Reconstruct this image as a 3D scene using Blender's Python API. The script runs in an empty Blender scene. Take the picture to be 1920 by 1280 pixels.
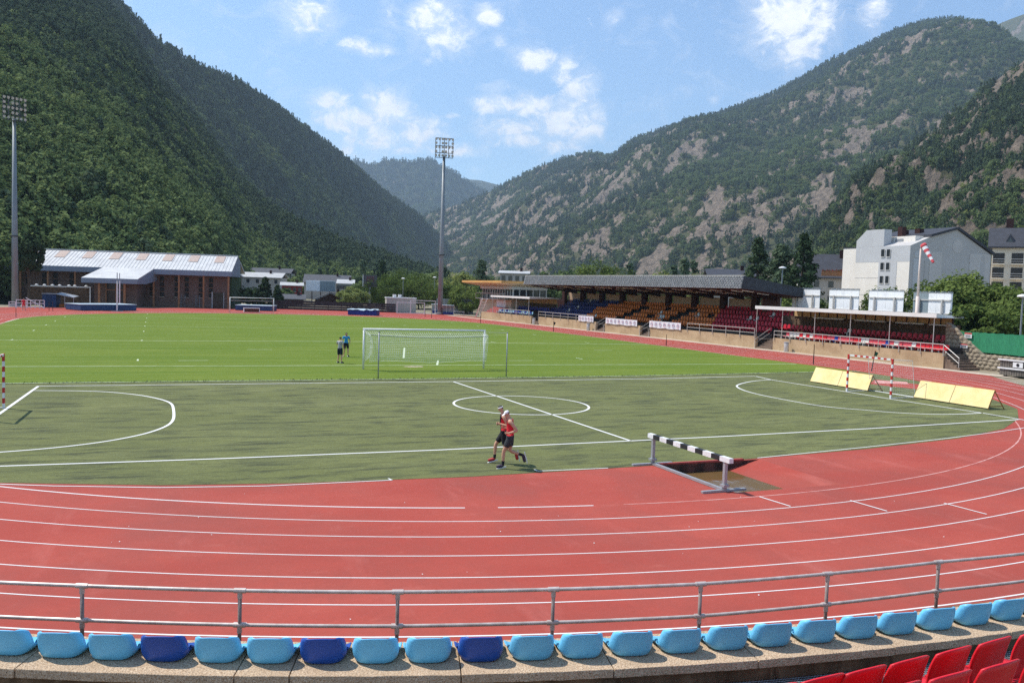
import bpy, bmesh, math, random
import numpy as np
from mathutils import Vector, Matrix, Quaternion

S = bpy.context.scene
COL = S.collection
PI = math.pi
rad = math.radians
random.seed(7)

# ------------------------------------------------------------------ camera
CAM = np.array([-15.26, -34.81, 5.11])
FPX = 1593.2                                   # focal length in pixels of a 1920 px wide frame
YAW, PITCH, ROLL = rad(22.87), rad(3.52), rad(1.78)
_f = np.array([math.sin(YAW), math.cos(YAW), 0.0]); _r = np.array([math.cos(YAW), -math.sin(YAW), 0.0]); _u = np.array([0, 0, 1.0])
FWD = _f * math.cos(PITCH) - _u * math.sin(PITCH)
_u2 = _u * math.cos(PITCH) + _f * math.sin(PITCH)
RGT = _r * math.cos(ROLL) + _u2 * math.sin(ROLL)
UPV = _u2 * math.cos(ROLL) - _r * math.sin(ROLL)
cam_d = bpy.data.cameras.new('camera'); cam = bpy.data.objects.new('camera', cam_d); COL.objects.link(cam)
cam_d.sensor_width = 36.0; cam_d.lens = FPX / 1920 * 36.0; cam_d.clip_start = 0.1; cam_d.clip_end = 30000
m = Matrix.Identity(4)
for i in range(3):
    m[i][0], m[i][1], m[i][2], m[i][3] = RGT[i], UPV[i], -FWD[i], CAM[i]
cam.matrix_world = m
S.camera = cam

# ------------------------------------------------------------------ sky, sun, exposure
SUN_AZ, SUN_EL = rad(-50), rad(57)             # azimuth measured from +Y towards +X
world = bpy.data.worlds.new('World'); S.world = world; world.use_nodes = True
def build_sky():
    nt = world.node_tree; N = nt.nodes; L = nt.links
    bg = N['Background']; bg.inputs[1].default_value = 0.15
    sky = N.new('ShaderNodeTexSky'); sky.sky_type = 'NISHITA'; sky.sun_disc = False
    sky.sun_elevation = SUN_EL; sky.sun_rotation = SUN_AZ
    sky.altitude = 1000; sky.air_density = 1.0; sky.dust_density = 0.8; sky.ozone_density = 2.4
    tc = N.new('ShaderNodeTexCoord')
    sep = N.new('ShaderNodeSeparateXYZ'); L.new(tc.outputs['Generated'], sep.inputs[0])
    def mth(op, a, b=None, clamp=False):
        n = N.new('ShaderNodeMath'); n.operation = op; n.use_clamp = clamp
        for i, v in enumerate((a, b)):
            if v is None: continue
            if isinstance(v, (int, float)): n.inputs[i].default_value = v
            else: L.new(v, n.inputs[i])
        return n.outputs[0]
    # cumulus groups by heading and height; the groups in view repeat, mirrored, round the whole sky
    az = mth('ARCTAN2', sep.outputs[0], sep.outputs[1]); el = mth('ARCSINE', sep.outputs[2])
    azw = mth('PINGPONG', mth('ADD', mth('SUBTRACT', az, YAW), 0.56 + 1.12 * 6), 1.12)
    uv = N.new('ShaderNodeCombineXYZ'); L.new(mth('SUBTRACT', azw, 0.56), uv.inputs[0]); L.new(el, uv.inputs[1])
    acc = None
    for (px, py, rx, ry, st) in CLOUDS:
        d_ = FWD + RGT * ((px - 960) / FPX) - UPV * ((py - 640) / FPX); d_ = d_ / np.linalg.norm(d_)
        a0 = math.atan2(d_[0], d_[1]) - YAW; e0 = math.asin(d_[2])
        sb_ = N.new('ShaderNodeVectorMath'); sb_.operation = 'SUBTRACT'; L.new(uv.outputs[0], sb_.inputs[0]); sb_.inputs[1].default_value = (a0, e0, 0)
        ml = N.new('ShaderNodeVectorMath'); ml.operation = 'MULTIPLY'; L.new(sb_.outputs[0], ml.inputs[0]); ml.inputs[1].default_value = (FPX / (rx * 1.1), FPX / (ry * 1.08), 0)
        ln = N.new('ShaderNodeVectorMath'); ln.operation = 'LENGTH'; L.new(ml.outputs[0], ln.inputs[0])
        mr = N.new('ShaderNodeMapRange'); mr.interpolation_type = 'SMOOTHSTEP'; L.new(ln.outputs['Value'], mr.inputs[0]); mr.inputs[1].default_value = 1.75; mr.inputs[2].default_value = 0.0; mr.inputs[3].default_value = 0; mr.inputs[4].default_value = st
        acc = mr.outputs[0] if acc is None else mth('MAXIMUM', acc, mr.outputs[0])
    mp = N.new('ShaderNodeMapping'); mp.inputs['Scale'].default_value = (1, 1, 1.35); L.new(tc.outputs['Generated'], mp.inputs[0])
    def noise(scale, detail, rough, dist=0.0):
        n = N.new('ShaderNodeTexNoise'); n.inputs['Scale'].default_value = scale; n.inputs['Detail'].default_value = detail; n.inputs['Roughness'].default_value = rough; n.inputs['Distortion'].default_value = dist
        L.new(mp.outputs[0], n.inputs['Vector']); return n.outputs[0]
    fine = noise(42.0, 12.0, 0.66, 0.5); wisp = noise(20.0, 9.0, 0.68, 0.9); shade = noise(60.0, 6.0, 0.6)
    d = mth('ADD', mth('MULTIPLY', acc, 0.52), mth('MULTIPLY', fine, 1.45))
    ramp = N.new('ShaderNodeMapRange'); ramp.interpolation_type = 'SMOOTHSTEP'; L.new(d, ramp.inputs[0]); ramp.inputs[1].default_value = 0.90; ramp.inputs[2].default_value = 1.34
    r2 = N.new('ShaderNodeMapRange'); L.new(mth('ADD', mth('MULTIPLY', acc, 0.5), mth('MULTIPLY', wisp, 1.2)), r2.inputs[0]); r2.inputs[1].default_value = 0.62; r2.inputs[2].default_value = 1.15
    cov = mth('ADD', mth('MULTIPLY', ramp.outputs[0], 0.84), mth('MULTIPLY', r2.outputs[0], 0.44), clamp=True)
    cm = N.new('ShaderNodeMix'); cm.data_type = 'RGBA'; L.new(shade, cm.inputs[0]); cm.inputs[6].default_value = (5.0, 5.2, 5.8, 1); cm.inputs[7].default_value = (8.6, 8.5, 8.4, 1)
    tint = N.new('ShaderNodeMix'); tint.data_type = 'RGBA'; tint.blend_type = 'MULTIPLY'; tint.inputs[0].default_value = 1.0; L.new(sky.outputs[0], tint.inputs[6]); tint.inputs[7].default_value = (0.98, 1.06, 1.09, 1)
    mix = N.new('ShaderNodeMix'); mix.data_type = 'RGBA'
    L.new(cov, mix.inputs[0]); L.new(tint.outputs[2], mix.inputs[6]); L.new(cm.outputs[2], mix.inputs[7])
    L.new(mix.outputs[2], bg.inputs[0])
CLOUDS = [(578, 28, 40, 34, .9), (545, 10, 30, 20, .5), (665, 84, 32, 12, .9), (700, 94, 34, 10, .8), (812, 30, 42, 36, .95), (838, 70, 46, 30, .8), (822, 95, 18, 22, .6), (915, 30, 24, 17, .9), (936, 76, 12, 9, .6), (730, 30, 26, 34, .35),
          (1008, 112, 36, 20, 1), (1058, 138, 26, 30, .8), (1082, 165, 34, 30, .8), (1112, 215, 30, 30, .65), (620, 190, 34, 16, .8), (725, 205, 40, 36, 1), (660, 228, 70, 26, .85), (700, 262, 90, 26, .75), (790, 250, 50, 30, .9), (850, 282, 50, 12, .7), (650, 285, 60, 22, .6),
          (930, 196, 50, 16, .95), (1000, 200, 50, 22, .95), (1055, 225, 60, 36, 1), (1085, 240, 46, 26, .9), (960, 240, 56, 20, .8), (985, 262, 50, 16, .8), (1050, 275, 46, 16, .7), (925, 165, 40, 12, .4), (860, 218, 20, 7, .7), (800, 115, 14, 8, .6), (1338, 187, 9, 6, .7),
          (1480, 30, 70, 50, 1.05), (1530, 40, 40, 40, .9), (1495, 90, 40, 40, .8), (1500, 120, 18, 18, .7), (1560, 85, 14, 14, .5), (1640, 18, 24, 26, .75), (1155, 32, 16, 12, .45), (1250, 38, 12, 10, .4), (1420, 12, 26, 12, .6)]
build_sky()
sun_d = bpy.data.lights.new('sun', 'SUN'); sun = bpy.data.objects.new('sun', sun_d); COL.objects.link(sun)
sun_d.energy = 4.3; sun_d.angle = rad(0.53); sun_d.color = (1.0, 0.955, 0.88)
SUN_DIR = Vector((math.sin(SUN_AZ) * math.cos(SUN_EL), math.cos(SUN_AZ) * math.cos(SUN_EL), math.sin(SUN_EL)))
sun.rotation_mode = 'QUATERNION'; sun.rotation_quaternion = SUN_DIR.to_track_quat('Z', 'Y'); sun.location = (0, 0, 60)
S.view_settings.view_transform = 'Standard'; S.view_settings.look = 'None'; S.view_settings.exposure = 0.42; S.view_settings.gamma = 1.0
S.render.engine = 'CYCLES'
S.cycles.max_bounces = 5; S.cycles.diffuse_bounces = 2; S.cycles.glossy_bounces = 2; S.cycles.transmission_bounces = 3
S.cycles.transparent_max_bounces = 6; S.cycles.volume_bounces = 0; S.cycles.use_denoising = False
S.cycles.use_adaptive_sampling = True; S.cycles.adaptive_threshold = 0.013

# ------------------------------------------------------------------ helpers
def ray(px, py):
    return FWD + RGT * ((px - 960) / FPX) - UPV * ((py - 640) / FPX)
def G(px, py, z=0.0):
    """point of the level z seen at a pixel of the 1920 px photograph"""
    d = ray(px, py); t = (z - CAM[2]) / d[2]; return CAM + d * t
def RD(px, py, dist):
    """point at a horizontal distance along a pixel's ray"""
    d = ray(px, py); return CAM + d * (dist / math.hypot(d[0], d[1]))
def RY(px, py, y):
    d = ray(px, py); return CAM + d * ((y - CAM[1]) / d[1])
def RX(px, py, x):
    d = ray(px, py); return CAM + d * ((x - CAM[0]) / d[0])
def lin(c):
    c = c / 255.0
    return c / 12.92 if c <= 0.04045 else ((c + 0.055) / 1.055) ** 2.4
def rgb(r, g, b, k=1.0):
    return (lin(r) * k, lin(g) * k, lin(b) * k)

MATS = {}
def mat(name, col, rough=0.7, var=0.0, vscale=3.0, bump=0.0, bscale=20.0, metal=0.0, spec=0.35, col2=None, detail=5.0, obj=True, stretch=None, thr=(0.35, 0.65), emit=None, randv=0.0):
    """procedural principled material: two-tone noise, fine bump"""
    if name in MATS: return MATS[name]
    mt = bpy.data.materials.new(name); mt.use_nodes = True
    N = mt.node_tree.nodes; L = mt.node_tree.links; b = N['Principled BSDF']
    b.inputs['Roughness'].default_value = rough; b.inputs['Metallic'].default_value = metal
    b.inputs['Specular IOR Level'].default_value = spec
    c1 = (*col, 1); tc = N.new('ShaderNodeTexCoord'); src = tc.outputs['Object']
    if stretch:
        mp = N.new('ShaderNodeMapping'); mp.inputs['Scale'].default_value = stretch; L.new(src, mp.inputs[0]); src = mp.outputs[0]
    if col2 is None and var > 0:
        col2 = tuple(x * (1 - var) for x in col)
    if col2 is not None:
        n = N.new('ShaderNodeTexNoise'); n.inputs['Scale'].default_value = vscale; n.inputs['Detail'].default_value = detail; n.inputs['Roughness'].default_value = 0.6
        L.new(src, n.inputs['Vector'])
        mr = N.new('ShaderNodeMapRange'); mr.inputs[1].default_value = thr[0]; mr.inputs[2].default_value = thr[1]; L.new(n.outputs[0], mr.inputs[0])
        mx = N.new('ShaderNodeMix'); mx.data_type = 'RGBA'; mx.inputs[6].default_value = c1; mx.inputs[7].default_value = (*col2, 1)
        L.new(mr.outputs[0], mx.inputs[0]); out = mx.outputs[2]
        if randv:
            oi = N.new('ShaderNodeObjectInfo'); hs = N.new('ShaderNodeHueSaturation')
            m2 = N.new('ShaderNodeMapRange'); m2.inputs[3].default_value = 1 - randv; m2.inputs[4].default_value = 1 + randv
            L.new(oi.outputs['Random'], m2.inputs[0]); L.new(m2.outputs[0], hs.inputs['Value']); L.new(out, hs.inputs['Color']); out = hs.outputs[0]
        L.new(out, b.inputs['Base Color'])
    else:
        b.inputs['Base Color'].default_value = c1
    if bump:
        n2 = N.new('ShaderNodeTexNoise'); n2.inputs['Scale'].default_value = bscale; n2.inputs['Detail'].default_value = 6.0
        L.new(src, n2.inputs['Vector']); bp = N.new('ShaderNodeBump'); bp.inputs['Strength'].default_value = bump; bp.inputs['Distance'].default_value = 0.02
        L.new(n2.outputs[0], bp.inputs['Height']); L.new(bp.outputs[0], b.inputs['Normal'])
    if emit:
        b.inputs['Emission Color'].default_value = (*emit[0], 1); b.inputs['Emission Strength'].default_value = emit[1]
    MATS[name] = mt; return mt

def link_mesh(name, verts, faces, material=None, parent=None, smooth=False):
    me = bpy.data.meshes.new(name); me.from_pydata([tuple(v) for v in verts], [], faces); me.update()
    if smooth: me.shade_smooth()
    return link(name, me, material, parent)
def link(name, me, material=None, parent=None):
    o = bpy.data.objects.new(name, me); COL.objects.link(o)
    if material and not me.materials: me.materials.append(material)
    if parent: o.parent = parent
    return o
def tag(o, label=None, cat=None, group=None, kind=None):
    if label: o['label'] = label
    if cat: o['category'] = cat
    if group: o['group'] = group
    if kind: o['kind'] = kind
    return o
def thing(name, label, cat, loc=(0, 0, 0), rz=0.0, group=None):
    o = bpy.data.objects.new(name, None); COL.objects.link(o); o.empty_display_size = 0.3
    o.location = tuple(float(v) for v in loc); o.rotation_euler = (0, 0, rz)
    return tag(o, label, cat, group)
def copy_tree(o, parent=None):
    c = o.copy(); COL.objects.link(c); c.parent = parent
    for ch in list(o.children): copy_tree(ch, c)
    return c

class MB:
    """collects shapes, builds them as one mesh object"""
    def __init__(s): s.v = []; s.f = []; s.sm = False
    def add(s, v, f):
        k = len(s.v); s.v += [tuple(map(float, p)) for p in v]; s.f += [tuple(i + k for i in q) for q in f]; return s
    def box(s, c, d, rz=0.0, M=None):
        x, y, z = d[0] / 2, d[1] / 2, d[2] / 2; cs, sn = math.cos(rz), math.sin(rz); vs = []
        for a in ((-x, -y, -z), (x, -y, -z), (x, y, -z), (-x, y, -z), (-x, -y, z), (x, -y, z), (x, y, z), (-x, y, z)):
            if M is not None: p = M @ Vector(a); vs.append((c[0] + p.x, c[1] + p.y, c[2] + p.z))
            else: vs.append((c[0] + a[0] * cs - a[1] * sn, c[1] + a[0] * sn + a[1] * cs, c[2] + a[2]))
        return s.add(vs, [(0, 3, 2, 1), (4, 5, 6, 7), (0, 1, 5, 4), (1, 2, 6, 5), (2, 3, 7, 6), (3, 0, 4, 7)])
    def bb(s, x0, x1, y0, y1, z0, z1):
        return s.box(((x0 + x1) / 2, (y0 + y1) / 2, (z0 + z1) / 2), (abs(x1 - x0), abs(y1 - y0), abs(z1 - z0)))
    def tube(s, pts, r, n=6, caps=True, r2=None):
        pts = [Vector(tuple(map(float, p))) for p in pts]; rings = []; m = len(pts)
        for i, p in enumerate(pts):
            t = (pts[min(i + 1, m - 1)] - pts[max(i - 1, 0)])
            t = t.normalized() if t.length > 1e-9 else Vector((0, 0, 1))
            a = Vector((0, 0, 1)) if abs(t.z) < 0.9 else Vector((1, 0, 0))
            u = t.cross(a).normalized(); w = t.cross(u)
            rr = r[i] if isinstance(r, (list, tuple)) else (r if r2 is None else r + (r2 - r) * i / (m - 1))
            rings.append([p + (u * math.cos(2 * PI * k / n) + w * math.sin(2 * PI * k / n)) * rr for k in range(n)])
        vs = [q for g in rings for q in g]; fs = []
        for i in range(m - 1):
            for k in range(n):
                fs.append((i * n + k, i * n + (k + 1) % n, (i + 1) * n + (k + 1) % n, (i + 1) * n + k))
        if caps: fs.append(tuple(range(n - 1, -1, -1))); fs.append(tuple((m - 1) * n + k for k in range(n)))
        return s.add(vs, fs)
    def prism(s, poly, z0, z1):
        n = len(poly); vs = [(p[0], p[1], z0) for p in poly] + [(p[0], p[1], z1) for p in poly]
        fs = [tuple(range(n - 1, -1, -1)), tuple(range(n, 2 * n))] + [(i, (i + 1) % n, n + (i + 1) % n, n + i) for i in range(n)]
        return s.add(vs, fs)
    def extr(s, poly, axis, a, b):
        """profile of (u, z) points pushed along an axis: 'x' -> u is y ; 'y' -> u is x"""
        n = len(poly)
        P = (lambda u, z, t: (t, u, z)) if axis == 'x' else (lambda u, z, t: (u, t, z))
        vs = [P(u, z, a) for u, z in poly] + [P(u, z, b) for u, z in poly]
        fs = [tuple(range(n - 1, -1, -1)), tuple(range(n, 2 * n))] + [(i, (i + 1) % n, n + (i + 1) % n, n + i) for i in range(n)]
        return s.add(vs, fs)
    def lathe(s, prof, c=(0, 0, 0), n=12):
        vs = []; fs = []
        for rr, z in prof:
            for k in range(n): vs.append((c[0] + rr * math.cos(2 * PI * k / n), c[1] + rr * math.sin(2 * PI * k / n), c[2] + z))
        for i in range(len(prof) - 1):
            for k in range(n): fs.append((i * n + k, i * n + (k + 1) % n, (i + 1) * n + (k + 1) % n, (i + 1) * n + k))
        fs.append(tuple(range(n - 1, -1, -1))); fs.append(tuple((len(prof) - 1) * n + k for k in range(n)))
        return s.add(vs, fs)
    def quad(s, a, b, c, d): return s.add([a, b, c, d], [(0, 1, 2, 3)])
    def build(s, name, material=None, parent=None, smooth=False, fixn=True, bevel=0.0):
        me = bpy.data.meshes.new(name); me.from_pydata(s.v, [], s.f); me.update()
        if fixn or bevel:
            bm = bmesh.new(); bm.from_mesh(me)
            if bevel: bmesh.ops.bevel(bm, geom=bm.edges[:], offset=bevel, segments=2, affect='EDGES', profile=0.6)
            bmesh.ops.recalc_face_normals(bm, faces=bm.faces[:]); bm.to_mesh(me); bm.free()
        if smooth: me.shade_smooth()
        return link(name, me, material, parent)

# ------------------------------------------------------------------ numpy noise
def _hash(ix, iy, seed):
    h = (ix * 374761393 + iy * 668265263 + seed * 974711) & 0x7fffffff
    h = ((h ^ (h >> 13)) * 1274126177) & 0x7fffffff
    return ((h ^ (h >> 16)) & 0xffff) / 65535.0
def vnoise(x, y, seed=0):
    ix = np.floor(x).astype(np.int64); iy = np.floor(y).astype(np.int64); fx = x - ix; fy = y - iy
    ux = fx * fx * fx * (fx * (fx * 6 - 15) + 10); uy = fy * fy * fy * (fy * (fy * 6 - 15) + 10)
    a = _hash(ix, iy, seed); b = _hash(ix + 1, iy, seed); c = _hash(ix, iy + 1, seed); d = _hash(ix + 1, iy + 1, seed)
    return (a + (b - a) * ux) * (1 - uy) + (c + (d - c) * ux) * uy
def fbm(x, y, seed=0, octv=5, gain=0.5):
    s = 0; a = 1; t = 0
    for o in range(octv):
        s = s + a * vnoise(x, y, seed + o * 17); t += a; a *= gain; x = x * 2.03 + 11.3; y = y * 2.03 + 5.7
    return s / t
def ridged(x, y, seed=0, octv=4):
    s = 0; a = 1; t = 0
    for o in range(octv):
        s = s + a * (1 - np.abs(2 * vnoise(x, y, seed + o * 13) - 1)); t += a; a *= 0.5; x = x * 2.07 + 3.1; y = y * 2.07 + 9.2
    return s / t
# ------------------------------------------------------------------ foliage
RNG = np.random.default_rng(11)
def leaf_mat(name, ca, cb, trans=0.28):
    mt = bpy.data.materials.new(name); mt.use_nodes = True; N = mt.node_tree.nodes; L = mt.node_tree.links
    N.remove(N['Principled BSDF']); out = N['Material Output']
    oi = N.new('ShaderNodeObjectInfo'); geo = N.new('ShaderNodeNewGeometry')
    tc = N.new('ShaderNodeTexCoord'); nz = N.new('ShaderNodeTexNoise'); nz.inputs['Scale'].default_value = 0.45; nz.inputs['Detail'].default_value = 3
    L.new(tc.outputs['Object'], nz.inputs['Vector'])
    ad = N.new('ShaderNodeMath'); ad.operation = 'MULTIPLY_ADD'; ad.inputs[1].default_value = 0.6
    L.new(oi.outputs['Random'], ad.inputs[0]); 
    s2 = N.new('ShaderNodeMath'); s2.operation = 'MULTIPLY_ADD'; s2.inputs[1].default_value = 1.3; s2.inputs[2].default_value = -0.45
    L.new(nz.outputs[0], s2.inputs[0]); L.new(s2.outputs[0], ad.inputs[2])
    rp = N.new('ShaderNodeMath'); rp.operation = 'MULTIPLY_ADD'; rp.inputs[1].default_value = 0.35
    L.new(geo.outputs['Random Per Island'], rp.inputs[0]); L.new(ad.outputs[0], rp.inputs[2]); rp.use_clamp = True
    mx = N.new('ShaderNodeMix'); mx.data_type = 'RGBA'; mx.inputs[6].default_value = (*ca, 1); mx.inputs[7].default_value = (*cb, 1); L.new(rp.outputs[0], mx.inputs[0])
    df = N.new('ShaderNodeBsdfDiffuse'); tr = N.new('ShaderNodeBsdfTranslucent'); ms = N.new('ShaderNodeMixShader'); ms.inputs[0].default_value = trans
    L.new(mx.outputs[2], df.inputs[0]); L.new(mx.outputs[2], tr.inputs[0]); L.new(df.outputs[0], ms.inputs[1]); L.new(tr.outputs[0], ms.inputs[2])
    L.new(ms.outputs[0], out.inputs[0]); return mt
LEAF_DECID = leaf_mat('leaf_broad', (0.062, 0.108, 0.042), (0.205, 0.262, 0.105), 0.35)
LEAF_PINE = leaf_mat('leaf_pine', (0.050, 0.086, 0.054), (0.135, 0.180, 0.100), 0.26)
LEAF_DARK = leaf_mat('leaf_dark', (0.022, 0.046, 0.024), (0.066, 0.095, 0.045), 0.15)
LEAF_LIGHT = leaf_mat('leaf_light', (0.120, 0.165, 0.045), (0.270, 0.305, 0.105), 0.32)
LEAF_PLANE = leaf_mat('leaf_plane', (0.042, 0.078, 0.020), (0.165, 0.215, 0.060), 0.3)
BARK = mat('bark', rgb(92, 78, 64), 0.9, 0.45, 6, bump=0.5, bscale=14)

def leaf_mesh(name, pts, nrm, size, material, extra=None):
    """many small bent leaf quads at pts facing roughly nrm"""
    n = len(pts); pts = np.asarray(pts); nrm = np.asarray(nrm)
    nr = nrm + RNG.normal(0, 0.55, (n, 3)); nr /= np.linalg.norm(nr, axis=1)[:, None] + 1e-9
    a = np.cross(nr, RNG.normal(0, 1, (n, 3))); a /= np.linalg.norm(a, axis=1)[:, None] + 1e-9
    b = np.cross(nr, a); sz = (size * RNG.uniform(0.55, 1.3, n))[:, None]
    el = RNG.uniform(0.55, 0.95, (n, 1))
    v = np.stack([pts - a * sz, pts - b * sz * el + nr * sz * 0.15, pts + a * sz, pts + b * sz * el + nr * sz * 0.15], 1).reshape(-1, 3)
    vs = v; k = len(vs); fidx = np.arange(n * 4).reshape(-1, 4)
    me = bpy.data.meshes.new(name)
    if extra is not None:
        ev, ef = extra; vs = np.vstack([vs, ev]); 
        me.from_pydata(vs.tolist(), [], fidx.tolist() + [tuple(i + k for i in f) for f in ef])
    else: me.from_pydata(vs.tolist(), [], fidx.tolist())
    me.update(); me.materials.append(material); return me
def crown_points(n, clumps, R, H, z0, shape='round', spread=0.30, seed=0):
    """leaf positions gathered in clumps spread through a crown"""
    r = np.random.default_rng(seed)
    d = r.normal(0, 1, (clumps, 3)); d /= np.linalg.norm(d, axis=1)[:, None]
    q = r.uniform(0.35, 1.0, clumps) ** 0.55
    c = d * q[:, None]
    if shape == 'cone':
        t = r.uniform(0, 1, clumps) ** 1.45; ang = r.uniform(0, 2 * PI, clumps); rr = (1 - t) ** 0.85 * r.uniform(0.35, 1.0, clumps)
        c = np.stack([rr * np.cos(ang), rr * np.sin(ang), t * 2 - 1], 1); d = np.stack([np.cos(ang), np.sin(ang), 0.6 + 0 * t], 1)
    elif shape == 'egg':
        c[:, :2] *= (1 - 0.35 * np.clip(c[:, 2:3], -1, 1))
    elif shape == 'poplar':
        c[:, :2] *= 0.85
    idx = r.integers(0, clumps, n)
    sp = spread * r.uniform(0.6, 1.25, clumps)[idx][:, None]
    o = r.normal(0, 1, (n, 3)); o /= np.linalg.norm(o, axis=1)[:, None]; o *= r.uniform(0.2, 1, (n, 1)) ** 0.5
    if shape == 'cone': o[:, 2] *= 0.45
    p = c[idx] + o * sp
    nr = o * 0.8 + d[idx] * 0.5 + np.array([0, 0, 0.35])
    p[:, 0] *= R; p[:, 1] *= R; p[:, 2] = z0 + (p[:, 2] + 1) * H / 2
    return p, nr, np.stack([c[:, 0] * R, c[:, 1] * R, z0 + (c[:, 2] + 1) * H / 2], 1)

FOREST = bpy.data.collections.new('forest_variants')
def forest_variant(i, shape, n, clumps, R, H, z0, size, mt, spread):
    p, nr, c = crown_points(n, clumps, R, H, z0, shape, spread, 100 + i)
    me = leaf_mesh('forest_tree', p, nr, size, mt); o = bpy.data.objects.new('forest_variant', me); FOREST.objects.link(o)
# kinds 0-2 broadleaf, 3-5 pine, 6 pale broadleaf
forest_variant(0, 'round', 620, 30, 4.3, 8.0, 0.3, 0.46, LEAF_DECID, 0.32)
forest_variant(1, 'egg', 620, 28, 3.8, 10.0, 0.2, 0.46, LEAF_DECID, 0.32)
forest_variant(2, 'round', 520, 20, 3.6, 6.5, 0.1, 0.44, LEAF_LIGHT, 0.36)
forest_variant(3, 'cone', 560, 56, 2.7, 12.0, 0.3, 0.42, LEAF_PINE, 0.25)
forest_variant(4, 'egg', 540, 26, 2.9, 10.5, 0.8, 0.42, LEAF_PINE, 0.29)
forest_variant(5, 'round', 500, 22, 3.3, 7.5, 1.0, 0.42, LEAF_DARK, 0.33)
for k, o in enumerate(FOREST.objects): o.name = 'forest_variant_%d' % k

def scatter(name, label, pos, rot, scl, var):
    me = bpy.data.meshes.new(name); n = len(pos); me.vertices.add(n); me.vertices.foreach_set('co', np.asarray(pos, np.float32).ravel())
    a = me.attributes.new('spin', 'FLOAT', 'POINT'); a.data.foreach_set('value', np.asarray(rot, np.float32))
    a = me.attributes.new('size', 'FLOAT', 'POINT'); a.data.foreach_set('value', np.asarray(scl, np.float32))
    a = me.attributes.new('variant', 'INT', 'POINT'); a.data.foreach_set('value', np.asarray(var, np.int32))
    me.update(); o = link(name, me)
    ng = bpy.data.node_groups.get('plant_forest')
    if ng is None:
        ng = bpy.data.node_groups.new('plant_forest', 'GeometryNodeTree')
        ng.interface.new_socket('Geometry', in_out='INPUT', socket_type='NodeSocketGeometry'); ng.interface.new_socket('Geometry', in_out='OUTPUT', socket_type='NodeSocketGeometry')
        N = ng.nodes; L = ng.links; gi = N.new('NodeGroupInput'); go = N.new('NodeGroupOutput')
        ci = N.new('GeometryNodeCollectionInfo'); ci.inputs[0].default_value = FOREST; ci.inputs[1].default_value = True; ci.inputs[2].default_value = True
        ip = N.new('GeometryNodeInstanceOnPoints'); ip.inputs['Pick Instance'].default_value = True
        def na(nm, ty):
            q = N.new('GeometryNodeInputNamedAttribute'); q.data_type = ty; q.inputs[0].default_value = nm; return [s for s in q.outputs if s.enabled and s.name == 'Attribute'][0]
        cz = N.new('ShaderNodeCombineXYZ'); L.new(na('spin', 'FLOAT'), cz.inputs[2])
        L.new(gi.outputs[0], ip.inputs['Points']); L.new(ci.outputs[0], ip.inputs['Instance']); L.new(na('variant', 'INT'), ip.inputs['Instance Index'])
        L.new(cz.outputs[0], ip.inputs['Rotation']); L.new(na('size', 'FLOAT'), ip.inputs['Scale']); L.new(ip.outputs[0], go.inputs[0])
    md = o.modifiers.new('plant', 'NODES'); md.node_group = ng
    return tag(o, label, 'forest', kind='stuff')

# ------------------------------------------------------------------ mountains
def hill_mat(name, soil, soil2, rock, rock2):
    mt = bpy.data.materials.new(name); mt.use_nodes = True; N = mt.node_tree.nodes; L = mt.node_tree.links; b = N['Principled BSDF']
    b.inputs['Roughness'].default_value = 0.95; b.inputs['Specular IOR Level'].default_value = 0.1
    tc = N.new('ShaderNodeTexCoord'); at = N.new('ShaderNodeAttribute'); at.attribute_name = 'rock'
    def nz(sc, det=6, rg=0.6):
        n = N.new('ShaderNodeTexNoise'); n.inputs['Scale'].default_value = sc; n.inputs['Detail'].default_value = det; n.inputs['Roughness'].default_value = rg; L.new(tc.outputs['Object'], n.inputs['Vector']); return n.outputs[0]
    def mixc(f, a, b_):
        m_ = N.new('ShaderNodeMix'); m_.data_type = 'RGBA'
        for s_, v in ((6, a), (7, b_)):
            if isinstance(v, tuple): m_.inputs[s_].default_value = (*v, 1)
            else: L.new(v, m_.inputs[s_])
        L.new(f, m_.inputs[0]); return m_.outputs[2]
    def rng(x, a, b_):
        r_ = N.new('ShaderNodeMapRange'); r_.inputs[1].default_value = a; r_.inputs[2].default_value = b_; L.new(x, r_.inputs[0]); return r_.outputs[0]
    n1 = nz(0.05); n2 = nz(0.12, 8, 0.7)
    cs = mixc(rng(n1, 0.35, 0.65), soil, soil2); cr = mixc(rng(n2, 0.38, 0.62), rock, rock2)
    sm_ = N.new('ShaderNodeMath'); sm_.operation = 'MULTIPLY_ADD'; L.new(nz(0.075, 9, 0.75), sm_.inputs[0]); sm_.inputs[1].default_value = 1.5; sm_.inputs[2].default_value = -0.75
    s3 = N.new('ShaderNodeMath'); s3.operation = 'ADD'; L.new(sm_.outputs[0], s3.inputs[0]); L.new(at.outputs['Fac'], s3.inputs[1])
    L.new(mixc(rng(s3.outputs[0], 0.36, 0.52), cs, cr), b.inputs['Base Color'])
    bp = N.new('ShaderNodeBump'); bp.inputs['Strength'].default_value = 1.0; bp.inputs['Distance'].default_value = 9.0; L.new(nz(0.11, 9, 0.72), bp.inputs['Height']); L.new(bp.outputs[0], b.inputs['Normal'])
    return mt
HILL_GREEN = hill_mat('hill_soil', (0.045, 0.058, 0.026), (0.080, 0.085, 0.040), (0.26, 0.215, 0.175), (0.13, 0.11, 0.095))
HILL_ROCK = hill_mat('hill_rock', (0.085, 0.098, 0.046), (0.125, 0.120, 0.062), (0.33, 0.262, 0.20), (0.15, 0.125, 0.10))

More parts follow.
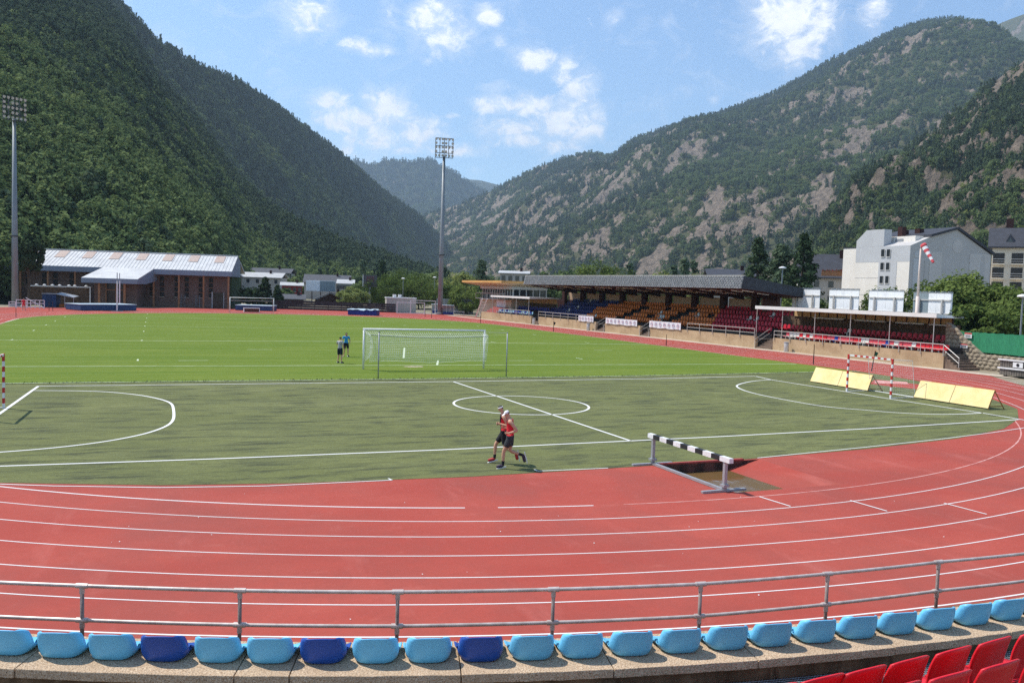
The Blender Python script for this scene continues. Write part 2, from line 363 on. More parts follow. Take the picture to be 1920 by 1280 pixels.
def smooth1(a, k):
    if k < 2: return a
    w = np.hanning(k + 2)[1:-1]; w /= w.sum(); p = np.pad(a, (k // 2, k - 1 - k // 2), mode='edge'); return np.convolve(p, w, 'valid')
def hill(name, prof, ncol, nrow, seed, amp=(60, 18), wave=(330, 70), power=1.0, rockf=None, mt=None, gully=0.0):
    """slope from a foot line up to a ridge line; prof rows: px, ridge py, ridge distance, foot distance"""
    P = np.array(prof, float); px = np.linspace(P[0, 0], P[-1, 0], ncol)
    py = smooth1(np.interp(px, P[:, 0], P[:, 1]), 5); D = smooth1(np.interp(px, P[:, 0], P[:, 2]), 25); F = smooth1(np.interp(px, P[:, 0], P[:, 3]), 25)
    dirs = np.array([ray(a, b) for a, b in zip(px, py)]); hl = np.hypot(dirs[:, 0], dirs[:, 1])
    ux, uy = dirs[:, 0] / hl, dirs[:, 1] / hl; Zr = CAM[2] + dirs[:, 2] / hl * D
    t = np.concatenate([np.linspace(-0.06, 1, nrow), 1 + np.linspace(0.04, 0.5, 8)])
    T, _ = np.meshgrid(t, px, indexing='xy'); dist = F[:, None] + (D - F)[:, None] * T
    X = CAM[0] + ux[:, None] * dist; Y = CAM[1] + uy[:, None] * dist
    tt = np.clip(T, 0, 1); z = Zr[:, None] * tt ** power
    n1 = fbm(X / wave[0], Y / wave[0], seed, 4) - 0.5; n2 = fbm(X / wave[1], Y / wave[1], seed + 5, 4) - 0.5
    w1 = np.clip(4 * tt * (1 - tt), 0, 1); env = 0.10 + 0.9 * w1
    rg = ridged(X / (wave[0] * 0.9), Y / (wave[0] * 0.9), seed + 9, 4)
    z = z + n1 * amp[0] * 2 * w1 + n2 * amp[1] * env + gully * (rg - 0.62) * w1
    back = np.clip(T - 1, 0, 1); z = z - Zr[:, None] * back * 1.4
    z = np.where(T < 0, -30 * (-T) / 0.06 * 0.1 - 0.5, z)
    z = np.maximum(z, -0.6 + 0 * z)
    rock = rockf(X, Y, T, px[:, None] + 0 * T, z, seed) if rockf else 0 * X
    cr = ridged(X / 26, Y / 26, seed + 31, 4) - 0.6
    z = z + np.clip(rock, 0, 1) * cr * (30 if rockf else 0) * np.clip(env + 0.2, 0, 1)
    nt = len(t); V = np.stack([X, Y, z], -1).reshape(-1, 3)
    i = np.arange(ncol - 1)[:, None] * nt + np.arange(nt - 1)[None]; fc = np.stack([i, i + nt, i + nt + 1, i + 1], -1).reshape(-1, 4)
    me = bpy.data.meshes.new(name); me.from_pydata(V.tolist(), [], fc.tolist()); me.update(); me.shade_smooth()
    a = me.attributes.new('rock', 'FLOAT', 'POINT'); a.data.foreach_set('value', rock.astype(np.float32).ravel())
    o = link(name, me, mt or HILL_GREEN); tag(o, kind='structure')
    return dict(X=X, Y=Y, Z=z, rock=rock, T=T, px=px)
def plant(name, label, h, n, seed, kinds, size, tmax=1.02, tmin=0.0, pxmin=-1e9, rockcut=0.45, grow=0.0):
    """trees over a slope by area, none on bare rock"""
    r = np.random.default_rng(seed); X, Y, Z, T = h['X'], h['Y'], h['Z'], h['T']
    e1 = np.stack([X[1:, :-1] - X[:-1, :-1], Y[1:, :-1] - Y[:-1, :-1], Z[1:, :-1] - Z[:-1, :-1]], -1); e2 = np.stack([X[:-1, 1:] - X[:-1, :-1], Y[:-1, 1:] - Y[:-1, :-1], Z[:-1, 1:] - Z[:-1, :-1]], -1)
    ar = np.linalg.norm(np.cross(e1, e2), axis=-1); tc = T[:-1, :-1]
    ar = ar * ((tc <= tmax) & (tc >= tmin)) * (h['px'][:-1, None] >= pxmin)
    rk = h['rock'][:-1, :-1]; ar = ar * np.clip(1.0 - (rk - rockcut) / 0.25, 0.05, 1)
    c = np.cumsum(ar.ravel()); q = np.searchsorted(c, r.uniform(0, c[-1], n)); ci, ri = np.unravel_index(q, ar.shape)
    a, b = r.uniform(0, 1, n), r.uniform(0, 1, n)
    def bl(A): return (A[ci, ri] * (1 - a) + A[ci + 1, ri] * a) * (1 - b) + (A[ci, ri + 1] * (1 - a) + A[ci + 1, ri + 1] * a) * b
    x, y, z = bl(X), bl(Y), bl(Z); t = bl(T)
    k = kinds(x, y, t, r); s = size * r.uniform(0.6, 1.3, n) * (1 + grow * (1 - t))
    o = scatter(name, label, np.stack([x, y, z - 0.4], 1), r.uniform(0, 6.28, n), s, k)
    return ar.sum()
def kinds_left(x, y, t, r):
    # broadleaf low on the slope, pine higher up, in patches
    p = np.clip((t - 0.20) * 2.0 + (fbm(x / 130, y / 130, 3, 3) - 0.5) * 2.6, 0.05, 0.95); pine = r.uniform(0, 1, len(x)) < p
    pal = (fbm(x / 70, y / 70, 8, 3) > 0.56)
    return np.where(pine, r.choice([3, 4, 4, 5], len(x)), np.where(pal & (r.uniform(0, 1, len(x)) < 0.6), 2, r.choice([0, 1], len(x))))
def kinds_right(x, y, t, r):
    p = np.clip(0.25 + (fbm(x / 200, y / 200, 5, 3) - 0.5) * 2.4 + 0.5 * t, 0.1, 0.9); pine = r.uniform(0, 1, len(x)) < p
    return np.where(pine, r.choice([3, 4, 5], len(x)), r.choice([0, 1, 0, 2], len(x)))

def rock_left(X, Y, T, PX, z, s):
    n = fbm(X / 60, Y / 60, s + 40, 4); return np.clip((n - 0.66) * 5 + 0.2, 0, 1) * np.clip(T * 1.5 - 0.2, 0, 1)
def rock_spur(X, Y, T, PX, z, s):
    n = fbm(X / 45, Y / 45, s + 40, 4); cl = np.exp(-((T - 0.90) / 0.10) ** 2) * np.clip((PX - 140) / 60, 0, 1) * np.clip((440 - PX) / 60, 0, 1)
    return np.clip((n - 0.70) * 5 + 0.2, 0, 1) + cl * np.clip((n - 0.36) * 4, 0, 1)
def rock_right(X, Y, T, PX, z, s):
    a = (X * 0.75 + Y * 0.35); b = (-X * 0.35 + Y * 0.75)
    n = fbm(a / 40, b / 21, s + 40, 5, 0.64); big = fbm(X / 330, Y / 330, s + 60, 4)
    f = (n - 0.555) * 8.0 + (big - 0.5) * 3.4 + 0.26 - 0.8 * np.clip(T - 0.6, 0, 1)
    return np.clip(f, 0, 1)
def rock_near(X, Y, T, PX, z, s):
    a = (X * 0.6 + Y * 0.45); b = (-X * 0.45 + Y * 0.6)
    n = fbm(a / 22, b / 11, s + 40, 5, 0.64); big = fbm(X / 120, Y / 120, s + 60, 4)
    return np.clip((n - 0.49) * 7.0 + (big - 0.5) * 3.2 + 0.95, 0, 1)

HL = hill('hill_left_ridge', [(-420, -420, 1000, 420), (-100, -180, 1080, 470), (100, -80, 1120, 560), (215, 0, 1150, 640), (290, 78, 1230, 720), (370, 125, 1340, 800), (440, 152, 1450, 900), (520, 203, 1600, 1000), (600, 262, 1780, 1150), (660, 308, 1950, 1300), (720, 362, 2120, 1500), (780, 402, 2270, 1750), (830, 450, 2420, 2000), (872, 500, 2550, 2250), (905, 530, 2650, 2500)],
          360, 130, 3, amp=(38, 12), power=0.92, rockf=rock_left)
HS = hill('hill_left_spur', [(-420, -330, 640, 150), (-100, -150, 700, 160), (60, -75, 740, 172), (150, -25, 770, 178), (215, 30, 775, 182), (255, 88, 770, 186), (295, 152, 760, 190), (345, 208, 740, 205), (392, 268, 710, 235), (440, 338, 680, 300), (500, 395, 640, 345), (580, 440, 620, 365), (680, 478, 610, 385), (760, 505, 600, 410), (840, 528, 590, 430)],
          330, 150, 21, amp=(26, 9), wave=(190, 50), power=1.0, rockf=rock_spur)
HR = hill('hill_right_range', [(700, 470, 3300, 2400), (760, 425, 3300, 2200), (800, 402, 3250, 2000), (860, 384, 3200, 1800), (920, 360, 3150, 1600), (1000, 318, 3050, 1450), (1050, 300, 3000, 1350), (1108, 285, 2950, 1250), (1146, 294, 2950, 1200), (1185, 264, 2950, 1150), (1260, 237, 2920, 1080), (1350, 214, 2900, 1000), (1440, 180, 2900, 950), (1500, 150, 2900, 930), (1560, 112, 2900, 920), (1620, 90, 2900, 910), (1680, 60, 2900, 900), (1740, 41, 2900, 900), (1795, 36, 2900, 900), (1850, 55, 2900, 900), (1930, 110, 2900, 900), (2100, 190, 2900, 900), (2400, 260, 2800, 900)],
          420, 210, 47, amp=(130, 34), wave=(620, 120), power=1.05, rockf=rock_right, mt=HILL_ROCK, gully=90)
HN = hill('hill_right_spur', [(1330, 560, 620, 420), (1440, 520, 700, 420), (1500, 482, 760, 430), (1540, 432, 820, 430), (1575, 380, 860, 430), (1610, 332, 890, 425), (1645, 302, 910, 420), (1700, 288, 930, 410), (1750, 250, 940, 400), (1800, 208, 950, 395), (1870, 152, 960, 390), (1930, 108, 970, 385), (2050, 20, 990, 380), (2250, -110, 1000, 370), (2450, -200, 1000, 360)],
          300, 190, 71, amp=(30, 16), wave=(210, 60), power=1.0, rockf=rock_near, mt=HILL_ROCK, gully=34)
HP = hill('hill_far_peak', [(1700, 130, 4300, 3200), (1800, 84, 4300, 3200), (1860, 50, 4300, 3200), (1920, 26, 4300, 3200), (2050, 0, 4300, 3200), (2400, 120, 4300, 3200)], 110, 60, 90, amp=(90, 40), wave=(500, 120), rockf=rock_right, mt=HILL_ROCK, gully=60)
HF = hill('hill_valley_end', [(560, 330, 5200, 4000), (640, 306, 5200, 4000), (668, 301, 5200, 4000), (700, 310, 5200, 4000), (722, 300, 5200, 4000), (770, 305, 5200, 4000), (806, 299, 5200, 4000), (842, 318, 5200, 4000), (880, 345, 5200, 4000), (940, 380, 5200, 4000), (1050, 420, 5200, 4000)], 170, 80, 33, amp=(120, 30), wave=(600, 140), rockf=rock_left, gully=110)
HG = hill('hill_valley_end_behind', [(800, 345, 7000, 5600), (868, 336, 7000, 5600), (900, 338, 7000, 5600), (942, 349, 7000, 5600), (1050, 380, 7000, 5600)], 90, 40, 35, amp=(100, 30), wave=(700, 160))
plant('forest_on_left_spur', 'dense mixed forest covering the near slope on the left', HS, 31000, 5, kinds_left, 0.70, rockcut=0.5, grow=0.30)
plant('forest_on_left_ridge', 'dark pine forest on the ridge behind the left slope', HL, 25000, 6, kinds_left, 1.0, rockcut=0.5, pxmin=-60)
plant('forest_on_right_range', 'thin dark forest between rock faces on the big right mountain', HR, 40000, 7, kinds_right, 1.2, rockcut=0.25)
plant('forest_on_right_spur', 'green trees and bushes between crags on the near right slope', HN, 6200, 8, kinds_right, 0.80, rockcut=0.34)
plant('forest_on_valley_end', 'hazy forest on the mountain closing the valley', HF, 9000, 9, kinds_left, 2.2)
# ------------------------------------------------------------------ ground, pitch and track
def poly_sheet(name, pts, z, material, kind='structure', parent=None):
    bm = bmesh.new(); vs = [bm.verts.new((p[0], p[1], z)) for p in pts]; f = bm.faces.new(vs); f.normal_update()
    if f.normal.z < 0: f.normal_flip()
    me = bpy.data.meshes.new(name); bmesh.ops.triangulate(bm, faces=bm.faces[:]); bm.to_mesh(me); bm.free()
    o = link(name, me, material, parent)
    if kind and not parent: tag(o, kind=kind)
    return o
def strip(mb, pts, w, z, closed=False):
    """flat painted band along a polyline"""
    P = [Vector((float(p[0]), float(p[1]))) for p in pts]; n = len(P); L = []; R = []
    for i, p in enumerate(P):
        a = P[(i - 1) % n] if (i > 0 or closed) else p; b = P[(i + 1) % n] if (i < n - 1 or closed) else p
        t = (b - a).normalized(); nn = Vector((-t.y, t.x)) * w / 2; L.append(p + nn); R.append(p - nn)
    m_ = n if closed else n - 1
    for i in range(m_):
        j = (i + 1) % n; mb.quad((R[i].x, R[i].y, z), (R[j].x, R[j].y, z), (L[j].x, L[j].y, z), (L[i].x, L[i].y, z))
def arc(c, r, a0, a1, n=60):
    return [(c[0] + r * math.cos(a0 + (a1 - a0) * i / n), c[1] + r * math.sin(a0 + (a1 - a0) * i / n)) for i in range(n + 1)]

def ground_mat(name, base, layers, rough=0.95, bump=0.0, bscale=60.0, bdist=0.01):
    """layers: (colour, noise scale xyz, low, high, strength)"""
    mt = bpy.data.materials.new(name); mt.use_nodes = True; N = mt.node_tree.nodes; L = mt.node_tree.links; b = N['Principled BSDF']
    b.inputs['Roughness'].default_value = rough; b.inputs['Specular IOR Level'].default_value = 0.15
    tc = N.new('ShaderNodeTexCoord'); cur = None
    for (c, sc, lo, hi, st) in layers:
        mp = N.new('ShaderNodeMapping'); mp.inputs['Scale'].default_value = sc; L.new(tc.outputs['Object'], mp.inputs[0])
        n = N.new('ShaderNodeTexNoise'); n.inputs['Scale'].default_value = 1.0; n.inputs['Detail'].default_value = 6; n.inputs['Roughness'].default_value = 0.62; L.new(mp.outputs[0], n.inputs['Vector'])
        r_ = N.new('ShaderNodeMapRange'); r_.inputs[1].default_value = lo; r_.inputs[2].default_value = hi; r_.inputs[4].default_value = st; L.new(n.outputs[0], r_.inputs[0])
        mx = N.new('ShaderNodeMix'); mx.data_type = 'RGBA'; mx.inputs[7].default_value = (*c, 1); L.new(r_.outputs[0], mx.inputs[0])
        if cur is None: mx.inputs[6].default_value = (*base, 1)
        else: L.new(cur, mx.inputs[6])
        cur = mx.outputs[2]
    L.new(cur, b.inputs['Base Color'])
    if bump:
        n2 = N.new('ShaderNodeTexNoise'); n2.inputs['Scale'].default_value = bscale; n2.inputs['Detail'].default_value = 4; L.new(tc.outputs['Object'], n2.inputs['Vector'])
        bp = N.new('ShaderNodeBump'); bp.inputs['Strength'].default_value = bump; bp.inputs['Distance'].default_value = bdist; L.new(n2.outputs[0], bp.inputs['Height']); L.new(bp.outputs[0], b.inputs['Normal'])
    return mt
M_TRACK = ground_mat('track_rubber', (0.360, 0.064, 0.046), [((0.410, 0.084, 0.060), (0.16, 0.3, 1), 0.42, 0.62, 0.9), ((0.29, 0.072, 0.056), (0.35, 0.22, 1), 0.45, 0.66, 0.75), ((0.50, 0.18, 0.14), (1.3, 1.9, 1), 0.60, 0.80, 0.35), ((0.25, 0.06, 0.045), (9, 9, 1), 0.45, 0.75, 0.35), ((0.25, 0.070, 0.054), (0.09, 0.13, 1), 0.50, 0.68, 0.6), ((0.52, 0.16, 0.13), (0.9, 0.25, 1), 0.58, 0.74, 0.35), ((0.48, 0.20, 0.16), (38, 38, 1), 0.66, 0.80, 0.45)], 0.85, 0.25, 160, 0.004)
M_GRASS = ground_mat('pitch_grass', (0.130, 0.180, 0.022), [((0.165, 0.208, 0.032), (0.12, 0.22, 1), 0.40, 0.62, 0.9), ((0.082, 0.145, 0.014), (0.045, 0.9, 1), 0.45, 0.62, 0.55), ((0.165, 0.215, 0.04), (0.6, 2.5, 1), 0.52, 0.72, 0.5), ((0.055, 0.12, 0.008), (2.4, 7, 1), 0.45, 0.70, 0.45), ((0.26, 0.27, 0.09), (0.35, 0.8, 1), 0.66, 0.78, 0.5)], 1.0, 0.5, 30, 0.03)
M_TURF = ground_mat('artificial_turf', (0.146, 0.157, 0.056), [((0.190, 0.198, 0.080), (0.10, 0.35, 1), 0.42, 0.62, 0.8), ((0.110, 0.120, 0.050), (0.22, 0.70, 1), 0.46, 0.64, 0.75), ((0.045, 0.050, 0.032), (0.45, 2.0, 1), 0.50, 0.66, 0.8), ((0.060, 0.066, 0.040), (1.8, 6.5, 1), 0.50, 0.70, 0.6), ((0.24, 0.27, 0.11), (7, 9, 1), 0.5, 0.8, 0.35), ((0.040, 0.050, 0.028), (16, 22, 1), 0.50, 0.72, 0.6), ((0.26, 0.29, 0.13), (24, 30, 1), 0.56, 0.75, 0.6)], 1.0, 0.4, 60, 0.015)
M_PAINT = ground_mat('line_paint', (0.78, 0.77, 0.74), [((0.55, 0.50, 0.46), (5, 5, 1), 0.55, 0.8, 0.6)], 0.7)
M_CHALK = ground_mat('chalk_on_grass', (0.62, 0.68, 0.50), [((0.25, 0.34, 0.10), (1.6, 3, 1), 0.45, 0.7, 0.8)], 0.9)
M_FAINT = ground_mat('worn_line_paint', (0.62, 0.34, 0.30), [((0.48, 0.12, 0.10), (2, 2, 1), 0.45, 0.65, 0.8)], 0.8)
M_VALLEY = ground_mat('valley_floor', (0.080, 0.100, 0.035), [((0.15, 0.14, 0.09), (0.02, 0.02, 1), 0.45, 0.65, 0.8), ((0.05, 0.07, 0.025), (0.2, 0.2, 1), 0.45, 0.7, 0.6)], 1.0)
M_CONC = mat('concrete', rgb(196, 184, 166, 0.85), 0.9, col2=rgb(160, 148, 130, 0.8), vscale=1.4, bump=0.25, bscale=40)
M_APRON = ground_mat('concrete_apron', rgb(214, 200, 180, 0.8), [(rgb(180, 160, 138, 0.75), (0.4, 0.4, 1), 0.4, 0.7, 0.8), (rgb(150, 132, 112, 0.7), (3, 3, 1), 0.5, 0.8, 0.5)], 0.9)

poly_sheet('ground', [(-7000, -2500), (7600, -2500), (7600, 8000), (-7000, 8000)], -0.95, M_VALLEY)
CT = (-0.9, 12.2)                                # centre of the near bend
RK = [29.67, 30.82, 31.97, 33.21, 34.43, 35.70, 36.96]
def lane_line(k):
    """centre line of lane line k right round: near bend, right straight, far bend, left straight"""
    r0 = RK[k]; off = r0 - RK[0]; pts = []
    for i in range(121):
        a = PI + PI * i / 120; x = CT[0] + r0 * math.cos(a); y = CT[1] + r0 * math.sin(a)
        s = max(0.0, (i - 86) / 34.0); x += 2.3 * s * s * (3 - 2 * s) if s > 0 else 0
        s2 = max(0.0, (40 - i) / 40.0); x += 0.6 * s2
        pts.append((x, y))
    R1 = (31.1 + off, 14.0); pts.append((30.9 + off, 30.0)); pts.append((30.6 + off, 50.0)); pts.append((29.9 + off, 66.0))
    cf = (0.0, 74.0); rf = 29.8 + off
    pts += [(cf[0] + rf * math.cos(a), cf[1] + rf * math.sin(a)) for a in np.linspace(0.02, PI - 0.02, 90)]
    pts += [(-29.6 - off, 60), (-29.9 - off, 40), (-30.1 - off, 22)]
    return pts
LANES = [lane_line(k) for k in range(7)]
track_pts = [(-52, -8), (-41.5, -7.0)] + [(CT[0] + 37.45 * math.cos(a), CT[1] + 37.45 * math.sin(a)) for a in np.linspace(PI + 0.62, 2 * PI - 0.30, 80)] + [(41.5, 10), (39.6, 52), (37.5, 80), (36.3, 112), (26, 123), (6, 131), (-2, 131), (-18, 121), (-27, 116.5), (-36, 114), (-44, 100), (-52, 60)]
PIT = [(-1.25, -13.42), (2.35, -13.42), (2.35, -16.95), (-1.25, -16.95)]
def holed_sheet(name, outer, hole, z, material):
    bm = bmesh.new(); ed = []
    for loop in (outer, hole):
        vs = [bm.verts.new((p[0], p[1], z)) for p in loop]
        ed += [bm.edges.new((vs[i], vs[(i + 1) % len(vs)])) for i in range(len(vs))]
    bmesh.ops.triangle_fill(bm, edges=ed, use_beauty=True, normal=(0, 0, 1))
    for f in bm.faces:
        f.normal_update()
        if f.normal.z < 0: f.normal_flip()
    me = bpy.data.meshes.new(name); bm.to_mesh(me); bm.free(); o = link(name, me, material); tag(o, kind='structure'); return o
track = holed_sheet('running_track', track_pts, PIT, 0.0, M_TRACK)
M_YARD = ground_mat('yard_gravel', rgb(176, 164, 142, 0.75), [(rgb(120, 122, 84, 0.6), (0.05, 0.05, 1), 0.45, 0.6, 0.85), (rgb(146, 136, 116, 0.7), (0.8, 0.8, 1), 0.45, 0.7, 0.6)], 1.0)
holed_sheet('yard_ground', [(-420, -60), (330, -60), (330, 420), (-420, 420)], track_pts, -0.03, M_YARD)
# artificial turf fills the near end of the infield
turf_pts = [(-31.2, 10.6), (-30.2, 3), (-27.2, -3.4), (-22.8, -8.4), (-18.73, -11.1), (-15.1, -12.35), (-11.8, -13.0), (-7.4, -13.42), (-3.0, -13.42), (2.0, -13.32), (7.4, -12.85), (12.8, -12.0), (17.0, -10.7), (20.6, -8.7), (23.9, -6.2), (27.0, -2.1), (29.2, 2.4), (30.6, 6.6), (31.3, 11.4), (27.2, 11.2), (12.2, 10.2), (-1.5, 10.05), (-12.5, 10.25)]
turf = poly_sheet('artificial_turf', turf_pts, 0.006, M_TURF)
inner = LANES[0]
gp = [(-29.9, 10.5), (-12.5, 10.25), (-1.5, 10.05), (12.2, 10.2), (27.2, 11.2), (31.2, 11.4)] + [(x - 0.18 if x > 0 else x + 0.18, y) for x, y in inner[121:-1] if y > 12]
gp = [(x, min(y, 103.6)) for x, y in gp]
poly_sheet('grass_pitch', gp, 0.012, M_GRASS)
# worn earth strip where grass and turf meet
def edge_tuft():
    mb = MB(); r = random.Random(5); base = [(-29.9, 10.5), (-12.5, 10.25), (-1.5, 10.05), (12.2, 10.2), (27.2, 11.2), (31.0, 11.4)]
    for i in range(len(base) - 1):
        a, b = base[i], base[i + 1]; n = int(abs(b[0] - a[0]) * 26)
        for k in range(n):
            t = r.random(); x = a[0] + (b[0] - a[0]) * t; y = a[1] + (b[1] - a[1]) * t + r.gauss(0.06, 0.10); h = r.uniform(0.03, 0.10); w = r.uniform(0.02, 0.06); an = r.uniform(0, PI)
            cx, cy = math.cos(an) * w, math.sin(an) * w
            mb.add([(x - cx, y - cy, 0.012), (x + cx, y + cy, 0.012), (x + r.gauss(0, 0.03), y + r.gauss(0, 0.03), 0.012 + h)], [(0, 1, 2)])
    return mb
M_TUFT = mat('dry_grass', (0.26, 0.27, 0.08), 1.0, col2=(0.12, 0.19, 0.03), vscale=1.5)
tag(edge_tuft().build('grass_tufts', M_TUFT, fixn=False), 'ragged dry grass tufts along the edge of the grass pitch', 'grass', kind='stuff')
kb = MB(); strip(kb, [(-29.8, 10.34), (-12.5, 10.09), (-1.5, 9.89), (12.2, 10.04), (27.2, 11.04), (31.2, 11.24)], 0.10, 0.05)
kb.build('edge_line', M_CHALK, turf, fixn=False)
# lane lines of the track, children of the track
for k in range(7):
    mb = MB(); ln = LANES[k]
    if k == 0:
        i0 = next(i for i, p in enumerate(ln) if p[0] > -8.4); i1 = next(i for i, p in enumerate(ln) if p[0] > -7.9); i2 = next(i for i, p in enumerate(ln) if p[0] > -5.0); i3 = next(i for i, p in enumerate(ln[:121]) if p[0] > 24)
        strip(mb, ln[:i0], 0.055, 0.004); strip(mb, ln[i1:i2], 0.05, 0.004); strip(mb, ln[i3:], 0.05, 0.004)
        fb = MB(); strip(fb, ln[i2:i3], 0.05, 0.004); fb.build('worn_lane_line', M_FAINT, track, fixn=False)
    else: strip(mb, ln, 0.034 if k < 6 else 0.042, 0.004, closed=True)
    mb.build('lane_line', M_PAINT, track, fixn=False)
def ptsG(L, z=0.0): return [G(x, y, z)[:2] for x, y in L]
for L_ in ([(0, 907.5), (100, 911), (300, 914), (500, 911), (735, 900)], [(1008, 883), (1140, 877.5)], [(1420, 858.5), (1620, 838.5), (1760, 823.5), (1860, 811), (1940, 799)], [(1424, 931), (1482, 949)], [(1594, 938), (1663, 958)], [(1770, 943), (1850, 964)], [(735, 900), (728, 897)], [(1008, 883), (1002, 880)]):
    mb = MB(); strip(mb, ptsG(L_), 0.05, 0.009); mb.build('steeplechase_line' if L_[0][1] < 920 else 'stagger_mark', M_PAINT, track, fixn=False)
# small ball court lines on the turf
def court(name, L_, w=0.10, closed=False):
    mb = MB(); strip(mb, L_, w, 0.011, closed); return mb.build(name, M_PAINT, turf, fixn=False)
court('touch_line', ptsG([(72, 724), (300, 721.6), (849, 715.4), (1220, 710), (1416.6, 705.3)]))
court('touch_line', ptsG([(-60, 876.5), (0, 874), (400, 860.4), (820, 843.7), (1182.5, 826.5), (1340, 819), (1620, 804), (1910.6, 786.6)]))
court('goal_line', ptsG([(72, 724), (0, 775), (-60, 817)]), 0.12)
court('goal_line', ptsG([(1416.6, 705.3), (1446, 712), (1587.7, 734.5), (1669.7, 748), (1843.4, 774.5), (1930, 789)]), 0.11)
court('halfway_line', ptsG([(849, 715.4), (859, 718.5), (1182.5, 826.5)]))
cc = (G(843.5, 754.6) + G(1109, 762)) / 2
court('centre_circle', arc((cc[0], cc[1] - 0.05), 3.0, 0, 2 * PI * 79 / 80, 79), 0.10, True)
def chaikin(p, n=2):
    for _ in range(n):
        q = [p[0]]
        for a, b in zip(p[:-1], p[1:]): q += [a * 0.75 + b * 0.25, a * 0.25 + b * 0.75]
        p = q + [p[-1]]
    return p
dl = [(310, 203), (580, 204), (780, 207), (960, 214), (1120, 228), (1280, 247), (1400, 270), (1500, 297), (1550, 325), (1562, 370), (1566, 420), (1562, 462), (1530, 505), (1450, 545), (1330, 585), (1180, 620), (960, 660), (700, 695), (400, 727), (0, 758), (-300, 775)]
court('goal_area_line', chaikin([G(x / 4.8, 690 + y / 4.8)[:2] for x, y in dl]), 0.10)
dr = [(1340 + x / 6.4, 640 + y / 6.4) for x, y in ((680, 461), (560, 467), (440, 480), (340, 500), (275, 522), (258, 540), (310, 573), (400, 605), (560, 645), (760, 685), (1000, 730), (1250, 772), (1480, 800))] + [(1620 + x / 6.4, 640 + y / 6.4) for x, y in ((0, 822), (300, 850), (600, 868), (900, 877), (1200, 872), (1430, 858))]
court('goal_area_line', chaikin([G(x, y)[:2] for x, y in dr]), 0.10)
# chalk on the grass pitch
GP = bpy.data.objects['grass_pitch']
def chalk(L_, w=0.10, name='chalk_line'):
    mb = MB(); strip(mb, L_, w, 0.017); mb.build(name, M_CHALK, GP, fixn=False)
chalk([(-29.5, 18.9), (30.6, 17.1)], 0.12); chalk([(-29.6, 40.0), (0, 40.4), (30.4, 38.2)], 0.14); chalk([(-29.6, 62.5), (27, 62.0)], 0.08); chalk([(-29.6, 84), (26, 83)], 0.10); chalk([(-20, 102.6), (20, 102.6)], 0.12)
chalk([(-29.75, 13), (-29.75, 60), (-29.5, 76)], 0.10, 'side_line')
for y in (22.5, 40.4, 53.3, 62.9, 71.5, 82.7, 96):
    for x in (-16.2, -25.4, 14.5, 24.6):
        if abs(x) > 20 and y < 30: continue
        if y > 90 and abs(x) > 18: continue
        chalk([(x, y - 0.55), (x, y + 0.55)], 0.11, 'chalk_mark')
for x, y in ((-13, 22), (4, 28.5), (9, 21), (-8, 31), (12, 60), (2, 74), (20, 52), (21, 30.5)):
    chalk([(x - 0.9, y), (x + 0.9, y)], 0.10, 'chalk_mark')
M_EARTH = mat('bare_earth', (0.36, 0.29, 0.19), 1.0, col2=(0.46, 0.40, 0.30), vscale=3, bump=0.4)
def blot(c, rx, ry, seed):
    r = random.Random(seed); P = []
    for i in range(26):
        a = 2 * PI * i / 26; k = r.uniform(0.62, 1.12); P.append((c[0] + rx * k * math.cos(a), c[1] + ry * k * math.sin(a)))
    return P
e = G(777, 687.5); poly_sheet('bare_patch', blot(e, 0.75, 0.42, 3), 0.016, M_EARTH, parent=GP)
e = G(1140, 662); 
# water jump
M_PITWALL = mat('pit_wall', rgb(140, 90, 78, 0.55), 0.9, col2=rgb(70, 55, 48, 0.5), vscale=3, bump=0.3)
wj = thing('water_jump', 'sunken water jump with a red ramp beside the steeplechase barrier', 'water jump', (0.5, -15.2, 0))
def local(o, mb): mb.v = [(v[0] - o.location.x, v[1] - o.location.y, v[2] - o.location.z) for v in mb.v]; return mb
x0, x1, yb, yf = -1.25, 2.35, -13.42, -16.95
mb = MB(); mb.quad((x0, yf, -0.72), (x0 + 0.35, yf, -0.72), (x0 + 0.35, yb, -0.72), (x0, yb, -0.72)); mb.quad((x0 + 0.35, yf, -0.72), (x1, yf, 0), (x1, yb, 0), (x0 + 0.35, yb, -0.72))
local(wj, mb).build('ramp', M_TRACK, wj, fixn=False)
mb = MB(); mb.bb(x0 - 0.18, x1, yb, yb + 0.18, -0.85, 0.004 - 0.008); mb.bb(x0 - 0.18, x1, yf - 0.18, yf, -0.85, -0.004); mb.bb(x0 - 0.18, x0, yf, yb, -0.85, -0.004)
local(wj, mb).build('pit_wall', M_PITWALL, wj)
mb = MB(); mb.bb(x0 - 0.1, x1 - 0.6, yb - 0.012, yb + 0.10, -0.004, 0.05)
local(wj, mb).build('rim', mat('rim_rubber', (0.40, 0.07, 0.06), 0.8, 0.3), wj)
wm = bpy.data.materials.new('pit_water'); wm.use_nodes = True; b_ = wm.node_tree.nodes['Principled BSDF']
b_.inputs['Base Color'].default_value = (0.17, 0.10, 0.04, 1); b_.inputs['Roughness'].default_value = 0.06; b_.inputs['Specular IOR Level'].default_value = 0.5
nz_ = wm.node_tree.nodes.new('ShaderNodeTexNoise'); nz_.inputs['Scale'].default_value = 5; bp_ = wm.node_tree.nodes.new('ShaderNodeBump'); bp_.inputs['Strength'].default_value = 0.10; bp_.inputs['Distance'].default_value = 0.05
wm.node_tree.links.new(nz_.outputs[0], bp_.inputs['Height']); wm.node_tree.links.new(bp_.outputs[0], b_.inputs['Normal'])
zw = -0.27; xw = x0 + 0.35 + (0.72 + zw) / 0.72 * (x1 - x0 - 0.35)
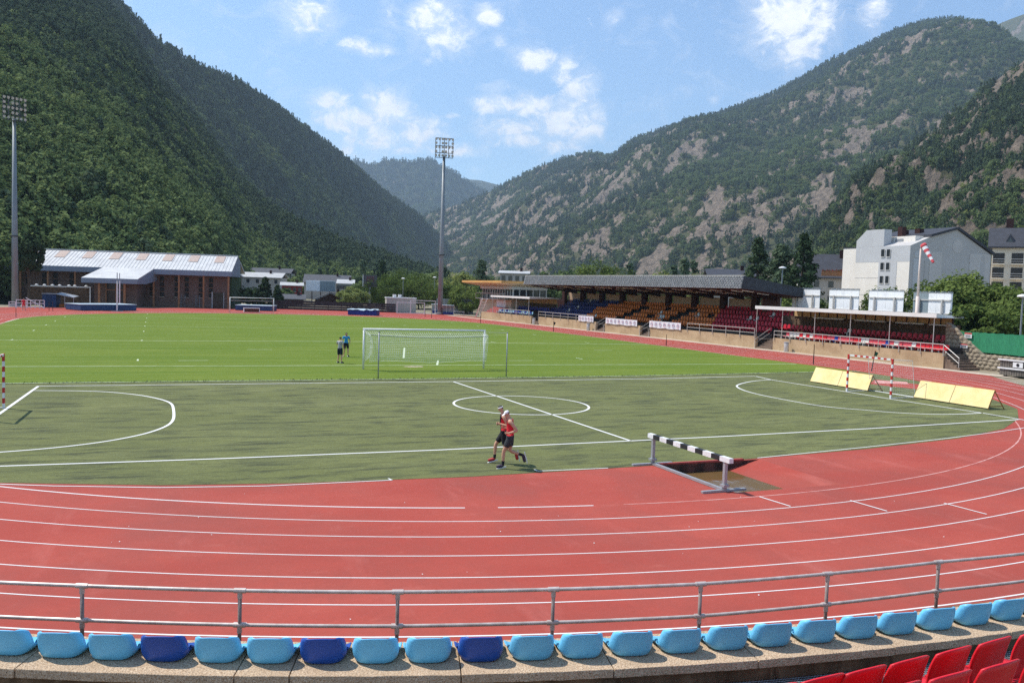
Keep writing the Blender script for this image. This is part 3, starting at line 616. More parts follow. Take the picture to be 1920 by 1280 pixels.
mb = MB(); mb.quad((x0, yf, zw), (xw, yf, zw), (xw, yb, zw), (x0, yb, zw)); local(wj, mb).build('water', wm, wj, fixn=False)

# small pale litter blown over track and turf
mb = MB(); rl_ = random.Random(12)
for k in range(90):
    a = PI + 0.62 + rl_.random() * 2.1; r_ = rl_.uniform(28, 37); x, y = CT[0] + r_ * math.cos(a), CT[1] + r_ * math.sin(a); w = rl_.uniform(0.006, 0.018); t = rl_.uniform(0, PI)
    if -1.6 < x < 2.7 and -17.3 < y < -13.2: continue
    c, s_ = math.cos(t) * w, math.sin(t) * w; mb.add([(x - c, y - s_, 0.012), (x + s_, y - c, 0.013), (x + c, y + s_, 0.02), (x - s_, y + c, 0.013)], [(0, 1, 2, 3)])
tag(mb.build('track_litter', M_PAINT, fixn=False), 'tiny pale scraps of litter scattered over the red track', 'litter', kind='stuff')
# ------------------------------------------------------------------ near terrace: ledge, seats, rail
M_AGG = ground_mat('exposed_aggregate', rgb(196, 166, 134, 0.88), [(rgb(232, 208, 178, 0.92), (60, 60, 60), 0.42, 0.62, 0.9), (rgb(120, 100, 82, 0.7), (75, 75, 75), 0.52, 0.66, 0.9), (rgb(176, 150, 122, 0.85), (1.5, 1.5, 1.5), 0.45, 0.65, 0.45)], 0.95, 0.9, 55, 0.02)
M_OLDCONC = ground_mat('stained_concrete', rgb(150, 122, 94, 0.7), [(rgb(112, 90, 68, 0.6), (2.2, 2.2, 0.6), 0.42, 0.6, 0.85), (rgb(70, 56, 44, 0.6), (5, 5, 1.2), 0.52, 0.68, 0.75), (rgb(178, 152, 120, 0.7), (9, 9, 9), 0.55, 0.75, 0.5)], 0.95, 0.6, 26, 0.02)
M_GALV = mat('galvanised_steel', rgb(176, 176, 174), 0.45, col2=rgb(140, 140, 140), vscale=9, metal=0.75)
M_RAIL = mat('rail_steel', rgb(224, 210, 200, 0.95), 0.38, col2=rgb(190, 174, 164, 0.95), vscale=5, metal=0.25, bump=0.05)
M_POST = mat('rail_post', rgb(160, 144, 136), 0.5, col2=rgb(124, 110, 104), vscale=6, metal=0.2)
def plastic(name, c, c2=None): return mat(name, c, 0.42, col2=c2 or tuple(x * 0.86 for x in c), vscale=2.2, spec=0.45, bump=0.03, bscale=90, randv=0.06)
M_LBLUE = plastic('light_blue_plastic', rgb(116, 202, 240, 0.92)); M_DBLUE = plastic('dark_blue_plastic', rgb(36, 84, 172, 0.9))
M_RED = plastic('red_plastic', rgb(226, 30, 44, 0.9)); M_YEL = plastic('yellow_plastic', rgb(235, 190, 60, 0.85))
def bucket_seat(w=0.43):
    """thin moulded shell: upright back wrapping forward at the sides, scooped wings, rounded front lip (y forward, origin under the back)"""
    prof = [(-0.054, 0.272, 0.150, 0.050, 0.000), (-0.050, 0.258, 0.176, 0.066, 0.000), (-0.042, 0.225, 0.196, 0.082, 0.004), (-0.032, 0.18, 0.208, 0.094, 0.006), (-0.020, 0.12, 0.214, 0.104, 0.010), (-0.008, 0.065, 0.214, 0.112, 0.020), (0.004, 0.022, 0.204, 0.118, 0.040), (0.030, 0.008, 0.204, 0.110, 0.075),
            (0.07, 0.012, 0.208, 0.080, 0.094), (0.13, 0.018, 0.216, 0.040, 0.080), (0.20, 0.024, 0.222, 0.015, 0.050), (0.27, 0.028, 0.228, 0.0, 0.038), (0.33, 0.032, 0.232, -0.004, 0.036), (0.375, 0.030, 0.232, -0.010, 0.032), (0.40, 0.018, 0.230, -0.016, 0.028), (0.405, 0.004, 0.224, -0.018, 0.02)]
    nu = 21; V = []; F = []
    for j, (y, z, hw, wrap, wing) in enumerate(prof):
        for i in range(nu):
            u = i / (nu - 1) * 2 - 1; au = abs(u)
            uu = math.copysign(1 - (1 - au) ** 1.25 if au < 1 else 1, u)
            zz = z + wing * au ** 4
            if j == 0: zz -= 0.022 * au ** 3
            if j == 1: zz -= 0.018 * au ** 4
            V.append((uu * hw * (1 - 0.04 * (j < 6) * au ** 6), y + wrap * au ** 4, zz))
    for j in range(len(prof) - 1):
        for i in range(nu - 1):
            a = j * nu + i; F.append((a, a + 1, a + nu + 1, a + nu))
    mb = MB(); mb.v = V; mb.f = F
    return mb
def seat_mesh(material, **k):
    mb = bucket_seat(**k); o = mb.build('seat_shell', material, fixn=False); me = o.data; bpy.data.objects.remove(o)
    bm = bmesh.new(); bm.from_mesh(me); bmesh.ops.recalc_face_normals(bm, faces=bm.faces[:]); bmesh.ops.solidify(bm, geom=bm.faces[:], thickness=0.011); bmesh.ops.recalc_face_normals(bm, faces=bm.faces[:]); bm.to_mesh(me); bm.free(); me.shade_smooth(); return me
SEAT_ME = {n: seat_mesh(m_) for n, m_ in (('light', M_LBLUE), ('dark', M_DBLUE), ('yellow', M_YEL), ('red', M_RED))}
ZL = 1.57                                            # top of the ledge
sx_ = [107, 205, 304, 405, 504, 604, 703, 803, 902, 1000, 1093, 1187, 1279, 1368, 1450, 1533, 1611, 1687, 1760, 1831, 1900]
yb_ = ((107, 1236), (405, 1243), (703, 1246), (1000, 1242), (1187, 1232), (1368, 1220), (1533, 1205), (1687, 1190), (1831, 1173), (1900, 1166))
sp_ = [G(x, np.interp(x, [q[0] for q in yb_], [q[1] for q in yb_]), ZL) for x in sx_]
ang_ = [math.atan2(p[1] - CT[1], p[0] - CT[0]) for p in sp_]; rr_ = [math.hypot(p[1] - CT[1], p[0] - CT[0]) for p in sp_]
da_ = (ang_[-1] - ang_[0]) / 20
cf_ = np.polyfit(np.arange(21), rr_, 2)
RROW = lambda i: float(np.polyval(cf_, min(max(i, -2), 23)))
def polar(r, a, z=0.0): return (CT[0] + r * math.cos(a), CT[1] + r * math.sin(a), z)
def aidx(i): return float(np.interp(i, range(21), ang_)) if 0 <= i <= 20 else (ang_[0] + da_ * i if i < 0 else ang_[-1] + da_ * (i - 20))
ORD = ['first', 'second', 'third', 'fourth', 'fifth', 'sixth', 'seventh', 'eighth', 'ninth', 'tenth', 'eleventh', 'twelfth', 'thirteenth', 'fourteenth', 'fifteenth', 'sixteenth', 'seventeenth', 'eighteenth', 'nineteenth', 'twentieth', 'twenty-first', 'twenty-second', 'twenty-third', 'twenty-fourth']
dark_at = {2: 'leftmost of the three', 5: 'middle one of the three', 8: 'rightmost of the three'}
nlight = 0
M_BOLT = mat('bolt_steel', (0.3, 0.3, 0.3), 0.4, metal=0.8)
for i in range(-1, 22):
    a = aidx(i); r_ = RROW(i)
    dark = i in dark_at
    o = link('bucket_seat', SEAT_ME['dark' if dark else 'light']); o.location = polar(r_, a, ZL + 0.002); o.rotation_euler = (0, 0, a + PI / 2 + random.gauss(0, 0.012))
    if dark: tag(o, 'dark blue low-backed bucket seat, %s dark blue ones on the ledge' % dark_at[i], 'seat', 'bucket seats along the near ledge')
    else:
        nlight += 1; tag(o, 'light blue low-backed bucket seat on the near ledge, %s light blue one from the left' % ORD[nlight - 1], 'seat', 'bucket seats along the near ledge')
# ledge slabs, risers and the steps below
ter = thing('seating_terrace', 'concrete seating ledge with rough aggregate top in the foreground', 'terrace', polar(41, aidx(10), 0))
ter.location.z = 0
def terr(mb): return local(ter, mb)
def sector(mb, i0, i1, ro0, ro1, z0, z1, n=4, jit=0.0):
    """block between two seat indices; radii are offsets from the seat row"""
    vs = []; fs = []
    for k in range(n + 1):
        i = i0 + (i1 - i0) * k / n; a = aidx(i); r_ = RROW(i)
        j = random.uniform(-jit, jit)
        vs += [polar(r_ + ro0, a, z0), polar(r_ + ro1 + j, a, z0), polar(r_ + ro1 + j, a, z1), polar(r_ + ro0, a, z1)]
    for k in range(n):
        b = k * 4
        for q in range(4): fs.append((b + q, b + (q + 1) % 4, b + 4 + (q + 1) % 4, b + 4 + q))
    fs += [(3, 2, 1, 0), tuple(n * 4 + q for q in range(4))]
    mb.add(vs, fs)
cuts = [-13, -10, -7, -4.4, -2.4, -0.55, 3.47, 4.47, 7.6, 10.5, 13.4, 16.5, 19.5, 22.6, 25.5, 28.5, 31.5]
for a, b in zip(cuts[:-1], cuts[1:]):
    mb = MB(); sector(mb, a + 0.010, b - 0.010, -0.52, 0.235, ZL - 0.085, ZL, 14, 0.006)
    terr(mb).build('slab', M_AGG, ter, bevel=0.008)
mb = MB(); sector(mb, -13, 31.5, -0.50, 0.19, 0.2, ZL - 0.085, 40); terr(mb).build('riser_wall', M_OLDCONC, ter)
mb = MB(); sector(mb, -13, 31.5, -1.42, -0.50, 0.2, ZL - 0.47, 40); terr(mb).build('lower_step', M_AGG, ter)
mb = MB(); sector(mb, -13, 31.5, -2.30, -1.42, 0.05, ZL - 0.87, 40); terr(mb).build('bottom_step', M_OLDCONC, ter)
mb = MB(); sector(mb, -14, 33, -3.45, -2.30, -0.3, 0.06, 50); terr(mb).build('kerb_strip', M_OLDCONC, ter)
mb = MB(); sector(mb, -14, 33, 0.19, 3.2, 0.1, ZL - 0.36, 40); terr(mb).build('floor_slab', M_OLDCONC, ter)
# galvanised grating walkway
ZG = ZL - 0.215
mb = MB(); n = 0
i = 10.0
while i < 25:
    a = aidx(i); r0_ = RROW(i)
    p, q = Vector(polar(r0_ + 0.20, a, ZG - 0.015)), Vector(polar(r0_ + 3.0, a, ZG - 0.015)); c = (p + q) / 2
    mb.box(c, ((q - p).length, 0.006, 0.03), rz=a); i += 0.034 / 0.5
for k in range(74):
    r_o = 0.23 + k * 0.038
    mb.tube([polar(RROW(j) + r_o, aidx(j), ZG - 0.004) for j in np.linspace(10, 25, 24)], 0.0045, 3, caps=False)
gr = terr(mb).build('grating', M_GALV, ter, fixn=False); gr['kind'] = 'stuff'
# second, lower row peeping out between the blue seats
for i in range(-1, 22):
    yel = i < 12; o = link('bucket_seat', SEAT_ME['yellow' if yel else 'red']); a = aidx(i + 0.5); r_ = RROW(i) - 0.86
    o.location = polar(r_, a, ZL - 0.468); o.rotation_euler = (0, 0, a + PI / 2)
    nth = i + 2 if yel else i - 11
    tag(o, '%s seat peeping out below the blue row, %s %s one from the left' % (('yellow', ORD[nth - 1], 'yellow') if yel else ('red', ORD[nth - 1], 'red')), 'seat', 'lower seats hidden behind the blue row')
# tall red seats on the grating
def red_seat():
    me_parts = {}
    # back: gently curved panel with moulded grooves and swept top corners
    nu, nv = 17, 9; V = []; F = []
    for sd in (0, 1):
        for iv in range(nv):
            v = iv / (nv - 1)
            for iu in range(nu):
                u = iu / (nu - 1) * 2 - 1
                w = 0.215 + 0.02 * math.sin(v * PI) - 0.025 * (1 - v) ** 2
                z = 0.03 + v * 0.43 - 0.045 * v * (abs(u) ** 3) * 0.5 + 0.02 * v * math.cos(u * 1.5)
                y = -0.10 * v * v - 0.02 + 0.055 * u * u * (0.5 + 0.5 * v)
                gv = 0.007 if (0.42 < abs(u) < 0.50 or 0.58 < abs(u) < 0.66 or 0.74 < abs(u) < 0.80) and 0.15 < v < 0.95 else 0.0
                V.append((u * w, y + (0.018 if sd else 0.0) + (gv if not sd else 0), z))
    def id_(sd, iv, iu): return sd * nu * nv + iv * nu + iu
    for iv in range(nv - 1):
        for iu in range(nu - 1):
            F.append((id_(0, iv, iu), id_(0, iv, iu + 1), id_(0, iv + 1, iu + 1), id_(0, iv + 1, iu))); F.append((id_(1, iv, iu), id_(1, iv + 1, iu), id_(1, iv + 1, iu + 1), id_(1, iv, iu + 1)))
    for iu in range(nu - 1):
        F.append((id_(0, nv - 1, iu), id_(0, nv - 1, iu + 1), id_(1, nv - 1, iu + 1), id_(1, nv - 1, iu))); F.append((id_(0, 0, iu), id_(1, 0, iu), id_(1, 0, iu + 1), id_(0, 0, iu + 1)))
    for iv in range(nv - 1):
        for iu in (0, nu - 1): F.append((id_(0, iv, iu), id_(0, iv + 1, iu), id_(1, iv + 1, iu), id_(1, iv, iu)))
    root = thing('tall_moulded_chair', 'x', 'seat')
    b = MB(); b.v = V; b.f = F; o = b.build('backrest', M_RED, root, smooth=True); o.location = (0, 0, 0.42)
    p = MB(); vs = []; nx = 9
    for sd in (0, 1):
        for j in range(7):
            for i in range(nx):
                u = i / (nx - 1) * 2 - 1; t = j / 6
                vs.append((u * (0.20 + 0.02 * t), -0.01 + t * 0.42, 0.0 - 0.03 * (1 - u * u) * math.sin(t * PI) - (0.03 * t ** 6) - (0.022 if sd else 0)))
    fs = []
    for sd in (0, 1):
        for j in range(6):
            for i in range(nx - 1):
                q = sd * 63 + j * nx + i; fs.append((q, q + 1, q + nx + 1, q + nx))
    for i in range(nx - 1): fs += [(i, i + 1, 63 + i + 1, 63 + i), (54 + i, 54 + i + 1, 117 + i + 1, 117 + i)]
    for j in range(6): fs += [(j * nx, (j + 1) * nx, 63 + (j + 1) * nx, 63 + j * nx), (j * nx + 8, (j + 1) * nx + 8, 63 + (j + 1) * nx + 8, 63 + j * nx + 8)]
    p.v = vs; p.f = fs; o = p.build('seat', M_RED, root, smooth=True); o.location = (0, 0, 0.44)
    for s_ in (-1, 1):
        l = MB(); l.tube([(s_ * 0.15, 0.02, 0.0), (s_ * 0.15, 0.02, 0.41)], 0.014, 6); l.tube([(s_ * 0.15, 0.34, 0.0), (s_ * 0.15, 0.34, 0.40)], 0.014, 6); l.tube([(s_ * 0.15, 0.0, 0.405), (s_ * 0.15, 0.38, 0.405)], 0.014, 6)
        l.build('leg_frame', M_GALV, root)
    return root
red0 = red_seat(); used = False
def place_red(pxl, zt, row):
    global used
    for k, (px, py) in enumerate(pxl):
        p = G(px, py, zt); a = math.atan2(p[1] - CT[1], p[0] - CT[0])
        o = red0 if not used else copy_tree(red0); used = True
        o.location = (p[0] + 0.10 * -math.cos(a), p[1] + 0.10 * -math.sin(a), zt - 0.875); o.rotation_euler = (0, 0, a + PI / 2 + 0.28)
        tag(o, 'tall red moulded seat, %s from the left in the %s red row' % (ORD[k], row), 'seat', 'tall red seats at the lower right')
place_red([(1455, 1290), (1546, 1272), (1628, 1256), (1711, 1238), (1794, 1219), (1872, 1201), (1948, 1184)], 2.34, 'front')
place_red([(1690, 1287), (1789, 1266), (1883, 1246), (1972, 1226)], 2.56, 'rear')
mb = MB(); sector(mb, 11, 27, 2.42, 3.3, ZG, 2.56 - 0.88, 20); terr(mb).build('upper_step', M_OLDCONC, ter)
# tube rail at the foot of the terrace
rail = thing('tube_railing', 'grey steel tube railing between the track and the terrace', 'railing', polar(38.1, aidx(8), 0.06))
rp = [(154, 1096), (450, 1105), (746, 1108), (1038, 1103), (1314, 1093), (1552, 1074), (1760, 1052)]
rpt = [G(x, y, 1.16) for x, y in rp]; ra = [math.atan2(p[1] - CT[1], p[0] - CT[0]) for p in rpt]; rrad = [math.hypot(p[1] - CT[1], p[0] - CT[0]) for p in rpt]
st = (ra[-1] - ra[0]) / 6; ra = [ra[0] - st * 2, ra[0] - st] + ra + [ra[-1] + st * 1.02, ra[-1] + st * 2.04, ra[-1] + st * 3.06]; rrad = [rrad[0]] * 2 + rrad + [rrad[-1]] * 3
def rl(mb): return local(rail, mb)
for a, r_ in zip(ra, rrad):
    mb = MB(); mb.tube([polar(r_, a, 0.05), polar(r_, a, 1.15)], 0.025, 8); po = rl(mb).build('post', M_POST, rail, smooth=True)
    for z, hh in ((1.15, 0.034), (0.70, 0.034)):
        mb = MB(); t = 0.075 / r_; mb.tube([polar(r_, a - t, z), polar(r_, a + t, z)], 0.034, 10); mb.tube([polar(r_, a, z - 0.10), polar(r_, a, z)], 0.033, 10)
        c = rl(mb).build('fitting', M_RAIL, po, smooth=False)
    mb = MB(); mb.lathe([(0.07, 0), (0.07, 0.01), (0.035, 0.02), (0.035, 0.05)], polar(r_, a, 0.061)); rl(mb).build('base_flange', M_POST, po)
aa = np.linspace(ra[0], ra[-1], 70); rf_ = np.interp(aa, ra, rrad)
for z, nm in ((1.15, 'top_rail'), (0.70, 'middle_rail')):
    mb = MB(); mb.tube([polar(r_, a, z) for a, r_ in zip(aa, rf_)], 0.026, 8); rl(mb).build(nm, M_RAIL, rail, smooth=True)
# red rubber edging and weeds between track and kerb
mb = MB(); mb.tube([polar(37.40, a, 0.012) for a in np.linspace(PI + 0.6, 2 * PI - 0.3, 90)], 0.05, 4); mb.build('track_edging', mat('edging_red', (0.40, 0.045, 0.05), 0.7, 0.3, 8), track)
M_GUTTER = ground_mat('gutter_dirt', rgb(120, 96, 70, 0.6), [(rgb(58, 60, 36, 0.6), (3, 3, 1), 0.42, 0.62, 0.9), (rgb(160, 140, 110, 0.6), (14, 14, 1), 0.55, 0.75, 0.6)], 1.0)
mb = MB(); strip(mb, [polar(37.62, a)[:2] for a in np.linspace(PI + 0.6, 2 * PI - 0.3, 90)], 0.55, 0.004); o = mb.build('gutter', M_GUTTER, fixn=False); tag(o, kind='structure')
# ------------------------------------------------------------------ goals, barrier, boards and other kit on the field
M_WHITE = mat('white_paint', (0.80, 0.80, 0.78), 0.45, 0.12, 4); M_REDP = mat('red_paint', (0.56, 0.035, 0.03), 0.45, 0.15, 5)
M_NET = mat('net_cord', (0.80, 0.82, 0.78), 0.9); M_BLACK = mat('black_paint', (0.025, 0.025, 0.027), 0.5, 0.2)
M_GREYM = mat('grey_metal', rgb(168, 170, 172), 0.45, 0.2, 3, metal=0.3)
def V3(*a): return Vector(tuple(float(x) for x in a))
def zat(px, py, base):
    """height on the upright over a ground point seen at a pixel"""
    d = ray(px, py); dep = float(np.dot(np.array([base[0], base[1], 0.0]) - CAM, FWD)); return float((CAM + d * dep)[2])
def lerp(a, b, t): return a + (b - a) * t
def net_sheet(mb, P, nu, nv, r=0.007):
    """P(u, v) -> point; strands in both directions"""
    for i in range(nu + 1): mb.tube([P(i / nu, j / nv) for j in range(nv + 1)], r, 3, caps=False)
    for j in range(nv + 1): mb.tube([P(i / nu, j / nv) for i in range(0, nu + 1, 2)], r, 3, caps=False)
def football_goal(label, lf, rf, net, back):
    lf = V3(*lf); rf = V3(*rf); c = (lf + rf) / 2; ux = (rf - lf).normalized(); g = thing('football_goal', label, 'goal', c)
    L_ = lambda mb: local(g, mb); up = V3(0, 0, 1)
    for p in (lf, rf):
        mb = MB(); mb.tube([p, p + up * 2.47], 0.06, 10); L_(mb).build('post', M_WHITE, g, smooth=True)
    mb = MB(); mb.tube([lf + up * 2.44 - ux * 0.06, rf + up * 2.44 + ux * 0.06], 0.06, 10); L_(mb).build('crossbar', M_WHITE, g, smooth=True)
    return g
gl, gr_ = G(681, 692.5), G(906.5, 691.6)
goal = football_goal('near white football goal with a net hung from two rear poles', gl, gr_, True, True)
pl_, pr_ = V3(*G(709, 710)), V3(*G(949, 706.8)); hl_ = zat(711, 622, pl_); hr_ = zat(951, 623.5, pr_)
for p, h_ in ((pl_, hl_), (pr_, hr_)):
    mb = MB(); mb.tube([p, p + V3(0, 0, h_)], 0.035, 8); mb.tube([p + V3(0, 0, h_), p + V3(0, 0, h_ + 0.03)], 0.05, 8); local(goal, mb).build('net_pole', M_GREYM, goal, smooth=True)
TL, TR = V3(*gl) + V3(0.05, 0, 2.36), V3(*gr_) + V3(-0.05, 0, 2.36)
# the cord runs inside the pole tops; the net sags from the crossbar to it and hangs down with its hem tied up
QL, QR = TL + V3(0.15, -0.95, -0.22), TR + V3(-0.05, -0.95, -0.22)
mb = MB()
def roof_net(u, v): p = lerp(lerp(TL, TR, u), lerp(QL, QR, u), v); p.z -= 0.10 * math.sin(v * PI) + 0.12 * math.sin(u * PI) * v; return p
def back_net(u, v):
    t = lerp(QL, QR, u); t.z -= 0.12 * math.sin(u * PI); bot = lerp(QL, QR, u); bot.z = 0.52 + 0.05 * math.sin(u * 9) + 0.10 * max(0, u - 0.7); bot.y += 0.30
    p = lerp(t, bot, v); p.y += -0.14 * math.sin(v * PI) * (0.4 + 0.6 * math.sin(u * PI)); p.z += 0.012 * math.sin(u * 60) * v; return p
net_sheet(mb, roof_net, 56, 7, 0.0045); net_sheet(mb, back_net, 60, 14, 0.0085)
for s_, A, B in ((0, TL, QL), (1, TR, QR)):
    def side(u, v, A=A, B=B): t = lerp(A, B, u); bt = V3(t.x, t.y + 0.3 * u, 0.42 + 0.35 * u); p = lerp(t, bt, v); p.x += (0.16 if A is TL else -0.16) * math.sin(v * PI) * u; return p
    net_sheet(mb, side, 8, 14, 0.006)
nt = local(goal, mb).build('net', M_NET, goal, fixn=False); nt['kind'] = 'stuff'
mb = MB(); mb.tube([pl_ + V3(0, 0, hl_), lerp(pl_, pr_, 0.25) + V3(0, 0, hl_ - 0.12), lerp(pl_, pr_, 0.6) + V3(0, 0, hr_ - 0.14), pr_ + V3(0, 0, hr_)], 0.007, 4); mb.tube([TR, pr_ + V3(0, 0, hr_)], 0.007, 4); mb.tube([TL, pl_ + V3(0, 0, hl_)], 0.007, 4)
mb.tube([lerp(QL, QR, t) - V3(0, 0, 0.12 * math.sin(t * PI)) for t in np.linspace(0, 1, 14)], 0.022, 5)
local(goal, mb).build('net_cord', M_GREYM, goal)
fg = football_goal('white football goal at the far end of the grass in front of a blue mat', G(431, 586.7), G(513, 588), False, False)
a_, b_ = V3(*G(431, 586.7)), V3(*G(513, 588)); mb = MB()
for p in (a_, b_):
    mb.tube([p + V3(0, 0, 2.4), p + V3(0, 1.4, 1.95), p + V3(0, 1.9, 0.02)], 0.03, 5)
mb.tube([a_ + V3(0, 1.4, 1.95), b_ + V3(0, 1.4, 1.95)], 0.035, 5); mb.tube([a_ + V3(0, 1.9, 0.04), b_ + V3(0, 1.9, 0.04)], 0.03, 5); local(fg, mb).build('back_frame', M_GREYM, fg)
chalk(ptsG([(758.5, 652), (757, 671)]), 0.14, 'chalk_mark'); chalk(ptsG([(821.5, 676), (819.5, 684.5)]), 0.14, 'chalk_mark')

def banded_goal(label, f_far, f_near, back_dir, depth):
    f_far = V3(*f_far); f_near = V3(*f_near); c = (f_far + f_near) / 2; g = thing('handball_goal', label, 'goal', c); L_ = lambda mb: local(g, mb)
    ang = math.atan2(f_near.y - f_far.y, f_near.x - f_far.x); bd = V3(*back_dir)
    for p in (f_far, f_near):
        mb = MB(); mb.box(p + V3(0, 0, 1.0), (0.08, 0.08, 2.0), ang); po = L_(mb).build('post', M_WHITE, g)
        for k in range(5):
            mb = MB(); mb.box(p + V3(0, 0, 0.30 + 0.4 * k), (0.086, 0.086, 0.2), ang); L_(mb).build('red_band', M_REDP, po)
    d = (f_near - f_far); n = d.length; d.normalize(); cb = (f_far + f_near) / 2 + V3(0, 0, 2.04)
    mb = MB(); mb.box(cb, (n + 0.09, 0.08, 0.08), ang); bar = L_(mb).build('crossbar', M_WHITE, g)
    k = -n / 2 + 0.03
    for t in (-n / 2 + 0.03, -n / 2 + 0.55, -n / 2 + 0.95, -n / 2 + 1.35, -n / 2 + 1.75, -n / 2 + 2.15, -n / 2 + 2.55, n / 2 - 0.03):
        mb = MB(); mb.box(cb + d * t, (0.2 if abs(t) < n / 2 - 0.1 else 0.16, 0.086, 0.086), ang); L_(mb).build('red_band', M_REDP, bar)
    mb = MB()
    for p in (f_far, f_near):
        q = p + bd * depth; mb.tube([p + V3(0, 0, 0.03), q + V3(0, 0, 0.03)], 0.022, 5); mb.tube([p + V3(0, 0, 2.02), p + bd * depth * 0.82 + V3(0, 0, 1.98)], 0.014, 5); mb.tube([p + bd * depth * 0.82 + V3(0, 0, 1.98), q + V3(0, 0, 0.03)], 0.014, 5)
    mb.tube([f_far + bd * depth + V3(0, 0, 0.03), f_near + bd * depth + V3(0, 0, 0.03)], 0.024, 5); L_(mb).build('back_frame', M_WHITE, g)
    mb = MB(); A, B = f_far + bd * depth * 0.82 + V3(0, 0, 1.98), f_near + bd * depth * 0.82 + V3(0, 0, 1.98); A2, B2 = f_far + bd * depth + V3(0, 0, 0.05), f_near + bd * depth + V3(0, 0, 0.05)
    net_sheet(mb, lambda u, v: lerp(lerp(A, B, u), lerp(A2, B2, u), v), 22, 16, 0.0022); o = L_(mb).build('net', M_NET, g, fixn=False); o['kind'] = 'stuff'
    return g
banded_goal('red and white banded handball goal between the two yellow boards', G(1587.7, 733.8), G(1669.7, 747), ((G(1710.6, 744.7) - G(1669.7, 747))[0], (G(1710.6, 744.7) - G(1669.7, 747))[1] * 0.3, 0), 1.0)
f1 = V3(*G(7, 765.5)); gd = (V3(*G(0, 775)) - V3(*G(72, 724))).normalized()
banded_goal('red and white banded handball goal cut off by the left edge of the picture', f1, f1 + gd * 3.08, (-1, 0, 0), 0.9)

# steeplechase barrier
br = thing('steeplechase_barrier', 'heavy black and white banded barrier in front of the water jump', 'barrier', (-1.5, -15.05, 0))
ya, yb2 = -13.07, -17.02; nseg = 11; edges = [ya + (yb2 - ya) * t for t in (0, .075, .165, .255, .345, .435, .525, .615, .705, .80, .895, 1)]
for k in range(11):
    mb = MB(); mb.bb(-1.565, -1.435, edges[k] - 0.001, edges[k + 1] + 0.001, 0.79, 0.918); o = local(br, mb).build('beam_section', M_BLACK if k % 2 else M_WHITE, br)
for y in (-13.30, -16.78):
    mb = MB(); mb.bb(-1.545, -1.455, y - 0.045, y + 0.045, 0.067, 0.79); po = local(br, mb).build('post', M_GREYM, br)
    mb = MB(); mb.bb(-1.59, -1.41, y - 0.09, y + 0.09, 0.14, 0.20); local(br, mb).build('collar', M_GREYM, po)
    mb = MB(); mb.bb(-2.2, -0.82, y - 0.05, y + 0.05, 0.0, 0.065); local(br, mb).build('foot', M_GREYM, br, bevel=0.01)
mb = MB(); mb.bb(-1.55, -1.45, -16.72, -13.36, 0.01, 0.075); local(br, mb).build('base_beam', M_GREYM, br)

# yellow folding boards
M_YB = mat('yellow_board', rgb(250, 228, 168, 0.85), 0.7, col2=rgb(240, 210, 142, 0.85), vscale=1.1, bump=0.08, bscale=8); M_WOOD = mat('raw_timber', rgb(190, 130, 60, 0.8), 0.8, 0.3, 4)
def a_board(label, bl, br_, tl, tr, xt, xb):
    a = V3(*G(*bl)); b = V3(*G(*br_)); x_t = (a.x + b.x) / 2 + xt; tA = V3(*RX(tl[0], tl[1], a.x + xt)); tB = V3(*RX(tr[0], tr[1], b.x + xt)); h_ = (tA.z + tB.z) / 2; tA = V3(a.x + xt, tA.y, h_); tB = V3(b.x + xt, tB.y, h_)
    g = thing('advertising_a_board', label, 'board', ((a.x + b.x) / 2, (a.y + b.y) / 2, 0)); L_ = lambda mb: local(g, mb)
    up = 0.06
    for k in range(2):
        p0, p1 = lerp(a, b, k * 0.5 + 0.004), lerp(a, b, k * 0.5 + 0.496); q0, q1 = lerp(tA, tB, k * 0.5 + 0.004), lerp(tA, tB, k * 0.5 + 0.496)
        p0.z = p1.z = up; n_ = (p1 - p0).cross(q0 - p0).normalized() * 0.018
        mb = MB(); mb.add([p0, p1, q1, q0, p0 + n_, p1 + n_, q1 + n_, q0 + n_], [(0, 1, 2, 3), (7, 6, 5, 4), (0, 4, 5, 1), (1, 5, 6, 2), (2, 6, 7, 3), (3, 7, 4, 0)]); L_(mb).build('panel', M_YB, g)
    for t in (0.01, 0.34, 0.66, 0.99):
        p = lerp(a, b, t); q = lerp(tA, tB, t); mb = MB(); mb.tube([p + V3(0.03, 0, 0), q + V3(0.03, 0, -0.02)], 0.03, 4); rr = V3(p.x + xb, p.y, 0); mb.tube([q + V3(0.03, 0, -0.02), rr], 0.03, 4); mb.tube([lerp(p, q, 0.16), lerp(rr, q, 0.16)], 0.02, 4); L_(mb).build('trestle', M_WOOD, g)
    mb = MB(); mb.tube([tA + V3(0.03, 0, 0), tB + V3(0.03, 0, 0)], 0.025, 4); L_(mb).build('ridge_bar', M_WOOD, g)
a_board('yellow A-frame board behind the far post of the handball goal', (1519, 716), (1627, 734), (1530, 689), (1637, 703), 0.52, 1.15)
a_board('yellow A-frame board nearest the track to the right of the handball goal', (1713, 746), (1853, 768), (1726, 714.5), (1866, 731), 0.52, 1.15)
# long jump style marking behind the goal
mb = MB(); mb.prism([tuple(p) for p in ptsG([(1640, 711), (1735, 722), (1724, 730), (1630, 720)])], 0.006, 0.010); o = mb.build('red_runway', M_TRACK); tag(o, kind='structure')
mb = MB(); mb.prism([tuple(p) for p in ptsG([(1640, 713), (1700, 716), (1704, 720), (1640, 718.5)])], 0.011, 0.014); o = mb.build('takeoff_mark', M_FAINT); tag(o, kind='structure')

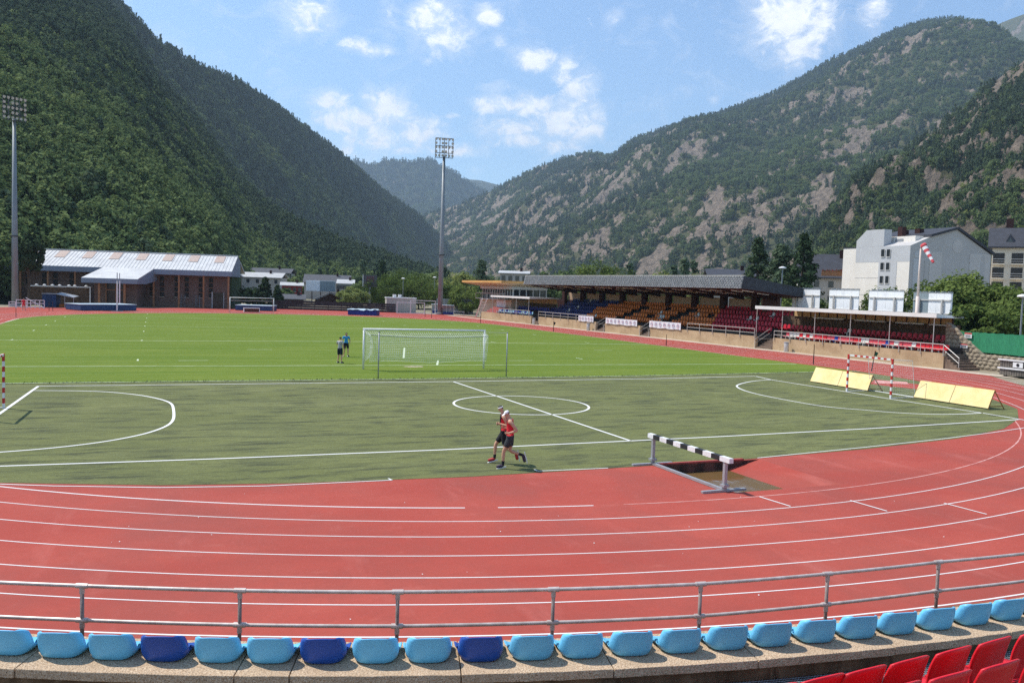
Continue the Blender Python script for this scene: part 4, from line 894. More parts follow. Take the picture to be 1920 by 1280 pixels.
# marker stakes round the infield
M_STAKE = mat('stake_wood', rgb(120, 84, 50, 0.7), 0.8, 0.5, 5); M_FLAG = mat('flag_dark', (0.03, 0.03, 0.035), 0.8, 0.2); M_FLAGG = mat('flag_green', (0.02, 0.13, 0.06), 0.8, 0.2); M_STRIPE = mat('stake_black', (0.02, 0.02, 0.02), 0.7)
def stake(label, foot, top, flag=None, lean=0.0):
    f_ = V3(*G(*foot)); h_ = max(0.8, zat(top[0], top[1], f_)); g = thing('marker_stake', label, 'stake', f_, 0, 'thin stakes along the edge of the infield'); tp = V3(lean, 0, h_)
    mb = MB(); mb.tube([V3(0, 0, 0), tp], 0.035, 6, r2=0.028); mb.build('pole', M_STAKE, g)
    mb = MB(); mb.tube([tp * 0.02, tp * 0.45], 0.040, 6); mb.build('lower_sleeve', M_STRIPE, g)
    if flag:
        mb = MB(); vs = []
        for j in range(4):
            for i in range(5):
                u = i / 4; v = j / 3; vs.append((tp.x + u * 0.30 * (1 - 0.5 * v), 0.05 * math.sin(u * 6 + v * 2), tp.z - 0.02 - v * 0.34 - u * 0.18))
        mb.add(vs, [(j * 5 + i, j * 5 + i + 1, j * 5 + i + 6, j * 5 + i + 5) for j in range(3) for i in range(4)]); mb.build('flag', flag, g, fixn=False)
stake('thin dark stake beside the track in front of the announcer building', (901, 606), (902, 587))
stake('stake with a drooping dark flag in front of the blue seats', (1037.5, 622), (1040, 602), M_FLAG)
stake('wooden stake below the rightmost printed banner', (1249, 648), (1252, 627))
stake('tall dark stake where the grass meets the turf near the right straight', (1525, 683), (1527.5, 645))
stake('leaning stake with a green rag behind the handball goal', (1634, 696), (1640, 657), M_FLAGG, 0.25)
stake('short dark stake at the left edge of the far grass', (30, 594.5), (31, 577))
stake('white tipped stake left of the pole vault mat', (92, 583), (93, 566)); stake('white tipped stake nearest the pole vault mat', (99, 583), (99.5, 564.5))
stake('thin stake in front of the white goal frames, left one', (797, 594), (798, 580)); stake('thin stake in front of the white goal frames, right one', (809, 596), (810, 580))

# landing mats and vault uprights
M_MATB = mat('mat_blue', rgb(48, 84, 128, 0.8), 0.6, 0.25, 1.5, bump=0.15, bscale=3); M_MATW = mat('mat_cover', rgb(196, 214, 222, 0.85), 0.6, 0.15, 1.2, bump=0.2, bscale=3); M_MATD = mat('mat_royal_blue', rgb(28, 56, 150, 0.8), 0.55, 0.3, 1.5, bump=0.3, bscale=3)
def landing_mat(label, l, r, top, depth, side, cover, name='landing_mat', split=0.6):
    a = V3(*G(*l)); b = V3(*G(*r)); h_ = zat(l[0], top, a); ax = math.atan2(b.y - a.y, b.x - a.x); n = (b - a).length; g = thing(name, label, 'mat', (a + b) / 2, ax)
    for k, (x0_, x1_) in enumerate(((-n / 2, -n / 2 + n * split - 0.02), (-n / 2 + n * split + 0.02, n / 2))):
        mb = MB(); mb.bb(x0_, x1_, 0, depth, 0.05, h_ - 0.06); mb.build('foam_block', side, g, bevel=0.04)
    mb = MB(); mb.bb(-n / 2 - 0.05, n / 2 + 0.05, -0.06, depth + 0.05, h_ - 0.06, h_ + 0.03); mb.build('top_cover', cover, g, bevel=0.03)
    mb = MB(); mb.bb(-n / 2 + 0.1, n / 2 - 0.1, 0.1, depth - 0.1, 0.0, 0.05); mb.build('pallet', M_WOOD, g); return g
landing_mat('long blue pole vault mat with a pale top in front of the brick hall', (151, 582.5), (256, 582.5), 570.5, 5.0, M_MATB, M_MATW)
landing_mat('blue mat with a white top behind the far football goal', (441, 581.5), (509, 583.5), 571.5, 4.0, M_MATB, M_MATW, split=0.62)
g = landing_mat('low royal blue high jump mat by the black fence', (652, 590.3), (706, 592), 582, 3.0, M_MATD, M_MATD)
mb = MB()
r5 = random.Random(3); n_ = 12
for i in range(n_):
    for j in range(5):
        pass
vs = [(-3.0 + 6.0 * i / 11, 0.1 + 2.8 * j / 4, 0.92 + r5.uniform(-0.10, 0.16)) for j in range(5) for i in range(12)]
mb.add(vs, [(j * 12 + i, j * 12 + i + 1, j * 12 + i + 13, j * 12 + i + 12) for j in range(4) for i in range(11)]); mb.v = [(x * 0.85, y, z * 0.98) for x, y, z in mb.v]
o = mb.build('crumpled_sheet', M_MATW, g, smooth=True, fixn=False)
def upright(label, foot, top):
    f_ = V3(*G(*foot)); h_ = zat(top[0], top[1], f_); g = thing('vault_upright', label, 'upright', f_, 0, 'pole vault uprights')
    mb = MB(); mb.tube([V3(0, 0, 0.05), V3(0, 0, h_ * 0.78)], 0.11, 6); mb.build('mast', M_WHITE, g); mb = MB(); mb.tube([V3(0, 0, h_ * 0.78), V3(0, 0, h_)], 0.07, 6); mb.build('extension', M_GREYM, g); mb = MB(); mb.bb(-0.8, 0.8, -0.12, 0.12, 0, 0.08); mb.build('base', M_GREYM, g)
upright('white pole vault upright standing in front of the long mat', (219.5, 583.5), (220, 511)); upright('white pole vault upright standing behind the long mat', (224.2, 577.6), (224.2, 512))
bn = thing('team_bench', 'small brown box bench with a white frame before the far goal', 'bench', V3(*G(472, 585.3)))
mb = MB(); mb.bb(-1.15, 1.15, 0, 0.55, 0.05, 0.62); mb.build('panel', mat('brown_board', rgb(110, 62, 48, 0.7), 0.8, 0.3), bn)
mb = MB(); mb.bb(-1.28, 1.28, -0.06, 0.62, 0.62, 0.70); mb.build('seat', M_WHITE, bn)
for s_ in (-1, 1): mb = MB(); mb.bb(s_ * 1.22 - 0.05, s_ * 1.22 + 0.05, -0.05, 0.5, 0, 0.62); mb.build('leg', M_WHITE, bn)
# ------------------------------------------------------------------ people
M_SKIN = mat('skin_tan', (0.60, 0.33, 0.21), 0.55, 0.12, 6); M_HAIR = mat('hair_black', (0.012, 0.010, 0.009), 0.6)
M_CLR = {'red': mat('cloth_red', (0.78, 0.028, 0.045), 0.85, 0.2, 9, bump=0.2), 'black': mat('cloth_black', (0.018, 0.018, 0.020), 0.85, 0.2, 9), 'dark': mat('cloth_charcoal', (0.045, 0.050, 0.055), 0.85, 0.3, 9, bump=0.2), 'white': mat('cloth_white', (0.80, 0.79, 0.78), 0.85, 0.1, 9),
         'grey': mat('cloth_grey', (0.40, 0.40, 0.41), 0.9, 0.15, 9, bump=0.2), 'blue': mat('cloth_blue', (0.035, 0.30, 0.62), 0.85, 0.15, 9, bump=0.2), 'navy': mat('cloth_navy', (0.015, 0.02, 0.04), 0.85, 0.2, 9), 'shoe_red': mat('shoe_red', (0.50, 0.03, 0.035), 0.6, 0.2), 'shoe_dark': mat('shoe_dark', (0.06, 0.04, 0.07), 0.6, 0.3), 'sole': mat('shoe_sole', (0.7, 0.7, 0.68), 0.7)}
def skinned(name, nodes, edges, root=0, sub=2):
    """continuous body grown over a joint skeleton; nodes: (x, y, z, rx, ry)"""
    me = bpy.data.meshes.new(name); me.from_pydata([n[:3] for n in nodes], edges, []); me.update()
    o = bpy.data.objects.new(name, me); COL.objects.link(o); md = o.modifiers.new('skin', 'SKIN'); md.use_smooth_shade = True
    for i, n in enumerate(nodes):
        sv = me.skin_vertices[0].data[i]; sv.radius = (n[3], n[4]); sv.use_root = (i == root)
    o.modifiers.new('sub', 'SUBSURF').levels = sub
    dg = bpy.context.evaluated_depsgraph_get(); ev = o.evaluated_get(dg); m2 = bpy.data.meshes.new_from_object(ev)
    bpy.data.objects.remove(o); m2.shade_smooth(); return m2
def shell_from(me, test, off, name, material, parent):
    """clothing: the body faces for which test holds, pushed outwards"""
    bm = bmesh.new(); bm.from_mesh(me); bm.normal_update()
    kill = [f for f in bm.faces if not test(f.calc_center_median())]; bmesh.ops.delete(bm, geom=kill, context='FACES')
    for v in bm.verts: v.co += v.normal * off
    bmesh.ops.solidify(bm, geom=bm.faces[:], thickness=0.006)
    m2 = bpy.data.meshes.new(name); bm.to_mesh(m2); bm.free(); m2.shade_smooth(); return link(name, m2, material, parent)
def seg_d(p, a, b):
    a = Vector(a); b = Vector(b); t = max(0, min(1, (p - a).dot(b - a) / max(1e-9, (b - a).length_squared))); return (p - a - (b - a) * t).length, t
def hand_nodes(w, d, s=1.0, side=1):
    """palm, four fingers and a thumb from wrist w along direction d"""
    d = Vector(d).normalized(); up = Vector((0, 0, 1)); sd = d.cross(up); sd = sd.normalized() if sd.length > 1e-3 else Vector((0, 1, 0)); nn = sd.cross(d).normalized(); N = []; E = []
    return d, sd, nn
def person(label, J, cloth, loc, rz, hair='short', extra=None, scale=1.0, name='person'):
    """J: joint dictionary in metres, x forward, y left, z up"""
    g = thing(name, label, 'person', loc, rz); g.scale = (scale,) * 3
    P = {k: Vector(v) for k, v in J.items()}; nodes = []; edges = []; idx = {}
    def nd(k, p, rx, ry=None): idx[k] = len(nodes); nodes.append((p[0], p[1], p[2], rx, ry or rx)); return idx[k]
    def ed(a, b): edges.append((idx[a], idx[b]))
    pel, neck = P['pelvis'], P['neck']; sp = neck - pel
    nd('pelvis', pel, 0.135, 0.105); nd('waist', pel + sp * 0.30, 0.118, 0.090); nd('chest', pel + sp * 0.68, 0.150, 0.112); nd('upper', pel + sp * 0.90, 0.105, 0.085); nd('neck', neck + sp * 0.04, 0.052)
    hd = P['head']; nk = neck + sp * 0.04; hdir = (hd - nk).normalized(); fw_ = Vector((1, 0, 0))
    nd('skull0', hd - hdir * 0.055 + fw_ * 0.012, 0.066, 0.060); nd('skull1', hd + hdir * 0.015, 0.083, 0.078); nd('skull2', hd + hdir * 0.085, 0.066, 0.062)
    for a, b in (('pelvis', 'waist'), ('waist', 'chest'), ('chest', 'upper'), ('upper', 'neck'), ('neck', 'skull0'), ('skull0', 'skull1'), ('skull1', 'skull2')): ed(a, b)
    for s_ in ('l', 'r'):
        sh, el, wr, hp, kn, an, toe = (P[q + s_] for q in ('sh_', 'el_', 'wr_', 'hip_', 'kn_', 'an_', 'toe_'))
        nd('sh' + s_, sh, 0.060); nd('ua' + s_, sh + (el - sh) * 0.45, 0.049); nd('el' + s_, el, 0.038); nd('fa' + s_, el + (wr - el) * 0.4, 0.038); nd('wr' + s_, wr, 0.025)
        hdv = (P['hd_' + s_] - wr); nd('pm' + s_, wr + hdv * 0.55, 0.034, 0.020)
        nd('hp' + s_, hp, 0.092); nd('th' + s_, hp + (kn - hp) * 0.45, 0.078); nd('kn' + s_, kn, 0.054); nd('cf' + s_, kn + (an - kn) * 0.32, 0.056); nd('sn' + s_, kn + (an - kn) * 0.75, 0.037); nd('an' + s_, an, 0.036); nd('ft' + s_, an + (toe - an) * 0.5, 0.038, 0.034); nd('to' + s_, toe, 0.030, 0.022)
        for a, b in (('upper', 'sh'), ('sh', 'ua'), ('ua', 'el'), ('el', 'fa'), ('fa', 'wr'), ('wr', 'pm'), ('pelvis', 'hp'), ('hp', 'th'), ('th', 'kn'), ('kn', 'cf'), ('cf', 'sn'), ('sn', 'an'), ('an', 'ft'), ('ft', 'to')):
            ed(a if a in ('upper', 'pelvis') else a + s_, b + s_)
    me = skinned('body', nodes, edges); body = link('body', me, M_SKIN, g)
    bonesA = [(P['sh_' + s], P['el_' + s]) for s in 'lr'] + [(P['el_' + s], P['wr_' + s]) for s in 'lr']
    def part(p):
        best = ('torso', seg_d(p, pel, neck)[0] - 0.06, seg_d(p, pel, neck)[1])
        for nm, a, b, rr in [('arm', P['sh_' + s], P['el_' + s], 0.0) for s in 'lr'] + [('fore', P['el_' + s], P['hd_' + s], 0.0) for s in 'lr'] + [('thigh', P['hip_' + s], P['kn_' + s], 0.0) for s in 'lr'] + [('shin', P['kn_' + s], P['an_' + s], 0.0) for s in 'lr'] + [('foot', P['an_' + s], P['toe_' + s], 0.0) for s in 'lr'] + [('head', nk, hd + hdir * 0.1, 0.01)]:
            d_, t_ = seg_d(p, a, b)
            if d_ - rr < best[1]: best = (nm, d_ - rr, t_)
        return best
    slv = cloth.get('sleeve', 0)
    def is_shirt(p):
        n_, d_, t_ = part(p); h_ = (p - pel).dot(sp) / sp.length_squared
        return (n_ in ('torso',) and 0.02 < h_ < 0.985) or (n_ == 'arm' and t_ < slv) or (n_ == 'thigh' and h_ > 0.02)
    def is_short(p):
        n_, d_, t_ = part(p); h_ = (p - pel).dot(sp) / sp.length_squared; return (n_ == 'torso' and h_ < 0.10) or (n_ == 'thigh' and t_ < cloth.get('short', 0.62) and h_ < 0.12)
    shell_from(me, is_shirt, 0.014, 'shirt', cloth['top'], g); shell_from(me, is_short, 0.020, 'shorts', cloth['bottom'], g)
    if cloth.get('side'):
        shell_from(me, lambda p: is_shirt(p) and cloth['side_test'](p - pel), 0.019, 'side_panel', cloth['side'], g)
    for s_ in 'lr':
        an, toe, kn = P['an_' + s_], P['toe_' + s_], P['kn_' + s_]
        shell_from(me, lambda p, a=an, b=toe: seg_d(p, a, b)[0] < 0.075 and (p - a).dot((a - kn).normalized()) > -0.012, 0.013, 'shoe', cloth['shoe'], g)
        d = (toe - an); d2 = d.normalized(); dn = (an - kn).normalized(); dn = (dn - d2 * dn.dot(d2)).normalized(); y_ = d2.cross(dn)
        c = an + d * 0.42 + dn * 0.062; M3 = Matrix((d2, y_, dn)).transposed(); mb = MB(); mb.box(c, (d.length + 0.13, 0.085, 0.024), M=M3); mb.build('sole', M_CLR['sole'], g, bevel=0.008)
        if cloth.get('sock'):
            shell_from(me, lambda p, a=an, b=kn: seg_d(p, a, a + (b - a) * 0.22)[0] < 0.055 and (p - a).dot((b - a).normalized()) > 0.0, 0.008, 'sock', cloth['sock'], g)
        # fingers
        wr, hd_ = P['wr_' + s_], P['hd_' + s_]; d = (hd_ - wr).normalized(); sd = Vector((0, 0, 1)) - d * d.z; sd = sd.normalized() if sd.length > 0.1 else Vector((1, 0, 0)); cu = d.cross(sd) * (1 if s_ == 'l' else -1)
        for k, ln in enumerate((0.062, 0.072, 0.068, 0.052)):
            b = wr + d * 0.075 + sd * (0.026 - 0.017 * k); mb = MB(); p1 = b + d * ln * 0.45 + cu * 0.004; p2 = p1 + (d * 0.55 + cu * 0.8).normalized() * ln * 0.35; p3 = p2 + (d * 0.05 + cu).normalized() * ln * 0.3
            mb.tube([b, p1, p2, p3], [0.0095, 0.009, 0.008, 0.006], 6); mb.build('finger', M_SKIN, g, smooth=True)
        b = wr + d * 0.025 + sd * 0.022; mb = MB(); p1 = b + (d * 0.6 + sd * 0.8).normalized() * 0.032; p2 = p1 + (d + cu * 0.4).normalized() * 0.03; mb.tube([b, p1, p2], [0.012, 0.0105, 0.007], 6); mb.build('thumb', M_SKIN, g, smooth=True)
    # face and hair
    yy = Vector((0, 1, 0)); fx = Vector((1, 0, 0)); fx = (fx - hdir * fx.dot(hdir)).normalized(); yy = hdir.cross(fx)
    if 'look' in J: q = Matrix.Rotation(J['look'], 3, hdir) if False else None
    mb = MB(); mb.add([hd + fx * 0.074 + hdir * 0.02, hd + fx * 0.100 - hdir * 0.022, hd + fx * 0.072 - hdir * 0.034 + yy * 0.015, hd + fx * 0.072 - hdir * 0.034 - yy * 0.015], [(0, 1, 2), (0, 3, 1), (1, 3, 2), (0, 2, 3)]); mb.build('nose', M_SKIN, g)
    for s_ in (-1, 1):
        mb = MB(); mb.lathe([(0.002, -0.006), (0.009, -0.003), (0.009, 0.003), (0.002, 0.006)], (0, 0, 0), 8); o = mb.build('eye', M_HAIR, g); o.location = hd + fx * 0.070 + yy * s_ * 0.032 + hdir * 0.012
        mb = MB(); mb.lathe([(0.004, -0.03), (0.017, -0.018), (0.020, 0.010), (0.006, 0.03)], (0, 0, 0), 8); o = mb.build('ear', M_SKIN, g, smooth=True); o.location = hd + yy * s_ * 0.080 - hdir * 0.004; o.scale = (1, 0.4, 1)
    mb = MB(); mb.box(hd + fx * 0.070 - hdir * 0.058, (0.012, 0.042, 0.008)); mb.build('mouth', mat('lip', (0.24, 0.09, 0.07), 0.6), g)
    shell_from(me, lambda p: (p - hd).length < 0.16 and (p - hd).dot(hdir) > -0.06 and ((p - hd).dot(hdir) - 0.9 * (p - hd).dot(fx) > 0.018), 0.008, 'hair', M_HAIR, g)
    if extra: extra(g, hd, hdir, fx, yy, me, pel, sp)
    return g
def cap(g, hd, hdir, fx, yy, me, pel, sp):
    shell_from(me, lambda p: (p - hd).length < 0.17 and (p - hd).dot(hdir) > 0.022, 0.018, 'cap', M_CLR['white'], g)
    mb = MB(); vs = []
    for j in range(2):
        for i in range(9):
            a = -1.15 + 2.3 * i / 8; r_ = 0.088 if j == 0 else 0.088 + 0.078 * math.cos(a * 0.85)
            vs.append(hd + hdir * (0.040 - 0.022 * j) + fx * r_ * math.cos(a) + yy * r_ * math.sin(a) * (1 if j == 0 else 0.85))
    mb.add(vs + [v + hdir * 0.008 for v in vs], [(i, i + 1, 10 + i, 9 + i) for i in range(8)] + [(18 + i, 27 + i, 28 + i, 19 + i) for i in range(8)] + [(9 + i, 10 + i, 28 + i, 27 + i) for i in range(8)]); mb.build('cap_brim', M_CLR['white'], g)
def headband(g, hd, hdir, fx, yy, me, pel, sp):
    shell_from(me, lambda p: (p - hd).length < 0.16 and 0.012 < (p - hd).dot(hdir) < 0.044, 0.013, 'headband', M_CLR['white'], g)
def away(look):   # heading so that +x points along the picture direction
    return look
LEFT = math.atan2(-RGT[1], -RGT[0])
# runner in front: facing left, left side to the camera, on the left leg
J2 = dict(pelvis=(0, 0, 0.90), neck=(0.035, 0, 1.405), head=(0.115, 0, 1.560), sh_l=(0.02, 0.175, 1.36), sh_r=(0.03, -0.175, 1.36), el_l=(-0.185, 0.225, 1.115), wr_l=(0.055, 0.185, 1.035), hd_l=(0.20, 0.135, 1.015), el_r=(-0.05, -0.24, 1.09), wr_r=(0.19, -0.16, 1.12), hd_r=(0.32, -0.09, 1.16),
          hip_l=(0.01, 0.092, 0.86), hip_r=(0, -0.092, 0.86), kn_l=(0.185, 0.085, 0.485), an_l=(0.195, 0.085, 0.095), toe_l=(0.375, 0.095, 0.045), kn_r=(0.00, -0.095, 0.475), an_r=(-0.375, -0.09, 0.365), toe_r=(-0.43, -0.085, 0.175))
p = G(941, 877.5); r2_ = person('runner in a white cap, red sleeveless shirt and grey shorts, nearer the camera', J2, dict(top=M_CLR['red'], bottom=M_CLR['dark'], shoe=M_CLR['shoe_dark'], sock=M_CLR['black'], short=0.60), (p[0] + RGT[0] * 0.22, p[1] + RGT[1] * 0.22, 0.012), LEFT, extra=cap)
J1 = dict(pelvis=(0, 0, 0.93), neck=(0.05, 0, 1.45), head=(0.125, 0, 1.615), sh_l=(0.03, 0.175, 1.40), sh_r=(0.04, -0.175, 1.40), el_l=(-0.10, 0.23, 1.14), wr_l=(0.13, 0.16, 1.19), hd_l=(0.26, 0.12, 1.20), el_r=(-0.10, -0.23, 1.14), wr_r=(0.14, -0.13, 1.13), hd_r=(0.26, -0.07, 1.14),
          hip_l=(0.01, 0.092, 0.89), hip_r=(0.01, -0.092, 0.89), kn_r=(0.25, -0.085, 0.545), an_r=(0.27, -0.085, 0.12), toe_r=(0.455, -0.10, 0.055), kn_l=(-0.02, 0.095, 0.50), an_l=(-0.36, 0.09, 0.33), toe_l=(-0.40, 0.085, 0.14))
p = G(921, 868.5); r1_ = person('runner with a white headband, red and black singlet and black shorts, on the far side', J1, dict(top=M_CLR['red'], bottom=M_CLR['black'], shoe=M_CLR['shoe_red'], sock=M_CLR['black'], short=0.72, side=M_CLR['black'], side_test=lambda q: q.x > 0.085 or q.x < -0.075), (p[0] + RGT[0] * 0.36, p[1] + RGT[1] * 0.36, 0.012), LEFT, extra=headband)
# two men talking on the grass
JS = dict(pelvis=(0, 0, 0.92), neck=(0, 0, 1.44), head=(0.03, 0, 1.60), sh_l=(0, 0.19, 1.39), sh_r=(0, -0.19, 1.39), el_l=(0.03, 0.30, 1.18), wr_l=(0.18, 0.20, 1.36), hd_l=(0.19, 0.13, 1.47), el_r=(-0.02, -0.27, 1.12), wr_r=(0.08, -0.27, 0.89), hd_r=(0.12, -0.26, 0.78),
          hip_l=(0, 0.095, 0.88), hip_r=(0, -0.095, 0.88), kn_l=(0.03, 0.13, 0.48), an_l=(0.0, 0.17, 0.09), toe_l=(0.17, 0.20, 0.03), kn_r=(0.02, -0.12, 0.48), an_r=(-0.02, -0.15, 0.09), toe_r=(0.15, -0.19, 0.03))
p = G(637, 681); person('man in a grey shirt and dark shorts seen from behind', JS, dict(top=M_CLR['grey'], bottom=M_CLR['navy'], shoe=M_CLR['black'], sleeve=0.55, short=0.80), (p[0], p[1], 0.012), math.atan2(FWD[1], FWD[0]) - 0.5)
JB = dict(JS); JB.update(el_l=(0.0, 0.27, 1.12), wr_l=(0.10, 0.24, 0.90), hd_l=(0.14, 0.22, 0.80), kn_l=(0.10, 0.11, 0.50), an_l=(0.10, 0.12, 0.09), toe_l=(0.27, 0.15, 0.03), an_r=(-0.12, -0.13, 0.09), toe_r=(0.04, -0.18, 0.03))
p = G(648.5, 668.7); person('man in a bright blue shirt and black shorts facing the other man', JB, dict(top=M_CLR['blue'], bottom=M_CLR['black'], shoe=M_CLR['black'], sleeve=0.55, short=0.78), (p[0], p[1], 0.012), math.atan2(-FWD[1], -FWD[0]) + 0.5, scale=1.0)
JW = dict(JS); JW.update(el_l=(-0.05, 0.25, 1.14), wr_l=(0.08, 0.24, 0.95), hd_l=(0.12, 0.23, 0.86), kn_l=(0.16, 0.10, 0.50), an_l=(0.18, 0.10, 0.10), toe_l=(0.34, 0.11, 0.05), kn_r=(-0.02, -0.1, 0.48), an_r=(-0.22, -0.1, 0.14), toe_r=(-0.08, -0.1, 0.05))
p = G(44.5, 581.5); person('small figure in red walking on the far track beside the white barriers', JW, dict(top=M_CLR['red'], bottom=M_CLR['red'], shoe=M_CLR['black'], sleeve=0.6, short=0.9), (p[0], p[1], 0.006), math.atan2(-FWD[1], -FWD[0]) + 0.9)
def ordn(n):
    T = ['', '', 'twenty', 'thirty', 'forty', 'fifty', 'sixty', 'seventy', 'eighty', 'ninety']; TH = ['', '', 'twentieth', 'thirtieth', 'fortieth', 'fiftieth', 'sixtieth', 'seventieth', 'eightieth', 'ninetieth']
    return ORD[n - 1] if n <= 24 else (TH[n // 10] if n % 10 == 0 else T[n // 10] + '-' + ORD[n % 10 - 1])
# ------------------------------------------------------------------ grandstands on the right
def WX(y): return float(np.interp(y, [2, 11.4, 29.9, 51.5, 80, 98, 112], [41.5, 41.2, 40.4, 38.9, 37.0, 35.3, 34.6]))
def onW(px, py, v=0.0):
    x = 40 + v
    for _ in range(15): p = RX(px, py, x); x = WX(p[1]) + v
    return p
M_SANDW = ground_mat('stand_wall', rgb(206, 178, 142, 0.82), [(rgb(180, 150, 116, 0.8), (0.5, 0.5, 0.9), 0.42, 0.65, 0.8), (rgb(150, 124, 94, 0.75), (1.6, 1.6, 0.25), 0.55, 0.75, 0.6)], 0.9, 0.2, 14, 0.01)
M_DKBROWN = mat('dark_brown_paint', rgb(66, 30, 24, 0.8), 0.7, 0.3, 2); M_SOFFIT = mat('soffit_timber', rgb(96, 48, 36, 0.8), 0.75, col2=rgb(66, 30, 24, 0.8), vscale=1.2, stretch=(6, 0.4, 1)); M_PANEL = mat('beige_panel', rgb(206, 172, 142, 0.8), 0.8, 0.12, 0.6); M_TAN = mat('tan_panel', rgb(214, 176, 124, 0.85), 0.8, 0.12, 0.8)
M_TERR = mat('terrace_dark', rgb(84, 76, 70, 0.7), 0.95, 0.35, 1.0); M_SLATE = mat('slate_scales', rgb(168, 170, 172, 0.85), 0.8, col2=rgb(112, 114, 118, 0.85), vscale=3.2, stretch=(1, 3.0, 1), bump=0.5, bscale=5); M_SLATE2 = mat('slate_dark', rgb(70, 74, 80, 0.75), 0.75, 0.35, 2.5, bump=0.4, bscale=4)
M_RAILW = mat('pale_rail', rgb(214, 208, 200, 0.85), 0.4, 0.1, metal=0.2); M_LAMPW = mat('lamp_tube', (0.82, 0.78, 0.72), 0.5); M_STEP = mat('stair_concrete', rgb(150, 126, 108, 0.75), 0.9, 0.4, 3)
SC = {'orange': plastic('orange_plastic', rgb(236, 128, 50, 0.92)), 'red': plastic('dark_red_plastic', rgb(200, 34, 54, 0.9)), 'blue': plastic('navy_plastic', rgb(40, 58, 118, 0.9)), 'white': plastic('white_plastic', rgb(226, 220, 210, 0.9)), 'brightred': plastic('bright_red_plastic', rgb(222, 32, 44, 0.9)), 'pink': plastic('faded_red_plastic', rgb(226, 88, 96, 0.85)), 'pale': plastic('pale_blue_plastic', rgb(150, 194, 216, 0.85)), 'mid': plastic('mid_blue_plastic', rgb(36, 66, 160, 0.85))}
def small_seat(material, name):
    """stand seat facing -x: shell back, pan, small upstand"""
    mb = MB(); nu = 5; prof = [(0.06, 0.40), (0.03, 0.26), (0.0, 0.10), (-0.03, 0.02), (-0.16, 0.0), (-0.32, 0.03), (-0.40, 0.02), (-0.41, -0.03)]; vs = []
    for x, z in prof:
        for i in range(nu):
            u = i / (nu - 1) * 2 - 1; vs.append((x - 0.03 * u * u * (z > 0.05), u * 0.215 * (0.92 if z > 0.3 else 1), z + 0.02 * u * u * (z < 0.05) - (0.03 * abs(u) ** 4 if z > 0.35 else 0)))
    fs = [(j * nu + i, j * nu + i + 1, (j + 1) * nu + i + 1, (j + 1) * nu + i) for j in range(len(prof) - 1) for i in range(nu - 1)]
    mb.add(vs, fs); mb.bb(-0.30, -0.02, -0.05, 0.05, -0.20, -0.005)
    me = bpy.data.meshes.new(name); me.from_pydata(mb.v, [], mb.f); me.materials.append(material); me.update(); return me
SM = {k: small_seat(m_, 'stand_seat_' + k) for k, m_ in SC.items()}
NSEAT = [0]; REST = {}
def stand_seat(c, x, y, z, label, group):
    if NSEAT[0] < 296:
        NSEAT[0] += 1; o = link('stand_seat', SM[c]); o.location = (x, y, z); o.rotation_euler = (0, random.gauss(0, 0.03), random.gauss(0, 0.03)); tag(o, label, 'seat', group)
    else: REST.setdefault(c, []).append((x, y, z))
def wall_run(root, y0, y1, z1, name='front_wall', v0=0.0, v1=0.30, z0=-0.05):
    mb = MB(); n = max(1, int(abs(y1 - y0) / 2)); ys = [y0 + (y1 - y0) * i / n for i in range(n + 1)]
    for a, b in zip(ys[:-1], ys[1:]):
        xa, xb = WX(a), WX(b); mb.add([(xa + v0, a, z0), (xa + v1, a, z0), (xb + v1, b, z0), (xb + v0, b, z0), (xa + v0, a, z1), (xa + v1, a, z1), (xb + v1, b, z1), (xb + v0, b, z1)], [(0, 1, 5, 4), (1, 2, 6, 5), (2, 3, 7, 6), (3, 0, 4, 7), (4, 5, 6, 7)])
    return mb
def yband(y0, y1, v0, v1, z0, z1): return wall_run(None, y0, y1, z1, v0=v0, v1=v1, z0=z0)
def rail_run(root, y0, y1, zb, h=0.76, name='railing', v=0.12, step=2.1):
    n = max(1, round(abs(y1 - y0) / step)); mb = MB(); ys = [y0 + (y1 - y0) * i / n for i in range(n + 1)]
    r_ = None
    mb.tube([(WX(y) + v - 0.2, y, zb + h) for y in ys], 0.035, 5); mb.tube([(WX(y) + v - 0.2, y, zb + h * 0.45) for y in ys], 0.028, 5)
    r_ = local(root, mb).build(name, M_RAILW, root)
    for y in ys:
        mb = MB(); mb.tube([(WX(y) + v - 0.2, y, zb - 0.22), (WX(y) + v - 0.2, y, zb + h)], 0.03, 5); mb.tube([(WX(y) + v - 0.2, y, zb - 0.1), (WX(y) + v + 0.05, y, zb - 0.1)], 0.025, 4); local(root, mb).build('post', M_RAILW, r_)
def stairs(root, y0, y1, z1, depth=2.0, n=6, v0=0.0):
    for k in range(n):
        mb = yband(y0 + 0.05, y1 - 0.05, v0 + depth * k / n, v0 + depth, z1 * k / n - (0.05 if k == 0 else 0), z1 * (k + 1) / n); local(root, mb).build('step', M_STEP, root)

# apron between track and stands
mb = MB(); strip(mb, [(WX(y) - 0.75, y) for y in np.linspace(6, 111, 40)], 1.5, 0.006); o = mb.build('stand_apron', M_APRON, fixn=False); tag(o, kind='structure')
